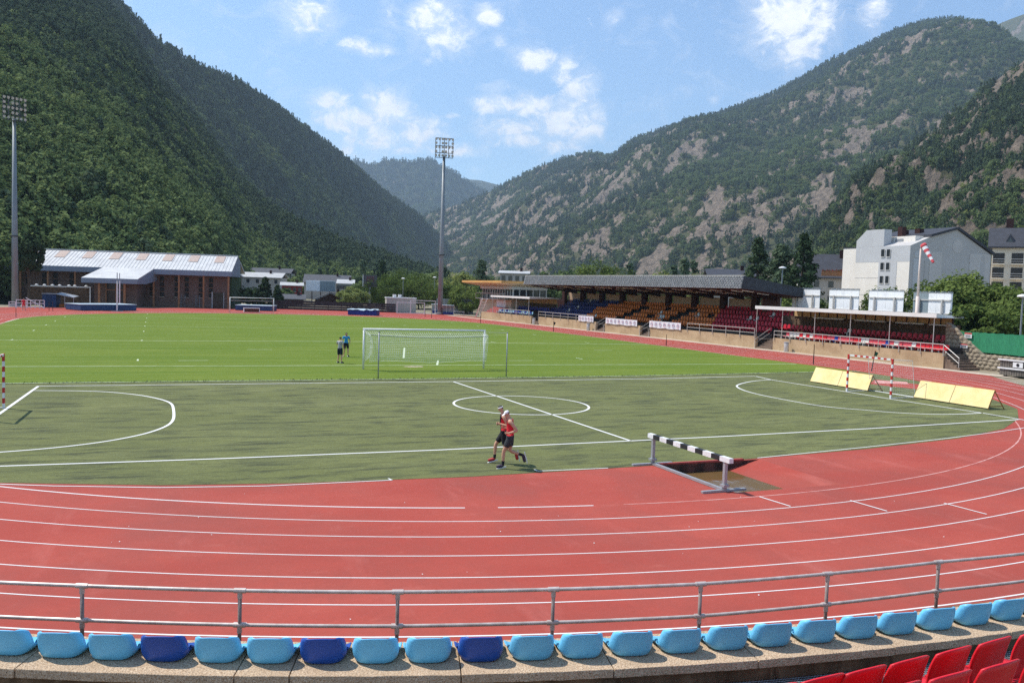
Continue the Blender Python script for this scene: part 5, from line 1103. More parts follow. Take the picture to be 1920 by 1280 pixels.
# --- main stand
ms = thing('main_grandstand', 'long roofed grandstand with slate fascia and brown timber soffit', 'grandstand', (WX(58), 58, 0))
LM = lambda mb: local(ms, mb)
for (a, b) in ((33.9, 51.6), (53.6, 61.4), (63.6, 79.4)): LM(wall_run(ms, a, b, 1.17)).build('front_wall', M_SANDW, ms)
for k in range(6):
    v = 1.0 + 1.25 * k; LM(yband(34.2, 84, v, v + 1.3 if k < 5 else v + 1.6, -0.1, 0.85 + 0.47 * k)).build('terrace_step', M_TERR, ms)
LM(yband(34.2, 51.5, 0.3, 1.0, -0.1, 0.86)).build('walkway', M_TERR, ms); LM(yband(53.7, 61.3, 0.3, 1.0, -0.1, 0.86)).build('walkway', M_TERR, ms); LM(yband(63.7, 79.3, 0.3, 1.0, -0.1, 0.86)).build('walkway', M_TERR, ms)
for (a, b) in ((31.6, 33.8), (51.7, 53.5), (61.5, 63.5), (79.5, 81.5)): stairs(ms, a, b, 0.95)
# back wall, pillars and panels
BV = 8.0; py_ = [43.0 + 5.3 * i for i in range(9)]
LM(yband(41.6, 88, BV, BV + 0.3, 0, 3.72)).build('back_wall', M_DKBROWN, ms)
for i, y in enumerate(py_):
    mb = MB(); mb.bb(WX(y) + BV - 0.55, WX(y) + BV - 0.02, y - 0.45, y + 0.45, 2.4, 5.45); LM(mb).build('pillar', M_DKBROWN, ms)
    if i < 8:
        y2 = py_[i + 1]; LM(yband(y + 0.48, y2 - 0.48, BV + 0.05, BV + 0.15, 3.73, 4.86)).build('back_panel', M_PANEL, ms)
LM(yband(41.2, 43.0 - 0.48, BV + 0.05, BV + 0.15, 3.73, 4.86)).build('back_panel', M_PANEL, ms)
mb = MB(); mb.add([(WX(41) + 6.9, 41.0, 0), (WX(41) + 9.2, 41.0, 0), (WX(41) + 9.2, 41.0, 5.3), (WX(41) + 6.9, 41.0, 5.5), (WX(41) + 6.9, 40.8, 0), (WX(41) + 9.2, 40.8, 0), (WX(41) + 9.2, 40.8, 5.3), (WX(41) + 6.9, 40.8, 5.5)], [(0, 1, 2, 3), (7, 6, 5, 4), (0, 4, 5, 1), (1, 5, 6, 2), (2, 6, 7, 3), (3, 7, 4, 0)]); LM(mb).build('end_wall', mat('brown_render', rgb(112, 74, 58, 0.75), 0.85, 0.2), ms)
# roof
def roof_strip(prof, y0, y1, n=10):
    mb = MB(); ys = np.linspace(y0, y1, n + 1); vs = []; fs = []; m_ = len(prof)
    for y in ys:
        for v, z in prof: vs.append((WX(y) + v, y, z))
    for i in range(n):
        for k in range(m_): fs.append((i * m_ + k, i * m_ + (k + 1) % m_, (i + 1) * m_ + (k + 1) % m_, (i + 1) * m_ + k))
    fs += [tuple(range(m_ - 1, -1, -1)), tuple(n * m_ + k for k in range(m_))]
    return mb.add(vs, fs)
Y0r, Y1r = 36.4, 84.2
LM(roof_strip([(0.02, 5.92), (0.30, 7.20), (9.2, 6.00), (9.2, 5.10)], Y0r, Y1r)).build('roof', M_SLATE2, ms)
LM(roof_strip([(0.10, 5.86), (0.10, 5.915), (9.1, 5.095), (9.1, 5.04)], Y0r + 0.1, Y1r - 0.1)).build('soffit', M_SOFFIT, ms)
for k in range(6):
    z0 = 5.90 + k * 0.222; v0 = -0.015 + k * 0.048; LM(roof_strip([(v0 - 0.045, z0), (v0 - 0.045, z0 + 0.02), (v0 + 0.02, z0 + 0.235), (v0 + 0.05, z0 + 0.235), (v0 + 0.03, z0)], Y0r - 0.03, Y1r + 0.03)).build('shingle_course', M_SLATE, ms)
# scale joints of the shingle courses, raised lips
mb = MB(); r9 = random.Random(9)
for k in range(6):
    y = Y0r + (0.2 if k % 2 else 0)
    while y < Y1r:
        z0 = 5.91 + k * 0.222; v0 = -0.07 + k * 0.048; w = 0.34; mb.box((WX(y) + v0 + 0.02, y, z0 + 0.09), (0.07, w * r9.uniform(0.8, 0.96), 0.17 * r9.uniform(0.8, 1.1))); y += 0.40
o = LM(mb).build('shingle_scales', M_SLATE, ms, fixn=False); o['kind'] = 'stuff'
LM(roof_strip([(0.22, 7.19), (0.22, 7.27), (0.50, 7.27), (0.50, 7.19)], Y0r - 0.05, Y1r + 0.05)).build('roof_capping', M_RAILW, ms)
def sof(v): return 5.86 - (v - 0.1) * (0.82 / 9.0)
lm_me = None
for i in range(28):
    for v0 in (1.2, 3.9):
        y = 37.6 + 1.68 * i + (0.8 if v0 > 2 else 0)
        if y > 83.6: continue
        mb = MB(); L_ = 1.5; mb.add([(v0, -0.06, sof(v0) - 0.09), (v0 + L_, -0.06, sof(v0 + L_) - 0.09), (v0 + L_, 0.06, sof(v0 + L_) - 0.09), (v0, 0.06, sof(v0) - 0.09), (v0, -0.06, sof(v0) - 0.012), (v0 + L_, -0.06, sof(v0 + L_) - 0.012), (v0 + L_, 0.06, sof(v0 + L_) - 0.012), (v0, 0.06, sof(v0) - 0.012)], [(0, 3, 2, 1), (4, 5, 6, 7), (0, 1, 5, 4), (1, 2, 6, 5), (2, 3, 7, 6), (3, 0, 4, 7)])
        mb.v = [(p[0] + WX(y), p[1] + y, p[2]) for p in mb.v]; LM(mb).build('soffit_light', M_LAMPW, ms)
for y in np.arange(40, 84, 5.3):
    mb = MB(); mb.add([(WX(y) + 0.4, y - 0.1, sof(0.4) - 0.02), (WX(y) + BV, y - 0.1, sof(BV) - 0.02), (WX(y) + BV, y - 0.1, sof(BV) - 0.42), (WX(y) + 0.4, y - 0.1, sof(0.4) - 0.14), (WX(y) + 0.4, y + 0.1, sof(0.4) - 0.02), (WX(y) + BV, y + 0.1, sof(BV) - 0.02), (WX(y) + BV, y + 0.1, sof(BV) - 0.42), (WX(y) + 0.4, y + 0.1, sof(0.4) - 0.14)], [(0, 1, 2, 3), (7, 6, 5, 4), (0, 4, 5, 1), (1, 5, 6, 2), (2, 6, 7, 3), (3, 7, 4, 0)]); LM(mb).build('rafter', M_DKBROWN, ms)
rail_run(ms, 34.0, 44.6, 1.17); rail_run(ms, 64.2, 79.3, 1.17)
for y in (33.85, 51.65, 53.55, 61.45, 63.55):
    mb = MB(); s_ = 1; mb.tube([(WX(y) - 0.15, y, 0.85), (WX(y) + 1.7, y, 1.95)], 0.03, 5); mb.tube([(WX(y) - 0.15, y, 0.45), (WX(y) + 1.7, y, 1.5)], 0.025, 5); mb.tube([(WX(y) - 0.12, y, 0), (WX(y) - 0.12, y, 0.86)], 0.03, 5); LM(mb).build('stair_handrail', M_RAILW, ms)
# --- banners with ring emblems on the wall
M_BAN = mat('banner_cloth', (0.78, 0.76, 0.78), 0.8, 0.08, 1); M_RING = mat('emblem_blue', (0.10, 0.13, 0.30), 0.7); M_RINGR = mat('emblem_red', (0.55, 0.12, 0.16), 0.7)
def banner(label, pl, pr, pbl, pbr, n):
    a, b = onW(*pl, v=-0.1), onW(*pr, v=-0.1); c, d = onW(*pbl, v=-0.1), onW(*pbr, v=-0.1); z1 = (a[2] + b[2]) / 2; z0 = (c[2] + d[2]) / 2; y0, y1 = a[1], b[1]
    g = thing('banner', label, 'banner', (WX((y0 + y1) / 2) - 0.1, (y0 + y1) / 2, z0), 0, 'printed banners on the stand wall')
    mb = MB(); nn = 16; vs = []
    for i in range(nn + 1):
        y = y0 + (y1 - y0) * i / nn; x = WX(y) - 0.11 - 0.02 * math.sin(i * 1.3); vs += [(x, y, z0 + 0.03 * math.sin(i)), (x, y, z1), (x + 0.02, y, z1), (x + 0.02, y, z0 + 0.03 * math.sin(i))]
    mb.add(vs, [(4 * i + k, 4 * i + (k + 1) % 4, 4 * i + 4 + (k + 1) % 4, 4 * i + 4 + k) for i in range(nn) for k in range(4)]); local(g, mb).build('sheet', M_BAN, g)
    for i in range(n):
        y = y0 + (y1 - y0) * (i + 0.6) / (n + 0.2); zc = (z0 + z1) / 2; x = WX(y) - 0.150; R_ = abs(z1 - z0) * 0.30; mb = MB(); P_ = [(x, y + R_ * 0.95 * math.cos(t), zc + R_ * math.sin(t)) for t in np.linspace(0, 2 * PI, 25)]
        mb.tube(P_, 0.018, 4, caps=False); e_ = local(g, mb).build('ring_emblem', M_RING if i % 3 else M_RINGR, g)
        mb = MB(); mb.box((x, y, zc + R_ * 0.05), (0.012, R_ * 1.3, 0.05)); local(g, mb).build('emblem_bar', M_RINGR if i % 3 else M_RING, e_)
banner('white banner with ring emblems hanging left of the wall steps, the smallest', (1085, 592), (1113, 593), (1087, 602), (1113, 603.5), 5)
banner('white banner with a long line of ring emblems in the middle of the stand wall', (1136, 596), (1195, 600), (1136, 606), (1195, 612), 8)
banner('white banner with ring emblems nearest the camera on the stand wall', (1218, 601.5), (1277, 605), (1218, 613), (1277, 619), 7)
# --- seats of the main stand, rows from the back
rows_m = [(5, 'top row'), (4, 'fourth row'), (3, 'third row'), (2, 'second row'), (1, 'first row')]
def main_col(k, y):
    # blue block far left, orange middle, dark red near right end
    lim_r = {5: 48.5, 4: 47.5, 3: 46.5, 2: 45.0, 1: 44.0}[k]; lim_b = {5: 70.0, 4: 71.5, 3: 72.5, 2: 71.0, 1: 70.5}[k]
    return 'red' if y < lim_r else ('blue' if y > lim_b else 'orange')
CN = {'red': 'dark red', 'orange': 'orange', 'blue': 'navy blue', 'white': 'white'}
seats = []
rs = random.Random(4)
for k, rn in rows_m:
    v = 1.0 + 1.25 * k - 0.1 if k < 5 else 6.95; z = 0.85 + 0.47 * k + 0.30 if k < 5 else 0.85 + 0.47 * 5 + 0.27
    z = 0.85 + 0.47 * (k - 0) + 0.22
    y = 36.2 if k > 2 else 35.0
    while y < 83.0:
        c = main_col(k, y); gap = (k < 5 and (51.3 < y < 53.6 or 61.3 < y < 63.5)) or (k in (2, 4) and 56.8 < y < 57.9) or (k == 3 and 47.0 < y < 48.0)
        if not gap:
            if rs.random() < 0.028: c = 'white'
            seats.append((y, k, c, v, z, rn))
        y += 0.52
# --- canopied stand
cs = thing('canopy_stand', 'small stand with a flat white canopy on thin posts and a stone back wall', 'grandstand', (WX(22), 22, 0)); LC = lambda mb: local(cs, mb)
M_STONE = mat('rubble_stone', rgb(120, 96, 76, 0.75), 0.95, col2=rgb(72, 56, 44, 0.75), vscale=2.2, bump=0.8, bscale=4)
LC(wall_run(cs, 12.75, 31.5, 1.17)).build('front_wall', M_SANDW, cs)
LC(yband(13.2, 31.6, 0.3, 2.3, -0.1, 0.95)).build('lower_terrace', M_TERR, cs); LC(yband(13.2, 33.5, 2.3, 5.2, -0.1, 1.55)).build('upper_terrace', M_TERR, cs)
LC(yband(15.9, 36.0, 5.2, 5.6, -0.1, 3.25)).build('back_wall', M_STONE, cs)
mb = MB(); rr6 = random.Random(6); y = 16.1
while y < 34.5:
    z = 1.6
    while z < 3.15:
        w, h_ = rr6.uniform(0.18, 0.5), rr6.uniform(0.12, 0.26); mb.box((WX(y) + 5.19, y + rr6.uniform(-.1, .1), z), (rr6.uniform(0.03, 0.10), w, h_)); z += h_ + 0.03
    y += 0.42
o = LC(mb).build('wall_stones', mat('stone_light', rgb(140, 112, 88, 0.75), 0.95, 0.5, 1.3), cs, fixn=False); o['kind'] = 'stuff'
cm_ = roof_strip([(-0.15, 3.90), (-0.15, 4.22), (5.5, 3.98), (5.5, 3.86)], 13.55, 34.0)
cm_.v = [(x, y + (0.5 * (x - WX(y)) if y < 14 else 0), z) for x, y, z in cm_.v]   # the near end runs back at a slant
LC(cm_).build('canopy', mat('canopy_white', (0.78, 0.76, 0.72), 0.6, 0.08, 1), cs)
mb = MB()
yy_ = np.linspace(16.2, 34.3, 17)
for a, b in zip(yy_[:-1], yy_[1:]): LC(yband(a + 0.03, b - 0.03, 5.05, 5.12, 3.27, 3.86)).build('fascia_panel', M_TAN, cs)
for y in yy_: mb = MB(); mb.bb(WX(y) + 5.0, WX(y) + 5.14, y - 0.045, y + 0.045, 3.25, 3.87); LC(mb).build('fascia_divider', M_DKBROWN, cs)
for a, b in ((16.5, 18.2), (18.8, 21.6), (22.8, 26.2), (27.6, 31.4)): LC(yband(a, b, 4.70, 4.85, 3.16, 3.26)).build('light_strip', M_WHITE, cs)
for px in (1419, 1467, 1528, 1595, 1669, 1752):
    y = float(onW(px, 600, 0.15)[1]); mb = MB(); mb.tube([(WX(y) + 0.15, y, 0.95), (WX(y) + 0.15, y, 3.95)], 0.035, 6); LC(mb).build('canopy_post', M_RAILW, cs)
rail_run(cs, 12.75, 31.3, 1.17, 0.70)
for y in np.arange(13.0, 31, 0.62):
    mb = MB(); mb.bb(WX(y) + 0.45, WX(y) + 0.52, y - 0.03, y + 0.03, 0.95, 1.36); LC(mb).build('seat_bracket', M_RAILW, cs)
# end stairs by the stone slope
for k in range(6):
    mb = MB(); x0_ = 41.25; mb.bb(x0_, 43.4, 11.35 + 0.29 * k, 13.18, (1.1 * k / 6) - (0.05 if k == 0 else 0), 1.1 * (k + 1) / 6); LC(mb).build('end_step', M_STEP, cs)
mb = MB(); mb.tube([(41.3, 13.0, 1.88), (41.3, 11.5, 0.92), (41.3, 11.5, 0.0)], 0.035, 5); mb.tube([(41.3, 13.0, 1.50), (41.3, 11.5, 0.50)], 0.03, 5); LC(mb).build('end_handrail', M_RAILW, cs)
front = 'pink white white white brightred white brightred white brightred pink brightred brightred pink pink mid pink pink pink pink brightred brightred white white pink pink pink pink mid pink white pink pink pink white brightred brightred brightred brightred brightred brightred brightred'.split()
FN = {'pink': 'faded red', 'white': 'white', 'brightred': 'bright red', 'mid': 'blue'}
ys_ = np.linspace(30.6, 13.3, len(front)); cnt = {}
pos_name = {}
for i, c in enumerate(front):
    cnt[c] = cnt.get(c, 0) + 1; lb = '%s %s seat from the left, front row under the white canopy' % (ORD[min(cnt[c], 24) - 1], FN[c])
    stand_seat(c, WX(ys_[i]) + 0.95, ys_[i], 1.40, lb, 'front row seats under the white canopy')
nb = 0
for i, y in enumerate(np.arange(34.6, 13.4, -0.55)):
    c = 'white' if i in (16, 38) else 'red'; lb = '%s dark red seat from the left, back row under the white canopy' % ordn(i + 1)
    if c == 'white': nb += 1; lb = 'white seat turned up in the dark red back row, %s end' % ('left' if i < 20 else 'right')
    stand_seat(c, WX(y) + 3.75, y, 2.02, lb, 'back row seats under the white canopy')
seats.sort(key=lambda s: s[0]); wn = 0; sc_ = {}
for (y, k, c, v, z, rn) in seats:
    sc_[(c, k)] = sc_.get((c, k), 0) + 1; lb = '%s %s seat from the right, %s of the roofed grandstand' % (ordn(sc_[(c, k)]), CN[c], rn)
    if c == 'white' and NSEAT[0] < 296: wn += 1; lb = 'odd white seat in the roofed grandstand, %s, %s white from the right' % (rn, ordn(wn))
    stand_seat(c, WX(y) + v + 0.65, y, z + 0.12, lb, 'coloured seats in the roofed grandstand')
# --- small blue stand and announcer building beyond
bs = thing('blue_seat_stand', 'small canopied stand with blue seats next to the announcer building', 'grandstand', (WX(90), 90, 0)); LB = lambda mb: local(bs, mb)
LB(wall_run(bs, 81.6, 98.6, 1.17)).build('front_wall', M_SANDW, bs); LB(yband(81.6, 98, 0.3, 2.2, -0.1, 0.95)).build('lower_terrace', M_TERR, bs); LB(yband(81.6, 98, 2.2, 5.2, -0.1, 1.5)).build('upper_terrace', M_TERR, bs)
LB(yband(84, 98, 5.2, 5.5, -0.1, 3.2)).build('back_wall', mat('back_boarding', rgb(120, 96, 72, 0.7), 0.9, 0.3, 2), bs)
LB(roof_strip([(0.1, 3.72), (0.1, 4.02), (5.4, 3.95), (5.4, 3.80)], 82.5, 95.5)).build('canopy', MATS['canopy_white'], bs)
for a in np.arange(83, 96, 1.3): LB(yband(a, a + 1.2, 5.0, 5.1, 3.0, 3.72)).build('fascia_panel', M_TAN, bs)
for y in (83, 87, 91, 95): mb = MB(); mb.tube([(WX(y) + 0.3, y, 0.95), (WX(y) + 0.3, y, 3.75)], 0.04, 5); LB(mb).build('canopy_post', M_RAILW, bs)
rail_run(bs, 82.0, 92, 1.17)
for y in np.arange(83, 94.5, 0.55): REST.setdefault('pale' if rs.random() < 0.7 else 'mid', []).append((WX(y) + 0.95, y, 1.40)); REST.setdefault('mid', []).append((WX(y) + 3.6, y, 2.05))
mb = MB(); mb.add([(WX(94.6) + 2.5, 94.6, 1.0), (WX(98) + 2.5, 98.2, 1.0), (WX(98) + 2.5, 98.2, 3.2), (WX(94.6) + 2.5, 94.6, 3.2)], [(0, 1, 2, 3)]); LB(mb).build('white_board', M_WHITE, bs, fixn=False)
for k in range(4): LB(yband(93.5, 98.4, 0.4 + 0.5 * k, 2.4, 0.95 + 0.28 * k, 0.95 + 0.28 * (k + 1))).build('pink_step', mat('pink_step', rgb(190, 110, 104, 0.8), 0.9, 0.2), bs)
an = thing('announcer_building', 'pale announcer cabin with a wide overhanging flat roof and a row of windows', 'building', (40.5, 99, 0)); LA = lambda mb: local(an, mb)
M_CREAM = mat('cream_render', rgb(214, 196, 170, 0.85), 0.85, 0.15, 1); M_GLASSD = mat('window_glass', (0.035, 0.04, 0.045), 0.08, spec=0.6); M_FRAMEW = mat('window_frame', (0.66, 0.63, 0.58), 0.6)
fA, fB = 38.2, 0
x0_, x1_, y0_, y1_ = 37.8, 44.5, 92.5, 107.0
mb = MB(); mb.bb(x0_ + 0.3, x1_, y0_, y1_, -0.1, 3.4); LA(mb).build('lower_wall', M_CREAM, an)
mb = MB(); mb.bb(x0_ + 0.3, x1_, y0_, y1_, 5.05, 5.5); LA(mb).build('lintel', M_FRAMEW, an); mb = MB(); mb.bb(x0_ + 0.7, x1_ - 0.1, y0_ + 0.3, y1_ - 0.2, 3.4, 5.05); LA(mb).build('window_band', M_GLASSD, an)
for y in np.arange(y0_ + 0.1, y1_, 1.15): mb = MB(); mb.bb(x0_ + 0.55, x0_ + 0.72, y - 0.07, y + 0.07, 3.4, 5.05); LA(mb).build('mullion', M_FRAMEW, an)
for x in np.arange(x0_ + 0.6, x1_, 1.2): mb = MB(); mb.bb(x - 0.07, x + 0.07, y0_ + 0.15, y0_ + 0.32, 3.4, 5.05); LA(mb).build('mullion', M_FRAMEW, an)
mb = MB(); vs = [(x0_ + 0.4, y0_, 5.5), (x1_ + 0.2, y0_, 5.5), (x1_ + 0.2, y1_ + 0.2, 5.5), (x0_ + 0.4, y1_ + 0.2, 5.5), (x0_ - 2.4, y0_ - 2.2, 6.05), (x1_ + 1, y0_ - 2.2, 6.05), (x1_ + 1, y1_ + 2.0, 6.05), (x0_ - 2.4, y1_ + 2.0, 6.05)]
mb.add(vs, [(3, 2, 1, 0), (0, 1, 5, 4), (1, 2, 6, 5), (2, 3, 7, 6), (3, 0, 4, 7), (4, 5, 6, 7)]); LA(mb).build('roof_soffit', mat('roof_cream', rgb(226, 200, 158, 0.85), 0.8, 0.1, 1), an)
mb = MB(); mb.bb(x0_ - 2.45, x1_ + 1.05, y0_ - 2.25, y1_ + 2.05, 6.052, 6.40); LA(mb).build('roof_edge', mat('roof_ochre', rgb(232, 180, 108, 0.85), 0.8, 0.25, 0.7), an)
mb = MB(); mb.tube([(x0_ - 0.6, 104, 0.1), (x0_ - 1.2, 99.5, 3.3)], 0.12, 4); mb.tube([(x0_ - 1.5, 104, 0.1), (x0_ - 2.1, 99.5, 3.3)], 0.12, 4)
for k in range(7): mb.box((x0_ - 1.05 - 0.6 * k / 6, 104 - 4.5 * k / 6, 0.25 + 3.0 * k / 6), (0.95, 0.3, 0.05))
LA(mb).build('steel_stair', M_WHITE, an); mb = MB(); mb.bb(x0_ - 0.9, x0_ + 0.3, 93, 106, 3.30, 3.42); LA(mb).build('balcony_floor', M_RAILW, an)
for y in np.arange(93, 106.1, 2.6): mb = MB(); mb.tube([(x0_ - 0.85, y, 3.4), (x0_ - 0.85, y, 4.3)], 0.04, 4); LA(mb).build('balcony_post', M_RAILW, an)
mb = MB(); mb.tube([(x0_ - 0.85, 93, 4.3), (x0_ - 0.85, 106, 4.3)], 0.04, 4); LA(mb).build('balcony_rail', M_RAILW, an)
# remaining seats as one mass per colour
allv = MB(); 
ro = thing('grandstand_seats', 'far mass of seats in the grandstands beyond the ones told apart', 'seats', (0, 0, 0)); ro['kind'] = 'stuff'
for c, L_ in REST.items():
    src = SM[c]; sv = [tuple(v.co) for v in src.vertices]; sf = [tuple(p.vertices) for p in src.polygons]; mb = MB()
    for (x, y, z) in L_: mb.add([(a + x, b + y, d + z) for a, b, d in sv], sf)
    o = mb.build('seat_block', SC[c], ro, fixn=False); o['kind'] = 'stuff'
# --- bins, signs, windsock, billboards
def bin_(label, px, py):
    p = onW(px, py, -0.55); g = thing('waste_bin', label, 'bin', (p[0], p[1], 0), 0, 'tall bins against the stand wall'); mb = MB(); mb.lathe([(0.20, 0), (0.24, 0.05), (0.24, 0.80), (0.20, 0.86)], (0, 0, 0), 12); mb.build('body', M_RAILW, g, smooth=True); mb = MB(); mb.lathe([(0.26, 0.84), (0.26, 0.90), (0.10, 0.95)], (0, 0, 0), 12); mb.build('lid', M_GREYM, g)
bin_('grey bin against the wall of the canopied stand', 1474, 658.5); bin_('grey bin beside the steps left of the long banner', 1103, 617); bin_('pale bin at the far steps by the blue seats', 1001, 607.5)
ws = thing('windsock', 'red and white windsock drooping from a white pole behind the canopied stand', 'windsock', (46.8, 20.55, 0)); mb = MB(); mb.tube([(0, 0, 0), (0, 0, 5.6)], 0.16, 8); mb.tube([(0, 0, 5.6), (0, 0, 9.75)], 0.11, 8, r2=0.07); mb.build('pole', mat('pole_pinkish', rgb(226, 208, 196, 0.85), 0.5, 0.1), ws, smooth=True)
A = V3(*RX(1731, 459, 46.9)); B = V3(*RX(1750, 492, 46.9)); A = A - V3(46.8, 20.55, 0); B = B - V3(46.8, 20.55, 0)
mb = MB(); mb.tube([(0, 0, 9.7), A + V3(0, 0.3, 0.1), A], 0.03, 5); mb.build('swivel_arm', M_GREYM, ws)
for k in range(7):
    t0, t1 = k / 7, (k + 1) / 7; mb = MB(); mb.tube([lerp(A, B, t0), lerp(A, B, (t0 + t1) / 2) + V3(0, 0, 0.02), lerp(A, B, t1)], [0.27 - 0.16 * t0, 0.265 - 0.16 * (t0 + t1) / 2, 0.27 - 0.16 * t1], 12, caps=(k == 0)); mb.build('stripe', mat('sock_red', (0.62, 0.09, 0.10), 0.8, 0.15) if k % 2 == 0 else M_CLR['white'], ws, smooth=True)
M_SHEETG = mat('grey_sheet', rgb(150, 164, 168, 0.8), 0.6, 0.15, 1); M_SHEETW = mat('white_sheet', (0.80, 0.80, 0.79), 0.6, col2=(0.66, 0.67, 0.67), vscale=1.5, thr=(0.5, 0.75))
def billboard(label, y0, y1, z1, grey=0, n=4):
    x = WX(y0) + 8.0; g = thing('billboard', label, 'billboard', (x, (y0 + y1) / 2, 0), 0, 'white billboards seen from behind'); w = (y1 - y0) / n
    for k in range(n): mb = MB(); mb.bb(x, x + 0.04, y0 + w * k + 0.008, y0 + w * (k + 1) - 0.008, 3.55, z1); local(g, mb).build('sheet', M_SHEETG if k >= n - grey else M_SHEETW, g)
    for z in (4.1, z1 - 0.62): mb = MB(); mb.bb(x - 0.09, x - 0.004, y0 + 0.05, y1 - 0.05, z - 0.05, z + 0.05); local(g, mb).build('crossbeam', M_RAILW, g)
    for t in (0.22, 0.80): y = y0 + (y1 - y0) * t; mb = MB(); mb.bb(x - 0.22, x - 0.095, y - 0.07, y + 0.07, 0, z1 - 0.55); local(g, mb).build('upright', M_RAILW, g)
    mb = MB(); mb.bb(x - 0.02, x + 0.07, y0 - 0.03, y1 + 0.03, z1, z1 + 0.06); o = local(g, mb).build('top_edge', M_GREYM, g)
    for t in np.linspace(0.1, 0.9, 6): mb = MB(); mb.box((x + 0.2, y0 + (y1 - y0) * t, z1 + 0.12), (0.5, 0.12, 0.08)); local(g, mb).build('spotlight', M_GREYM, g)
billboard('white billboard back with peeling paint, leftmost of four behind the canopied stand', 33.97, 38.1, 6.04); billboard('white billboard back, second from the left of four behind the canopied stand', 29.0, 33.0, 6.03); billboard('white billboard back, third from the left of four behind the canopied stand', 23.8, 27.95, 6.0); billboard('white billboard back with two grey sheets, rightmost of the four', 18.75, 22.9, 5.92, grey=2, n=5)
def billfar(label, pxa, pxb, yref, z0=3.3, z1=5.3):
    a = RX(pxa, 540, 47.5); b = RX(pxb, 540, 47.5); billboard(label, b[1], a[1], z1, 0, 3)
billfar('white billboard back between announcer building and main stand, left of three', 966, 978, 0); billfar('white billboard back between announcer building and main stand, middle of three', 984, 1000, 0); billfar('white billboard back between announcer building and main stand, right of three', 1006, 1023, 0)
# --- stone slope, green fence and the cart at the right edge
sw = thing('stone_slope_wall', 'pale rubble stone retaining wall with a sloping top beside the end steps', 'wall', (43.9, 6, 0)); xw = 43.75
tops = [(14.9, 3.5), (14.34, 3.21), (13.56, 2.53), (12.8, 1.99), (11.66, 1.2), (9.77, 1.2), (7.97, 1.19), (-3, 1.15)]
M_STW = mat('pale_rubble', rgb(196, 180, 154, 0.8), 0.95, col2=rgb(132, 118, 98, 0.8), vscale=1.8, bump=0.8, bscale=3)
mb = MB(); n = len(tops)
for i in range(n - 1):
    (ya2, za), (yb3, zb) = tops[i], tops[i + 1]; mb.add([(xw, ya2, -0.1), (xw + 0.5, ya2, -0.1), (xw + 0.5, yb3, -0.1), (xw, yb3, -0.1), (xw, ya2, za), (xw + 0.5, ya2, za), (xw + 0.5, yb3, zb), (xw, yb3, zb)], [(0, 1, 5, 4), (1, 2, 6, 5), (2, 3, 7, 6), (3, 0, 4, 7), (4, 5, 6, 7)])
local(sw, mb).build('core', mat('mortar', rgb(168, 152, 130, 0.8), 1.0, 0.4, 2), sw)
r8 = random.Random(8); zz = 0.06; ns = 0; row = 0
stone_me = []
for q in range(6):
    bm = bmesh.new(); bmesh.ops.create_icosphere(bm, subdivisions=1, radius=0.5)
    for v in bm.verts: v.co *= r8.uniform(0.85, 1.12); v.co.x *= 0.5
    me = bpy.data.meshes.new('stone'); bm.to_mesh(me); bm.free(); me.materials.append(M_STW); stone_me.append(me)
while zz < 3.6 and ns < 300:
    h_ = r8.uniform(0.26, 0.38); y = 14.7 + r8.uniform(0, 0.3)
    while y > -2.5:
        w = r8.uniform(0.32, 0.60); zt = np.interp(-y, [-t[0] for t in tops], [t[1] for t in tops])
        if zz + h_ * 0.5 < zt and ns < 300: 
            o = link('stone', r8.choice(stone_me), None, sw); o.location = (xw - 0.01 - sw.location.x, y - w / 2 - sw.location.y, zz + h_ / 2 + r8.uniform(-.03, .03)); o.scale = (0.22, w * 1.12, h_ * 1.14); o.rotation_euler = (r8.uniform(-.25, .25), 0, 0); ns += 1
        y -= w
    zz += h_ * 0.93
gf = thing('green_mesh_fence', 'green windbreak mesh fence standing on the stone wall', 'fence', (44.2, 5, 1)); M_GMESH = mat('green_mesh', rgb(60, 150, 106, 0.85), 0.8, col2=rgb(48, 130, 92, 0.85), vscale=2, stretch=(1, 6, 1))
tp_ = [tuple(RX(px, py, 44.2)[1:]) for px, py in ((1796, 620.5), (1838, 623.5), (1880, 626), (1930, 629))]; bt_ = [tuple(RX(px, py, 44.2)[1:]) for px, py in ((1799, 627), (1838, 660), (1880, 664), (1930, 669))]
mb = MB(); vs = []; nseg = 24
for i in range(nseg + 1):
    t = i / nseg * 3; k = min(2, int(t)); q = t - k; yt = lerp(tp_[k][0], tp_[k + 1][0], q); zt = lerp(tp_[k][1], tp_[k + 1][1], q); zb_ = np.interp(-yt, [-b[0] for b in bt_], [b[1] for b in bt_]); vs += [(44.2 + 0.03 * math.sin(i * 1.7), yt, zt + 0.03 * math.sin(i * 2.1)), (44.2 + 0.02 * math.sin(i), yt, zb_)]
mb.add(vs, [(2 * i, 2 * i + 1, 2 * i + 3, 2 * i + 2) for i in range(nseg)]); local(gf, mb).build('mesh', M_GMESH, gf, fixn=False)
for i in range(0, nseg + 1, 4): mb = MB(); mb.tube([(44.28, vs[2 * i][1], vs[2 * i + 1][2] - 0.3), (44.28, vs[2 * i][1], vs[2 * i][2] + 0.05)], 0.03, 5); local(gf, mb).build('post', mat('fence_post', (0.03, 0.12, 0.07), 0.6), gf)
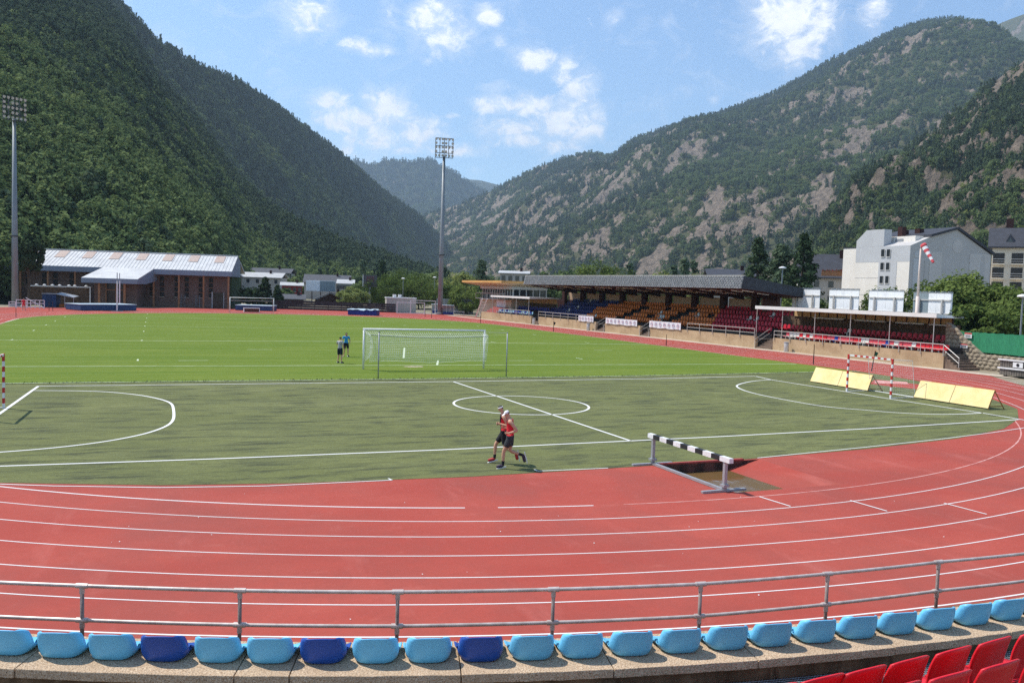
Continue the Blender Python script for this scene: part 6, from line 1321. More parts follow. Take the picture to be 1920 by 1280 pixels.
def sign(label, px0, py0, px1, py1, x, mk):
    a = RX(px0, py0, x); b = RX(px1, py1, x); g = thing('notice_sign', label, 'sign', (x, (a[1] + b[1]) / 2, b[2])); mb = MB(); mb.bb(x - 0.02, x, a[1], b[1], b[2], a[2]); local(g, mb).build('plate', M_WHITE, g)
    mb = MB(); mb.bb(x - 0.026, x - 0.021, a[1], b[1], a[2] - (a[2] - b[2]) * 0.28, a[2]); local(g, mb).build('red_band', M_REDP, g)
    for k in range(3): mb = MB(); zz_ = b[2] + (a[2] - b[2]) * (0.15 + 0.17 * k); mb.bb(x - 0.025, x - 0.021, a[1] + (b[1] - a[1]) * 0.15, a[1] + (b[1] - a[1]) * 0.85, zz_, zz_ + 0.035); local(g, mb).build('text_line', M_BLACK, g)
sign('small white notice with a red head on the green fence', 1809, 623, 1822, 634, 44.1, 0); sign('small white notice with a red head on the stone wall', 1801, 644, 1814, 652.5, 43.6, 0)
ct = thing('slatted_cart', 'weathered grey slatted equipment cart with a white top rail at the right edge', 'cart', V3(*G(1905, 706))); cb_ = V3(*G(1905, 706))
for k in range(14): mb = MB(); mb.bb(-0.9 + 0.01, -0.84, -2.0 + 0.19 * k, -2.0 + 0.19 * k + 0.16, 0.12, 1.15); mb.build('slat', mat('weathered_board', rgb(140, 132, 122, 0.75), 0.95, 0.5, 1.5, stretch=(1, 1, 5)), ct)
for z in (1.2, 0.60): mb = MB(); mb.bb(-0.98, -0.90, -2.1, 0.75, z - 0.05, z + 0.05); mb.build('rail', M_WHITE, ct)
mb = MB(); mb.bb(-0.83, 0.6, -2.0, 0.65, 0.15, 1.1); mb.build('body', mat('cart_dark', (0.06, 0.05, 0.045), 0.9), ct)
mb = MB(); mb.bb(-0.95, -0.915, -1.15, -0.4, 0.72, 1.08); sg = mb.build('label_plate', M_WHITE, ct); mb = MB(); mb.lathe([(0.12, 0), (0.12, 0.01)], (0, 0, 0), 12); o = mb.build('emblem', M_BLACK, sg); o.rotation_euler = (0, PI / 2, 0); o.location = (-0.965, -0.78, 0.9)
for y in (-1.6, 0.3): mb = MB(); mb.lathe([(0.16, -0.05), (0.18, -0.03), (0.18, 0.03), (0.16, 0.05)], (0, 0, 0), 12); o = mb.build('wheel', M_BLACK, ct); o.rotation_euler = (0, PI / 2, 0); o.location = (-0.7, y, 0.18)
# ------------------------------------------------------------------ trees told apart
def tree(label, px, top, dist, R, kind='plane', n=2600, name=None, z0f=0.22, base=-0.05, group=None):
    b = RD(px, 560, dist); zt = float(RD(px, top, dist)[2]); H = zt - base; seed = int(px * 7 + dist)
    spec = {'plane': ('round', LEAF_PLANE, 80, 0.25, 0.17), 'willow': ('round', LEAF_LIGHT, 60, 0.27, 0.20), 'light': ('egg', LEAF_LIGHT, 60, 0.25, 0.22), 'broad': ('egg', LEAF_DECID, 60, 0.26, 0.24), 'dark': ('round', LEAF_DARK, 60, 0.27, 0.22), 'spruce': ('cone', LEAF_DARK, 190, 0.16, 0.22), 'cedar': ('cone', LEAF_PINE, 140, 0.22, 0.24), 'bush': ('round', LEAF_PLANE, 30, 0.32, 0.22)}[kind]
    g = thing(name or ('conifer_tree' if kind in ('spruce', 'cedar') else 'broadleaf_tree' if kind != 'bush' else 'shrub'), label, 'shrub' if kind == 'bush' else 'tree', (b[0], b[1], base), random.uniform(0, 6.28), group)
    n = int(n * 1.7); z0 = H * (0.06 if spec[0] == 'cone' else z0f); p, nr, c = crown_points(n, spec[2], R * 0.86, H - z0 - R * 0.08, z0, spec[0], spec[3], seed)
    link('crown', leaf_mesh('crown', p, nr, spec[4], spec[1]), None, g)
    mb = MB(); th = H * (0.97 if spec[0] == 'cone' else 0.62); r0 = 0.022 * H
    mb.tube([(0, 0, 0), (0.05, 0.03, th * 0.4), (0.0, 0.08, th)], [r0, r0 * 0.75, r0 * 0.2], 7)
    rr = random.Random(seed)
    for k in range(min(9, len(c))):
        q = c[rr.randrange(len(c))]; s = th * rr.uniform(0.3, 0.8) if spec[0] != 'cone' else max(0.3, q[2] - 0.2); mb.tube([(0, 0, min(s, th)), (q[0] * 0.5, q[1] * 0.5, (s + q[2]) / 2), tuple(q)], [r0 * 0.4, r0 * 0.25, r0 * 0.08], 5)
    mb.build('trunk', BARK, g); return g
GR = 'trees beyond the far fence'
tree('big dark tree leaning over the left end of the brick hall roof', 54, 440, 157, 2.5, 'dark', 4200, z0f=0.50)
tree('pale green tree at the far left edge behind the stone wall', 4, 428, 185, 6, 'broad', 3000, z0f=0.4)
tree('dark spruce just right of the brick hall', 497, 518, 168, 3.0, 'spruce', 2600, group=GR); tree('round dark shrub between hall and spruce', 466, 536, 162, 2.4, 'dark', 1500, group=GR); tree('slim conifer right of the dark spruce', 520, 534, 175, 2.2, 'spruce', 1600, group=GR)
tree('mid green tree left of the red fronted building', 536, 540, 205, 2.6, 'broad', 1500, group=GR)
tree('yellow green willow left of the scoreboard', 664, 537, 176, 3.6, 'willow', 3600, z0f=0.05, group=GR)
tree('tall dark conifer rising behind the scoreboard', 716, 488, 215, 4.6, 'spruce', 2600, group=GR)
for px, tp, ds, R_, kd, lb in ((690, 522, 200, 6, 'broad', 'broad tree directly behind the scoreboard'), (728, 510, 190, 6.5, 'plane', 'full round tree right of the scoreboard'), (757, 503, 195, 7, 'plane', 'tallest round tree in the clump left of the floodlight'), (785, 512, 190, 6, 'plane', 'round tree just left of the floodlight mast'), (812, 508, 200, 6, 'broad', 'tree half hidden behind the floodlight mast'), (858, 503, 175, 5.5, 'light', 'bright yellow green tree right of the floodlight mast'), (838, 530, 170, 4, 'plane', 'low tree between mast and yellow green tree'), (876, 532, 165, 4.2, 'plane', 'green tree beside the announcer building roof')):
    tree(lb, px, tp, ds, R_, kd, 3000, z0f=0.10, group=GR)
tree('blue green spruce above the announcer building', 901, 486, 195, 4.8, 'cedar', 2600, group=GR)
GR2 = 'trees behind the grandstands'
tree('leafy tree rising over the middle of the main roof', 1122, 482, 145, 5.0, 'plane', 3400, group=GR2); tree('lower leafy tree right of the one over the main roof', 1155, 497, 150, 4.2, 'plane', 2400, group=GR2); tree('small light tree top over the main roof', 1240, 503, 160, 4.6, 'light', 2000, group=GR2); tree('faint light tree top at the right part of the main roof', 1300, 507, 165, 4, 'light', 1600, group=GR2)
tree('tall dark conifer, left one of three beside the main stand', 1418, 441, 150, 5.2, 'spruce', 5200, group=GR2); tree('wide blue green cedar between two dark conifers', 1462, 455, 142, 6.0, 'cedar', 5200, group=GR2); tree('tallest dark conifer, right one of three beside the main stand', 1503, 437, 138, 5.6, 'spruce', 6000, group=GR2)
for px, tp, ds, R_, lb in ((1545, 556, 108, 2.6, 'small green shrub between the first two billboards'), (1617, 552, 104, 2.6, 'small green shrub between the second and third billboard'), (1480, 548, 110, 2.6, 'leafy shrub at the end wall of the main stand'), (1660, 532, 108, 3.0, 'thin tree top above the third billboard'), (1702, 545, 102, 2.6, 'green shrub left of the windsock pole'), (1740, 527, 106, 3.4, 'young tree behind the rightmost billboard')):
    tree(lb, px, tp, ds, R_, 'plane', 1500, z0f=0.05, group=GR2)
GR3 = 'plane trees behind the green fence'
for px, tp, ds, R_, lb in ((1793, 516, 98, 4.4, 'leafy plane tree closest to the rightmost billboard'), (1830, 509, 102, 5.0, 'tallest leafy plane tree above the green fence'), (1866, 524, 100, 5.0, 'leafy plane tree in front of the balconied block'), (1905, 528, 98, 5.0, 'leafy plane tree cut by the right edge'), (1850, 566, 86, 4.4, 'low bushy plane tree right behind the green fence'), (1802, 566, 88, 4.0, 'low bushy plane tree beside the stone slope'), (1935, 556, 88, 4.8, 'bushy plane tree at the right edge of the picture')):
    tree(lb, px, tp, ds, R_, 'plane', 6500, z0f=0.03, group=GR3)

# ------------------------------------------------------------------ floodlight masts
M_MAST = mat('mast_galvanised', rgb(150, 156, 158, 0.85), 0.5, 0.15, 0.5, metal=0.25); M_LAMPB = mat('lamp_housing', (0.05, 0.05, 0.055), 0.5); M_LENS = mat('lamp_glass', (0.55, 0.55, 0.52), 0.15)
def floodlight(label, pos, H, rz, cols=6, rows=5):
    g = thing('floodlight_mast', label, 'floodlight', pos, rz, 'stadium floodlight masts'); mb = MB(); mb.tube([(0, 0, 0), (0, 0, H * 0.35), (0, 0, H - 3.0)], [0.50, 0.42, 0.24], 12); mb.build('mast', M_MAST, g, smooth=True)
    mb = MB(); mb.lathe([(0.75, 0), (0.75, 0.35), (0.55, 0.4)], (0, 0, 0), 12); mb.build('base', M_MAST, g); mb = MB(); mb.lathe([(0.36, H * 0.34), (0.62, H * 0.34 + 0.05), (0.62, H * 0.34 + 0.18), (0.36, H * 0.34 + 0.22)], (0, 0, 0), 12); mb.build('collar', M_LAMPB, g)
    w = 3.2; fr = MB(); zs = [H - 2.9 + 0.74 * k for k in range(rows)]
    for z in (zs[0] - 0.35, zs[0] + 0.5, zs[2] + 0.3, zs[-1] + 0.2): fr.bb(-w / 2, w / 2, -0.12, 0.0, z - 0.05, z + 0.05)
    for x in (-w / 2, -w / 4, 0, w / 4, w / 2): fr.bb(x - 0.05, x + 0.05, -0.13, -0.01, zs[0] - 0.38, zs[-1] + 0.2)
    fr.bb(-w / 2, w / 2, -0.5, -0.13, zs[0] - 0.42, zs[0] - 0.36); fr.build('head_frame', M_LAMPB, g)
    for j, z in enumerate(zs):
        for i in range(cols):
            if j in (1, 3) and i % 3 == 1: continue
            x = -w / 2 + 0.1 + (w - 0.2) * i / (cols - 1); mb = MB(); mb.lathe([(0.05, 0.30), (0.13, 0.22), (0.23, 0.04), (0.23, 0.0)], (0, 0, 0), 10); o = mb.build('lamp', M_LAMPB, g, smooth=False); o.location = (x, -0.28, z); o.rotation_euler = (rad(105), 0, 0)
            mb = MB(); mb.lathe([(0.215, -0.012), (0.215, 0.002)], (0, 0, 0), 10); q = mb.build('lens', M_LENS, o)
            o.rotation_euler = (rad(-70), 0, 0)
    return g
floodlight('tall grey floodlight mast left of the valley gap', (33.4, 115.2, 0), 31.9, rad(-12)); floodlight('tall grey floodlight mast at the left edge of the picture', (-35.3, 117.3, 0), 31.8, rad(30))

# ------------------------------------------------------------------ brick sports hall on the left
M_BRICK = mat('hall_brick', rgb(138, 114, 102, 0.85), 0.95, col2=rgb(98, 80, 72, 0.85), vscale=2.2, stretch=(1.2, 1.2, 5), bump=0.6, bscale=5); M_SEAM = mat('roof_zinc', rgb(218, 218, 216, 0.85), 0.7, col2=rgb(200, 200, 200, 0.85), vscale=0.7, metal=0.1); M_FASC = mat('fascia_slate_blue', rgb(150, 162, 176, 0.85), 0.6, col2=rgb(122, 134, 150, 0.85), vscale=9, stretch=(12, 1, 0.3)); M_SKYL = mat('skylight_sheet', rgb(210, 190, 176, 0.8), 0.6, col2=rgb(188, 160, 144, 0.8), vscale=2, stretch=(8, 0.6, 1)); M_OAK = mat('oiled_timber', rgb(182, 130, 90, 0.8), 0.7, 0.3, 3); M_DOOR = mat('door_dark', (0.03, 0.022, 0.02), 0.2); M_IVY = mat('ivy', (0.022, 0.045, 0.012), 0.95, col2=(0.05, 0.08, 0.02), vscale=2, bump=0.8, bscale=4)
hp = CAM + ray(428, 578.6) * 153.0; RZ = rad(-12)
hall = thing('sports_hall', 'long low brick hall with a pale zinc roof and timber posts', 'hall', (hp[0], hp[1], 0), RZ); hall.scale = (1.21, 1.21, 1.19)
def hb(name, m_, x0, x1, y0, y1, z0, z1, parent=None):
    mb = MB(); mb.bb(x0, x1, y0, y1, z0, z1); return mb.build(name, m_, parent or hall)
Lh = 32.0
M_WDARK = mat('hall_window_glass', (0.012, 0.010, 0.010), 0.35, spec=0.2)
hb('wall', M_BRICK, -Lh, 0.0, 1.4, 15.5, -0.1, 5.2)
def slab(pts, name, m_, parent=hall):
    mb = MB(); n = len(pts); mb.add(pts, [tuple(range(n))]); return mb.build(name, m_, parent, fixn=False)
# roof plane from eave (y=-0.3, z=5.65) to ridge (y=6.5, z=8.2), and down behind
def roofz(y): return 5.62 + (y + 0.3) * (8.15 - 5.62) / 6.8
mb = MB(); mb.extr([(-0.3, 5.45), (-0.3, 5.62), (6.5, 8.15), (15.8, 5.6), (15.8, 5.4), (6.5, 7.9)], 'x', -Lh - 0.6, 0.5); rf = mb.build('roof', M_SEAM, hall)
mb = MB(); x = -Lh
while x < 0.4:
    mb.add([(x, -0.28, 5.63), (x + 0.05, -0.28, 5.63), (x + 0.05, 6.45, 8.15), (x, 6.45, 8.15), (x, -0.28, 5.67), (x + 0.05, -0.28, 5.67), (x + 0.05, 6.45, 8.19), (x, 6.45, 8.19)], [(0, 1, 5, 4), (1, 2, 6, 5), (2, 3, 7, 6), (3, 0, 4, 7), (4, 5, 6, 7)]); x += 0.5
o = mb.build('standing_seams', M_SEAM, rf, fixn=False); o['kind'] = 'stuff'
hb('ridge_cap', M_WHITE, -Lh - 0.62, 0.52, 6.25, 6.75, 8.16, 8.24, rf)
for k in range(8):
    x = -28.6 + 3.72 * k; ya_, yb_2 = 3.2, 6.0; mb = MB(); mb.add([(x, ya_, roofz(ya_) + 0.075), (x + 1.35, ya_, roofz(ya_) + 0.075), (x + 1.35, yb_2, roofz(yb_2) + 0.075), (x, yb_2, roofz(yb_2) + 0.075), (x, ya_, roofz(ya_)), (x + 1.35, ya_, roofz(ya_)), (x + 1.35, yb_2, roofz(yb_2)), (x, yb_2, roofz(yb_2))], [(0, 1, 2, 3), (0, 4, 5, 1), (1, 5, 6, 2), (2, 6, 7, 3), (3, 7, 4, 0)]); mb.build('skylight', M_SKYL, rf)
hb('eave_fascia', M_FASC, -Lh - 0.6, 0.5, -0.34, -0.20, 4.85, 5.60); hb('eave_soffit', M_DKBROWN, -Lh - 0.5, 0.45, -0.19, 1.5, 5.2, 5.3)
mb = MB(); mb.add([(0.52, -0.34, 4.85), (0.52, 9.5, 4.85), (0.52, 9.5, 7.2), (0.52, 6.5, 8.1), (0.52, -0.34, 5.58)], [(0, 1, 2, 3, 4)]); mb.build('gable_cladding', M_FASC, hall, fixn=False)
hb('ivy_wall', M_IVY, 0.0, 0.25, 1.6, 13, 0, 4.8)
for px in (291.6, 336, 380, 424.6, 64, 110, 156):
    x = -(428 - px) / 12.72 + 0.25; hb('timber_post', M_OAK, x - 0.11, x + 0.11, -0.05, 0.17, 0 if px > 200 else 0, 5.2)
for px in (283, 301, 327, 345.5, 371, 389.5):
    x = -(428 - px) / 12.85 + 0.3; w_ = hb('window', M_WDARK, x - 0.28, x + 0.28, 1.34, 1.41, 1.55, 4.55)
    for z in (2.3, 3.05, 3.8): hb('glazing_bar', M_OAK, x - 0.28, x + 0.28, 1.32, 1.345, z - 0.03, z + 0.03, w_)
    hb('sill', M_CONC, x - 0.36, x + 0.36, 1.25, 1.42, 1.45, 1.54, w_)
for px in (54, 74, 101, 120, 147):
    x = -(428 - px) / 12.6 + 0.3; w_ = hb('window', M_WDARK, x - 0.28, x + 0.28, 1.34, 1.41, 2.9, 4.6); hb('glazing_bar', M_OAK, x - 0.28, x + 0.28, 1.32, 1.345, 3.7, 3.76, w_)
dr_ = hb('side_door', M_DOOR, -2.4, -0.9, 1.33, 1.41, 0, 2.35); hb('door_frame', M_GREYM, -2.58, -2.41, 1.28, 1.42, 0, 2.45, dr_); hb('door_frame', M_GREYM, -0.89, -0.78, 1.28, 1.42, 0, 2.45, dr_)
for x in (-6.9, -4.8):
    mb = MB(); 
    for s_ in (0, 0.55): mb.tube([(x + s_, 1.1, 0), (x + s_, 1.3, 1.9)], 0.035, 4)
    for k in range(6): mb.tube([(x, 1.12, 0.25 + 0.3 * k), (x + 0.55, 1.12, 0.25 + 0.3 * k)], 0.025, 4)
    mb.build('wall_ladder', M_GREYM, hall)
# porch
px0, px1 = -18.3, -11.4
hb('porch_wall', M_BRICK, px0 + 0.6, px1 - 0.6, -3.2, 1.4, -0.1, 3.6)
mb = MB(); mb.add([(px0 + 1.3, 0.9, 5.99), (px1 + 1.2, 0.9, 5.99), (px1, -5.6, 4.05), (px0 - 0.4, -5.6, 4.05), (px0 + 1.3, 0.9, 5.84), (px1 + 1.2, 0.9, 5.84), (px1, -5.6, 3.92), (px0 - 0.4, -5.6, 3.92)], [(0, 1, 2, 3), (7, 6, 5, 4), (0, 4, 5, 1), (1, 5, 6, 2), (2, 6, 7, 3), (3, 7, 4, 0)]); mb.build('porch_roof', M_SEAM, hall)
hb('porch_fascia', M_FASC, px0 - 0.4, px1, -5.66, -5.52, 3.35, 4.0); mb = MB(); mb.add([(px1 + 0.02, -5.6, 3.35), (px1 + 0.5, -2.9, 3.35), (px1 + 1.2, 0.9, 3.9), (px1 + 1.2, 0.9, 5.85), (px1 + 0.02, -5.6, 3.92)], [(0, 1, 2, 3, 4)]); mb.build('porch_side', M_FASC, hall, fixn=False)
for x in (-16.5, -13.2): hb('porch_post', M_OAK, x - 0.13, x + 0.13, -5.3, -5.05, 0, 3.4)
d_ = hb('entrance_door', M_DOOR, -16.1, -13.5, -3.30, -3.19, 0, 3.3)
for x in (-16.1, -14.8, -13.5): hb('door_frame', M_OAK, x - 0.06, x + 0.06, -3.36, -3.29, 0, 3.3, d_)
hb('door_frame', M_OAK, -16.15, -13.45, -3.36, -3.29, 2.35, 2.47, d_)
# --- yard left of the hall
def at_depth(px, py, dep): return CAM + ray(px, py) * dep
def yard(name, label, cat, px, dep, rz=RZ, group=None):
    p = at_depth(px, 575, dep); return thing(name, label, cat, (p[0], p[1], 0), rz, group)
pg = yard('lamp_pergola', 'white beam on posts with a row of globe lamps before a stone wall', 'pergola', 112, 143); wpx = 118 / 13.6
def pb(g, name, m_, x0, x1, y0, y1, z0, z1): mb = MB(); mb.bb(x0, x1, y0, y1, z0, z1); return mb.build(name, m_, g)
pb(pg, 'beam', M_WHITE, -4.9, 4.9, -0.1, 0.1, 3.12, 3.26); pb(pg, 'stone_wall', M_STONE, -4.7, 4.7, 0.4, 0.8, 0, 3.0)
for x in (-4.8, 4.75): pb(pg, 'post', M_WHITE, x - 0.07, x + 0.07, -0.06, 0.06, 0, 3.12)
for x in (-3.2, -2.1, -1.0, 0.0, 1.3, 2.1, 3.7): mb = MB(); mb.lathe([(0.05, 0), (0.30, 0.06), (0.28, 0.16), (0.08, 0.26)], (x * 1.12, 0, 3.26), 10); mb.build('globe_lamp', M_WHITE, pg, smooth=True)
sh = yard('storage_shed', 'dark blue shed with a lean-to roof beside the white barriers', 'shed', 92, 135); M_SHED = mat('shed_blue', rgb(46, 74, 118, 0.75), 0.7, 0.2, 2)
pb(sh, 'cabin', M_SHED, -1.0, 1.0, 0, 2.2, 0, 2.05); pb(sh, 'cabin_roof', M_GREYM, -1.1, 1.1, -0.15, 2.3, 2.06, 2.14); mb = MB(); mb.add([(1.1, -0.2, 2.05), (3.7, -0.2, 1.55), (3.7, 2.4, 1.75), (1.1, 2.4, 2.25), (1.1, -0.2, 2.12), (3.7, -0.2, 1.62), (3.7, 2.4, 1.82), (1.1, 2.4, 2.32)], [(3, 2, 1, 0), (4, 5, 6, 7), (0, 1, 5, 4), (1, 2, 6, 5), (2, 3, 7, 6), (3, 0, 4, 7)]); mb.build('lean_to_roof', M_GREYM, sh)
for x in (2.3, 3.6): pb(sh, 'lean_to_post', M_GREYM, x - 0.04, x + 0.04, 0, 0.08, 0, 1.65)
pb(sh, 'door', mat('shed_door', rgb(38, 60, 96, 0.75), 0.7), -0.4, 0.4, -0.03, -0.002, 0.05, 1.9); pb(sh, 'stored_mats', mat('orange_mat', (0.45, 0.13, 0.03), 0.8, 0.3), 1.3, 2.6, 0.6, 1.8, 0, 0.5)
def barrier_fence(label, px, dep, w, h_, brace):
    g = yard('white_barrier', label, 'barrier', px, dep, RZ, 'white barriers by the blue shed'); n = int(w / 0.55)
    for x in np.linspace(-w / 2, w / 2, n + 1): pb(g, 'upright', M_WHITE, x - 0.045, x + 0.045, -0.04, 0.04, 0, h_)
    for z in (0.25, h_ * 0.6, h_ - 0.05): pb(g, 'bar', M_WHITE, -w / 2, w / 2, -0.06, -0.041, z - 0.05, z + 0.05)
    if brace: mb = MB(); mb.tube([(-w / 2, -0.08, h_ + 0.3), (w / 2, -0.08, 0.1)], 0.05, 4); mb.build('brace', M_WHITE, g)
barrier_fence('white lattice barrier nearest the left edge', 23, 127, 0.9, 0.95, False); barrier_fence('wide white lattice barrier next to the figure in red', 41, 127, 1.5, 1.3, False); barrier_fence('white lattice barrier with a long diagonal brace beside the blue shed', 66, 127, 2.5, 1.3, True)
rw = yard('stone_retaining_wall', 'mossy stone retaining wall at the far left under a green fence', 'wall', 6, 150, rad(10)); pb(rw, 'wall', M_STONE, -12, 2.2, 0, 1.0, -0.1, 6.7); pb(rw, 'fence_mesh', M_GMESH, -12, 2.2, 0.4, 0.44, 6.7, 8.4)
for x in np.arange(-11, 2.1, 2.2): pb(rw, 'fence_post', M_GREYM, x - 0.04, x + 0.04, 0.44, 0.5, 6.7, 8.5)
# ------------------------------------------------------------------ far end: fence, scoreboard, houses
bf = thing('black_fence', 'long black boarded fence behind the far bend', 'fence', (16, 126, 0)); M_BB = mat('black_boards', (0.022, 0.022, 0.024), 0.8, col2=(0.045, 0.045, 0.047), vscale=1.5)
P0, P1 = V3(*G(514, 579.3)), V3(*G(742, 586.3)); nfs = 9; ang = math.atan2(P1.y - P0.y, P1.x - P0.x)
for i in range(nfs):
    a = lerp(P0, P1, i / nfs); b = lerp(P0, P1, (i + 1) / nfs); c = (a + b) / 2; ln = (b - a).length
    for k in range(4): mb = MB(); mb.box((c.x, c.y, 0.22 + 0.42 * k), (ln - 0.04, 0.05, 0.37), ang); local(bf, mb).build('board', M_BB, bf)
    mb = MB(); mb.box((a.x, a.y + 0.07, 0.9), (0.1, 0.08, 1.85), ang); local(bf, mb).build('post', M_BB, bf)
sb = thing('scoreboard', 'dark electronic scoreboard on a grey post beyond the far fence', 'scoreboard', tuple(at_depth(693, 570, 186)[:2]) + (0,), rad(-14)); s_ = 1593 / 150.0
pb(sb, 'cabinet', mat('score_black', (0.085, 0.078, 0.085), 0.5), -1.45, 1.5, -0.25, 0.25, 4.6, 7.2); pb(sb, 'side_plate', M_WHITE, -1.60, -1.451, -0.25, 0.25, 4.6, 7.2); mb = MB(); mb.tube([(0, 0, 0), (0, 0, 4.6)], 0.26, 8); mb.build('post', M_MAST, sb)
M_DIG = mat('dim_red_digits', (0.20, 0.02, 0.02), 0.5)
for j in range(3):
    for i in range(4): pb(sb, 'digit_row', M_DIG, -0.75 + 0.42 * i, -0.75 + 0.42 * i + 0.26, -0.262, -0.252, 6.60 - 0.42 * j, 6.80 - 0.42 * j)
def house(name, label, px, dep, w, d, hw, hr, wallm, roofm, rz=0.0, gable='x', windows=0, base=0.0, over=0.5, cat='house', wrow=1):
    p = at_depth(px, 570, dep); g = thing(name, label, cat, (p[0], p[1], base), rz); mb = MB(); mb.bb(-w / 2, w / 2, 0, d, -0.5, hw); mb.build('wall', wallm, g); mb = MB()
    if gable == 'x': mb.extr([(-over, hw - 0.1), (-over, hw + 0.05), (d / 2, hw + hr), (d + over, hw + 0.05), (d + over, hw - 0.1), (d / 2, hw + hr - 0.25)], 'x', -w / 2 - over, w / 2 + over)
    else: mb.extr([(-w / 2 - over, hw - 0.1), (-w / 2 - over, hw + 0.05), (0, hw + hr), (w / 2 + over, hw + 0.05), (w / 2 + over, hw - 0.1), (0, hw + hr - 0.25)], 'y', -over, d + over)
    r_ = mb.build('roof', roofm, g)
    if gable == 'y': mb = MB(); mb.add([(-w / 2, -0.01, hw - 0.1), (w / 2, -0.01, hw - 0.1), (0, -0.01, hw + hr - 0.3)], [(0, 1, 2)]); mb.build('gable', wallm, g, fixn=False)
    mb = MB(); mb.bb(w * 0.2, w * 0.2 + 0.6, d * 0.4, d * 0.4 + 0.6, hw, hw + hr + 0.7); mb.build('chimney', M_DKBROWN, r_)
    for r2 in range(wrow):
        for k in range(windows):
            x = -w / 2 + w * (k + 0.5) / windows; z = (hw - 0.6 - 2.7 * r2); wn_ = pb(g, 'window', M_GLASSD, x - 0.45, x + 0.45, -0.06, -0.005, z - 1.2, z); pb(g, 'shutter', M_OAK, 0, 0.01, 0, 0.01, 0, 0.01) if False else None
            mb = MB(); mb.bb(x - 0.52, x + 0.52, -0.09, -0.062, z - 1.28, z - 1.2); mb.build('sill', M_FRAMEW, wn_)
    return g
M_PALE = mat('pale_render', rgb(206, 200, 190, 0.8), 0.85, 0.15, 0.6); M_RSLATE = mat('house_slate', rgb(96, 98, 104, 0.75), 0.7, 0.3, 1.5, bump=0.3, bscale=4); M_RWHITE = mat('sheet_roof', rgb(206, 206, 204, 0.8), 0.6, 0.15, 0.6); M_REDW = mat('red_front', rgb(150, 34, 34, 0.8), 0.7, 0.2, 1)
house('stepped_house', 'pale house with a long white sheet roof right of the hall', 482, 262, 14, 11, 6.3, 1.6, M_PALE, M_RWHITE, rad(-18), windows=5); house('stepped_house', 'second pale roofed house further up behind the first', 500, 305, 16, 11, 8.2, 1.8, M_PALE, M_RSLATE, rad(-18), windows=5)
house('red_front_building', 'low building with a red front and white roof', 547, 240, 5.6, 8, 4.2, 0.9, M_REDW, M_RWHITE, rad(-8), windows=4); house('grey_shed', 'low grey roofed shed behind the black fence', 548, 192, 5.0, 5, 1.3, 1.1, M_STONE, M_RSLATE, rad(-8))
house('slate_house', 'large slate roofed house behind the double billboard', 612, 272, 14, 11, 5.2, 2.7, M_PALE, M_RSLATE, rad(-14), windows=6); house('glass_annex', 'glass fronted annex with a white roof right of the slate house', 647, 262, 4.6, 9, 5.2, 1.3, mat('annex_glass', rgb(150, 160, 162, 0.7), 0.3), M_RWHITE, rad(-14), windows=5)
house('chalet', 'dark timber chalet with white roof edges behind the fence', 620, 196, 7.0, 7, 1.3, 1.8, mat('chalet_wood', rgb(70, 48, 40, 0.7), 0.9, 0.3), M_RSLATE, rad(-10), 'y', windows=2)
db = thing('double_billboard', 'white and grey double billboard on posts beyond the black fence', 'billboard', tuple(at_depth(601, 560, 201)[:2]) + (0,), rad(-12)); pb(db, 'white_panel', M_SHEETW, -3.3, -0.2, -0.1, 0, 3.25, 5.6); pb(db, 'grey_panel', M_SHEETG, -0.17, 3.3, -0.1, 0, 3.25, 5.6); pb(db, 'frame', M_WHITE, -3.4, 3.4, 0.01, 0.12, 3.15, 5.7)
for x in (-2, 0, 2): pb(db, 'post', M_DKBROWN, x - 0.1, x + 0.1, 0.13, 0.3, 0, 5.4)
cn = thing('white_container', 'white flat roofed cabin behind the white goal frames', 'cabin', tuple(at_depth(752, 580, 163)[:2]) + (0,), rad(-8)); pb(cn, 'cabin', M_PALE, -2.8, 2.85, 0, 2.4, 0, 2.65); pb(cn, 'roof_edge', M_WHITE, -2.9, 2.95, -0.1, 2.5, 2.65, 2.85)
for x in (-1.2, -0.2): pb(cn, 'air_unit', M_WHITE, x - 0.3, x + 0.3, 0.6, 1.2, 2.86, 3.4)
def frame_goal(label, px, py, w, h_, dep):
    p = G(px, py); g = thing('stored_goal_frame', label, 'goal', (p[0], p[1], 0), rad(-14), 'white goal frames parked by the track'); 
    for x in (-w / 2, w / 2):
        pb(g, 'post', M_WHITE, x - 0.06, x + 0.06, -0.06, 0.06, 0, h_); mb = MB(); mb.tube([(x, 0, 0.06), (x, dep, 0.06)], 0.05, 4); mb.tube([(x, 0, h_), (x, dep, 0.06)], 0.04, 4); mb.build('side_stay', M_WHITE, g)
    pb(g, 'crossbar', M_WHITE, -w / 2 - 0.06, w / 2 + 0.06, -0.06, 0.06, h_ + 0.002, h_ + 0.12); pb(g, 'ground_bar', M_WHITE, -w / 2, w / 2, dep, dep + 0.1, 0.02, 0.12)
frame_goal('wide white goal frame parked in front of the cabin', 770, 588.3, 5.0, 2.0, 1.2); frame_goal('smaller white goal frame standing inside the wide one', 757, 585.5, 3.0, 2.0, 1.0); frame_goal('taller white goal frame nearest the floodlight mast', 793, 588.5, 4.6, 2.4, 1.4)
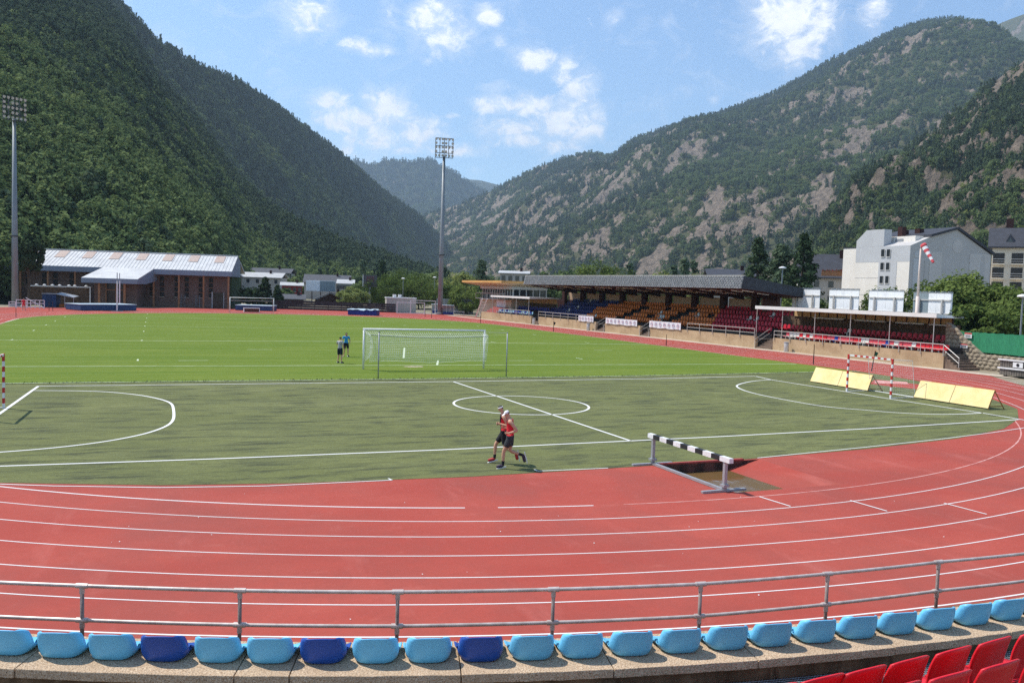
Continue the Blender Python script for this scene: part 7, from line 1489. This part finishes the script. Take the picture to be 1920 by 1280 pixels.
def dugout(label, px, py, w, seatm):
    p = G(px, py); g = thing('team_dugout', label, 'shelter', (p[0], p[1], 0), rad(-20), 'clear plastic team shelters'); n = 8; M_CLEAR = mat('clear_panel', rgb(170, 186, 196, 0.7), 0.15, spec=0.6)
    mb = MB(); prof = [(1.2 - 1.2 * math.cos(t), 1.9 * math.sin(t)) for t in np.linspace(PI / 2 + 0.5, 0.1, 7)]; prof = [(1.35 * math.sin(t) * 0.9, 1.85 * math.cos(t) ** 0.6 if math.cos(t) > 0 else 0) for t in np.linspace(-0.35, 1.50, 7)]
    vs = [(x, y, max(z, 0.02)) for x in (-w / 2, w / 2) for y, z in prof]; m_ = len(prof); mb.add(vs, [(i, i + 1, m_ + i + 1, m_ + i) for i in range(m_ - 1)]); mb.build('shell', M_CLEAR, g, fixn=False)
    for x in np.linspace(-w / 2, w / 2, 4): mb = MB(); mb.tube([(x, y, max(z, 0.02)) for y, z in prof], 0.05, 4); mb.build('rib', M_WHITE, g)
    pb(g, 'bench', seatm, -w / 2 + 0.1, w / 2 - 0.1, 0.5, 0.9, 0.05, 0.5)
dugout('clear curved team shelter left of the floodlight foot', 817, 588, 1.6, M_MATD); dugout('clear curved team shelter with a blue bench right of the floodlight foot', 840, 590.5, 2.1, M_MATD)
gb = thing('grey_panel_wall', 'grey panelled wall behind the team shelters', 'wall', tuple(at_depth(847, 585, 166)[:2]) + (0,), rad(-18))
for k in range(8): pb(gb, 'panel', mat('grey_panel', rgb(170, 172, 170, 0.75), 0.7, 0.12, 0.8), -3.0 + 0.9 * k, -3.0 + 0.9 * k + 0.87, 0, 0.08, 0, 2.85)
tb = thing('field_table', 'grey steel bench table beside the announcer building', 'table', V3(*G(860, 592)), rad(-20)); pb(tb, 'top', M_GREYM, -1.0, 1.0, 0, 0.7, 0.72, 0.80); pb(tb, 'shelf', M_GREYM, -0.95, 0.95, 0.1, 0.6, 0.3, 0.34)
for x in (-0.95, 0.95): pb(tb, 'leg', M_GREYM, x - 0.04, x + 0.04, 0.02, 0.1, 0, 0.72)
hd2 = house('far_block', 'pale flat block rising behind the announcer building', 962, 200, 6.5, 9, 8.8, 0.7, M_PALE, M_RWHITE, rad(-25), windows=4); 
# street lamps
def lamp(label, px, top, dep):
    p = at_depth(px, 570, dep); zt = float(at_depth(px, top, dep)[2]); g = thing('street_lamp', label, 'lamp', (p[0], p[1], 0), 0, 'street lamps round the stadium'); mb = MB(); mb.tube([(0, 0, 0), (0, 0, zt)], 0.07, 6); mb.build('pole', M_MAST, g); mb = MB(); mb.lathe([(0.08, 0), (0.42, 0.05), (0.38, 0.16), (0.1, 0.26)], (0, 0, zt), 10); mb.build('lamp_head', M_WHITE, g, smooth=True)
lamp('street lamp with a white head beside the end of the main stand', 1464, 504, 96); lamp('tall grey lamp post at the right edge', 1917, 558, 64); lamp('street lamp in front of the clump left of the mast', 755, 523, 175); lamp('street lamp just left of the floodlight mast', 814, 521, 175)
# ------------------------------------------------------------------ blocks of flats on the right
M_FLATW = mat('flat_render_light', rgb(244, 236, 224, 0.95), 0.85, 0.08, 0.4); M_FLATB = mat('flat_render_blue', rgb(212, 212, 212, 0.85), 0.85, 0.08, 0.4); M_FLATG = mat('flat_render_grey', rgb(198, 194, 190, 0.88), 0.85, 0.08, 0.4); M_FLATP = mat('flat_paint_pale', rgb(214, 208, 202, 0.85), 0.85, 0.06, 0.4); M_FLATR = mat('flat_roof', rgb(74, 76, 84, 0.75), 0.7, 0.25, 1)
K = RD(1703, 545, 150); ap = thing('gable_block', 'large pale grey block with a painted gable and few windows', 'apartment block', (K[0], K[1], 0))
def yA(px): return float(RX(px, 500, K[0])[1] - K[1])
def xB(px): return float(RY(px, 500, K[1])[0] - K[0])
def zA(px, py): return float(RX(px, py, K[0])[2])
def zB(px, py): return float(RY(px, py, K[1])[2])
y1, y2, x2 = yA(1604), yA(1575), xB(1857); zc = zA(1703, 460); zl = zA(1606, 450); zr = zB(1790, 430); ze = zB(1857, 478); xr = xB(1790)
mb = MB(); mb.extr([(0, -1), (0, zc), (xr * 0.45, zc + (zr - zc) * 0.55), (xr, zr), (x2, ze), (x2, -1)], 'y', 0.0, y1); mb.build('wall', M_FLATG, ap)
mb = MB(); mb.extr([(xr * 0.40, zc + (zr - zc) * 0.50 + 0.02), (xr, zr + 0.02), (x2 + 0.4, ze + 0.02), (x2 + 0.4, ze + 0.42), (xr, zr + 0.42), (xr * 0.40, zc + (zr - zc) * 0.50 + 0.42)], 'y', -0.35, y1 + 0.3); ar_ = mb.build('roof', M_FLATR, ap)
pb(ap, 'side_face', M_FLATW, -0.06, -0.003, 0.02, y1, -1, zc - 2.6); pb(ap, 'side_face_band', M_FLATB, -0.06, -0.003, 0.02, y1, zc - 2.58, zc); mb = MB(); mb.add([(-0.05, yA(1655), zc + 0.01), (-0.05, y1, zc + 0.01), (-0.05, y1, zA(1604, 452)), (-0.05, yA(1622), zA(1622, 432)), (-0.05, yA(1655), zA(1655, 430))], [(0, 1, 2, 3, 4)]); mb.v += [(1.6, b, c) for a, b, c in mb.v[:5]]; mb.f += [(9, 8, 7, 6, 5)] + [(i, (i + 1) % 5, 5 + (i + 1) % 5, 5 + i) for i in range(5)]; mb.build('side_gable', M_FLATB, ap)
pb(ap, 'side_strip', M_FLATB, -0.10, -0.063, yA(1682) , yA(1648), -1, zc - 2.62)
for py in (475, 500, 525):
    for px in (1655, 1665.5):
        yw = yA(px); zw2 = zA(px, py); w_ = pb(ap, 'window', M_GLASSD, -0.15, -0.105, yw - 0.36, yw + 0.36, zw2 - 0.5, zw2 + 0.65); pb(ap, 'frame', M_FRAMEW, -0.17, -0.151, yw - 0.44, yw - 0.37, zw2 - 0.55, zw2 + 0.7).parent = w_; pb(ap, 'sill', M_FRAMEW, -0.2, -0.151, yw - 0.44, yw + 0.44, zw2 - 0.62, zw2 - 0.55).parent = w_
for z in (zc - 5.2, zc - 8.0, zc - 10.8): pb(ap, 'floor_line', M_FLATG, -0.075, -0.062, yA(1648) + 0.02, y1 - 0.02, z - 0.04, z + 0.04)
pb(ap, 'annex', M_FLATW, 0.6, 9, y1 + 0.01, y2, -1, zA(1575, 466)); pb(ap, 'annex_edge', M_FLATR, 0.55, 9.05, y1 + 0.005, y2 + 0.05, zA(1575, 466), zA(1575, 466) + 0.18)
pb(ap, 'terrace_room', M_FLATW, 2.2, xr * 0.8, 1.2, y1 - 0.2, zc - 0.3, zc + 1.7); pb(ap, 'roller_shutter', M_GREYM, 2.12, 2.195, yA(1672), yA(1658), zc - 0.1, zc + 1.3)
for (x, y, w, h_) in ((2.8, 4.5, 0.9, 2.6), (4.6, 5.5, 0.8, 2.2), (5.6, 3.5, 1.0, 2.4), (x2 - 0.6, 6, 0.9, 2.0)): mb = MB(); mb.bb(x, x + w, y, y + w, zc + 0.3, zr + h_ - 2.3); mb.build('chimney', M_DKBROWN, ar_)
def painted(name, m_, px0, px1, py0, py1): pb(ap, name, m_, xB(px0), xB(px1), -0.05, -0.004, zB((px0 + px1) / 2, py1), zB((px0 + px1) / 2, py0))
painted('painted_block', M_FLATP, 1742, 1765, 472, 548); painted('painted_block', M_FLATP, 1817, 1855, 476, 548); painted('painted_foot', M_FLATP, 1765.5, 1775, 525, 548); painted('painted_bar', M_FLATB, 1712, 1722, 485, 548); pb(ap, 'painted_bar', M_FLATG, xB(1838), xB(1846), -0.07, -0.052, -1, zB(1842, 492)); pb(ap, 'painted_bar', M_FLATG, xB(1733), xB(1741), -0.05, -0.004, -1, zB(1737, 488))
def disc(m_, px, py, r_, y): mb = MB(); mb.lathe([(r_, 0), (r_, 0.03)], (0, 0, 0), 28); o = mb.build('painted_disc', m_, ap); o.rotation_euler = (PI / 2, 0, 0); o.location = (xB(px), y, zB(px, py))
disc(M_FLATP, 1793, 461, 1.15, -0.01); disc(M_FLATB, 1718, 477, 0.55, -0.01); disc(M_FLATG, 1842, 484, 0.45, -0.055)
# balconied block at the right edge
K2 = RD(1856, 540, 195); ab = thing('balcony_block', 'beige block with balconies and slate dormer roof at the right edge', 'apartment block', (K2[0], K2[1], 0), rad(-52)); M_BEIGE = mat('beige_render', rgb(240, 224, 200, 0.95), 0.85, 0.1, 0.4)
zt2 = float(RD(1870, 465, 195)[2]); pb(ab, 'wall', M_BEIGE, 0, 26, 0, 14, -1, zt2)
mb = MB(); mb.extr([(-0.8, zt2), (-0.8, zt2 + 0.25), (3.4, zt2 + 4.2), (10, zt2 + 4.2), (14.8, zt2 + 0.25), (14.8, zt2)], 'x', -0.8, 27); r2f = mb.build('roof', M_FLATR, ab)
for x in (3.0, 6.2, 9.6, 13): mb = MB(); mb.extr([(x - 1.1, zt2 + 0.5), (x, zt2 + 2.9), (x + 1.1, zt2 + 0.5)], 'y', 0.2, 2.4); dm = mb.build('dormer', M_FLATR, r2f); mb = MB(); mb.add([(x - 0.7, 0.18, zt2 + 0.6), (x + 0.7, 0.18, zt2 + 0.6), (x, 0.18, zt2 + 2.2)], [(0, 1, 2)]); mb.build('dormer_window', M_GLASSD, r2f, fixn=False)
for x in (2.2, 7.6, 12): mb = MB(); mb.bb(x, x + 1.3, 5, 6.2, zt2 + 3.5, zt2 + 6.2); mb.build('chimney', M_DKBROWN, r2f)
for fl in range(5):
    z = zt2 - 1.0 - 2.85 * fl
    for x in (0.9, 4.1):
        w_ = pb(ab, 'balcony', M_DOOR, x - 0.7, x + 1.3, -0.05, -0.005, z - 2.0, z); pb(ab, 'balcony_slab', M_BEIGE, x - 0.8, x + 1.4, -0.9, -0.06, z - 2.3, z - 2.1).parent = w_; pb(ab, 'balcony_rail', M_RAILW, x - 0.8, x + 1.4, -0.9, -0.85, z - 1.25, z - 1.15).parent = w_; pb(ab, 'balcony_rail', M_RAILW, x - 0.8, x + 1.4, -0.9, -0.85, z - 1.7, z - 1.62).parent = w_
    for x in (7.2, 9.6, 12.4, 15):
        w_ = pb(ab, 'window', M_GLASSD, x - 0.45, x + 0.45, -0.06, -0.005, z - 1.5, z - 0.1); pb(ab, 'window_frame', M_DKBROWN, x - 0.55, x - 0.46, -0.08, -0.061, z - 1.55, z).parent = w_; pb(ab, 'sill', M_FRAMEW, x - 0.55, x + 0.55, -0.14, -0.061, z - 1.62, z - 1.52).parent = w_
# slate roofed houses between conifers and the gable block
hs = house('slate_chalet', 'chalet with steep slate roofs and a flowered balcony left of the gable block', 1556, 158, 7.5, 9, 9.0, 4.6, M_PALE, M_FLATR, rad(-40), 'x', windows=3, wrow=2)
house('slate_chalet', 'slate roofed house peeping out between the conifers and the chalet', 1528, 172, 7, 9, 9.6, 4.0, M_PALE, M_FLATR, rad(-40), 'x', windows=3)
p = at_depth(1562, 512, 154); fl = thing('flower_balcony', 'timber balcony with red flowers on the slate chalet', 'balcony', (p[0], p[1], p[2] - 0.5), rad(-40)); pb(fl, 'deck', M_OAK, -2.0, 2.0, -0.6, 0.6, 0, 0.12); pb(fl, 'railing', M_OAK, -2.0, 2.0, -0.62, -0.56, 0.12, 0.95)
mb = MB()
for k in range(40): mb.box((random.uniform(-1.9, 1.9), -0.68, 0.95 + random.uniform(-.1, .18)), (0.16, 0.14, 0.14))
o = mb.build('flowers', mat('flowers', (0.5, 0.05, 0.08), 0.8, col2=(0.06, 0.12, 0.03), vscale=3), fl, fixn=False); o['kind'] = 'stuff'
house('low_roof_house', 'dark roof edge and chimney just above the right end of the main roof', 1372, 165, 9, 8, 9.0, 1.4, M_PALE, M_FLATR, rad(-30))
# valley bottom wood
def valley_wood():
    r = np.random.default_rng(77); pos = []; 
    while len(pos) < 2600:
        px = r.uniform(430, 1500); d = r.uniform(240, 1500) if px < 1000 else r.uniform(200, 1000); q = RD(px, 560, d)
        if px < 700 and d < 300: continue
        pos.append((q[0], q[1], -1.2))
    n = len(pos); k = r.choice([0, 1, 2, 3, 0, 5], n); scatter('wood_in_the_valley', 'mixed trees filling the valley floor behind the stadium', pos, r.uniform(0, 6.28, n), r.uniform(0.8, 1.3, n), k)
valley_wood()
# ------------------------------------------------------------------ air
hz = MB(); hz.bb(-7300, 7900, -2800, 8300, -31.5, 1650)
hm = bpy.data.materials.new('haze_air'); hm.use_nodes = True; N_ = hm.node_tree.nodes; N_.remove(N_['Principled BSDF'])
pv = N_.new('ShaderNodeVolumePrincipled'); pv.inputs['Color'].default_value = (0.60, 0.80, 1.0, 1); pv.inputs['Density'].default_value = 0.00011; pv.inputs['Anisotropy'].default_value = 0.2
hm.node_tree.links.new(pv.outputs[0], N_['Material Output'].inputs['Volume'])
ho = hz.build('haze', hm); tag(ho, 'pale summer haze filling the valley', 'haze', kind='stuff')
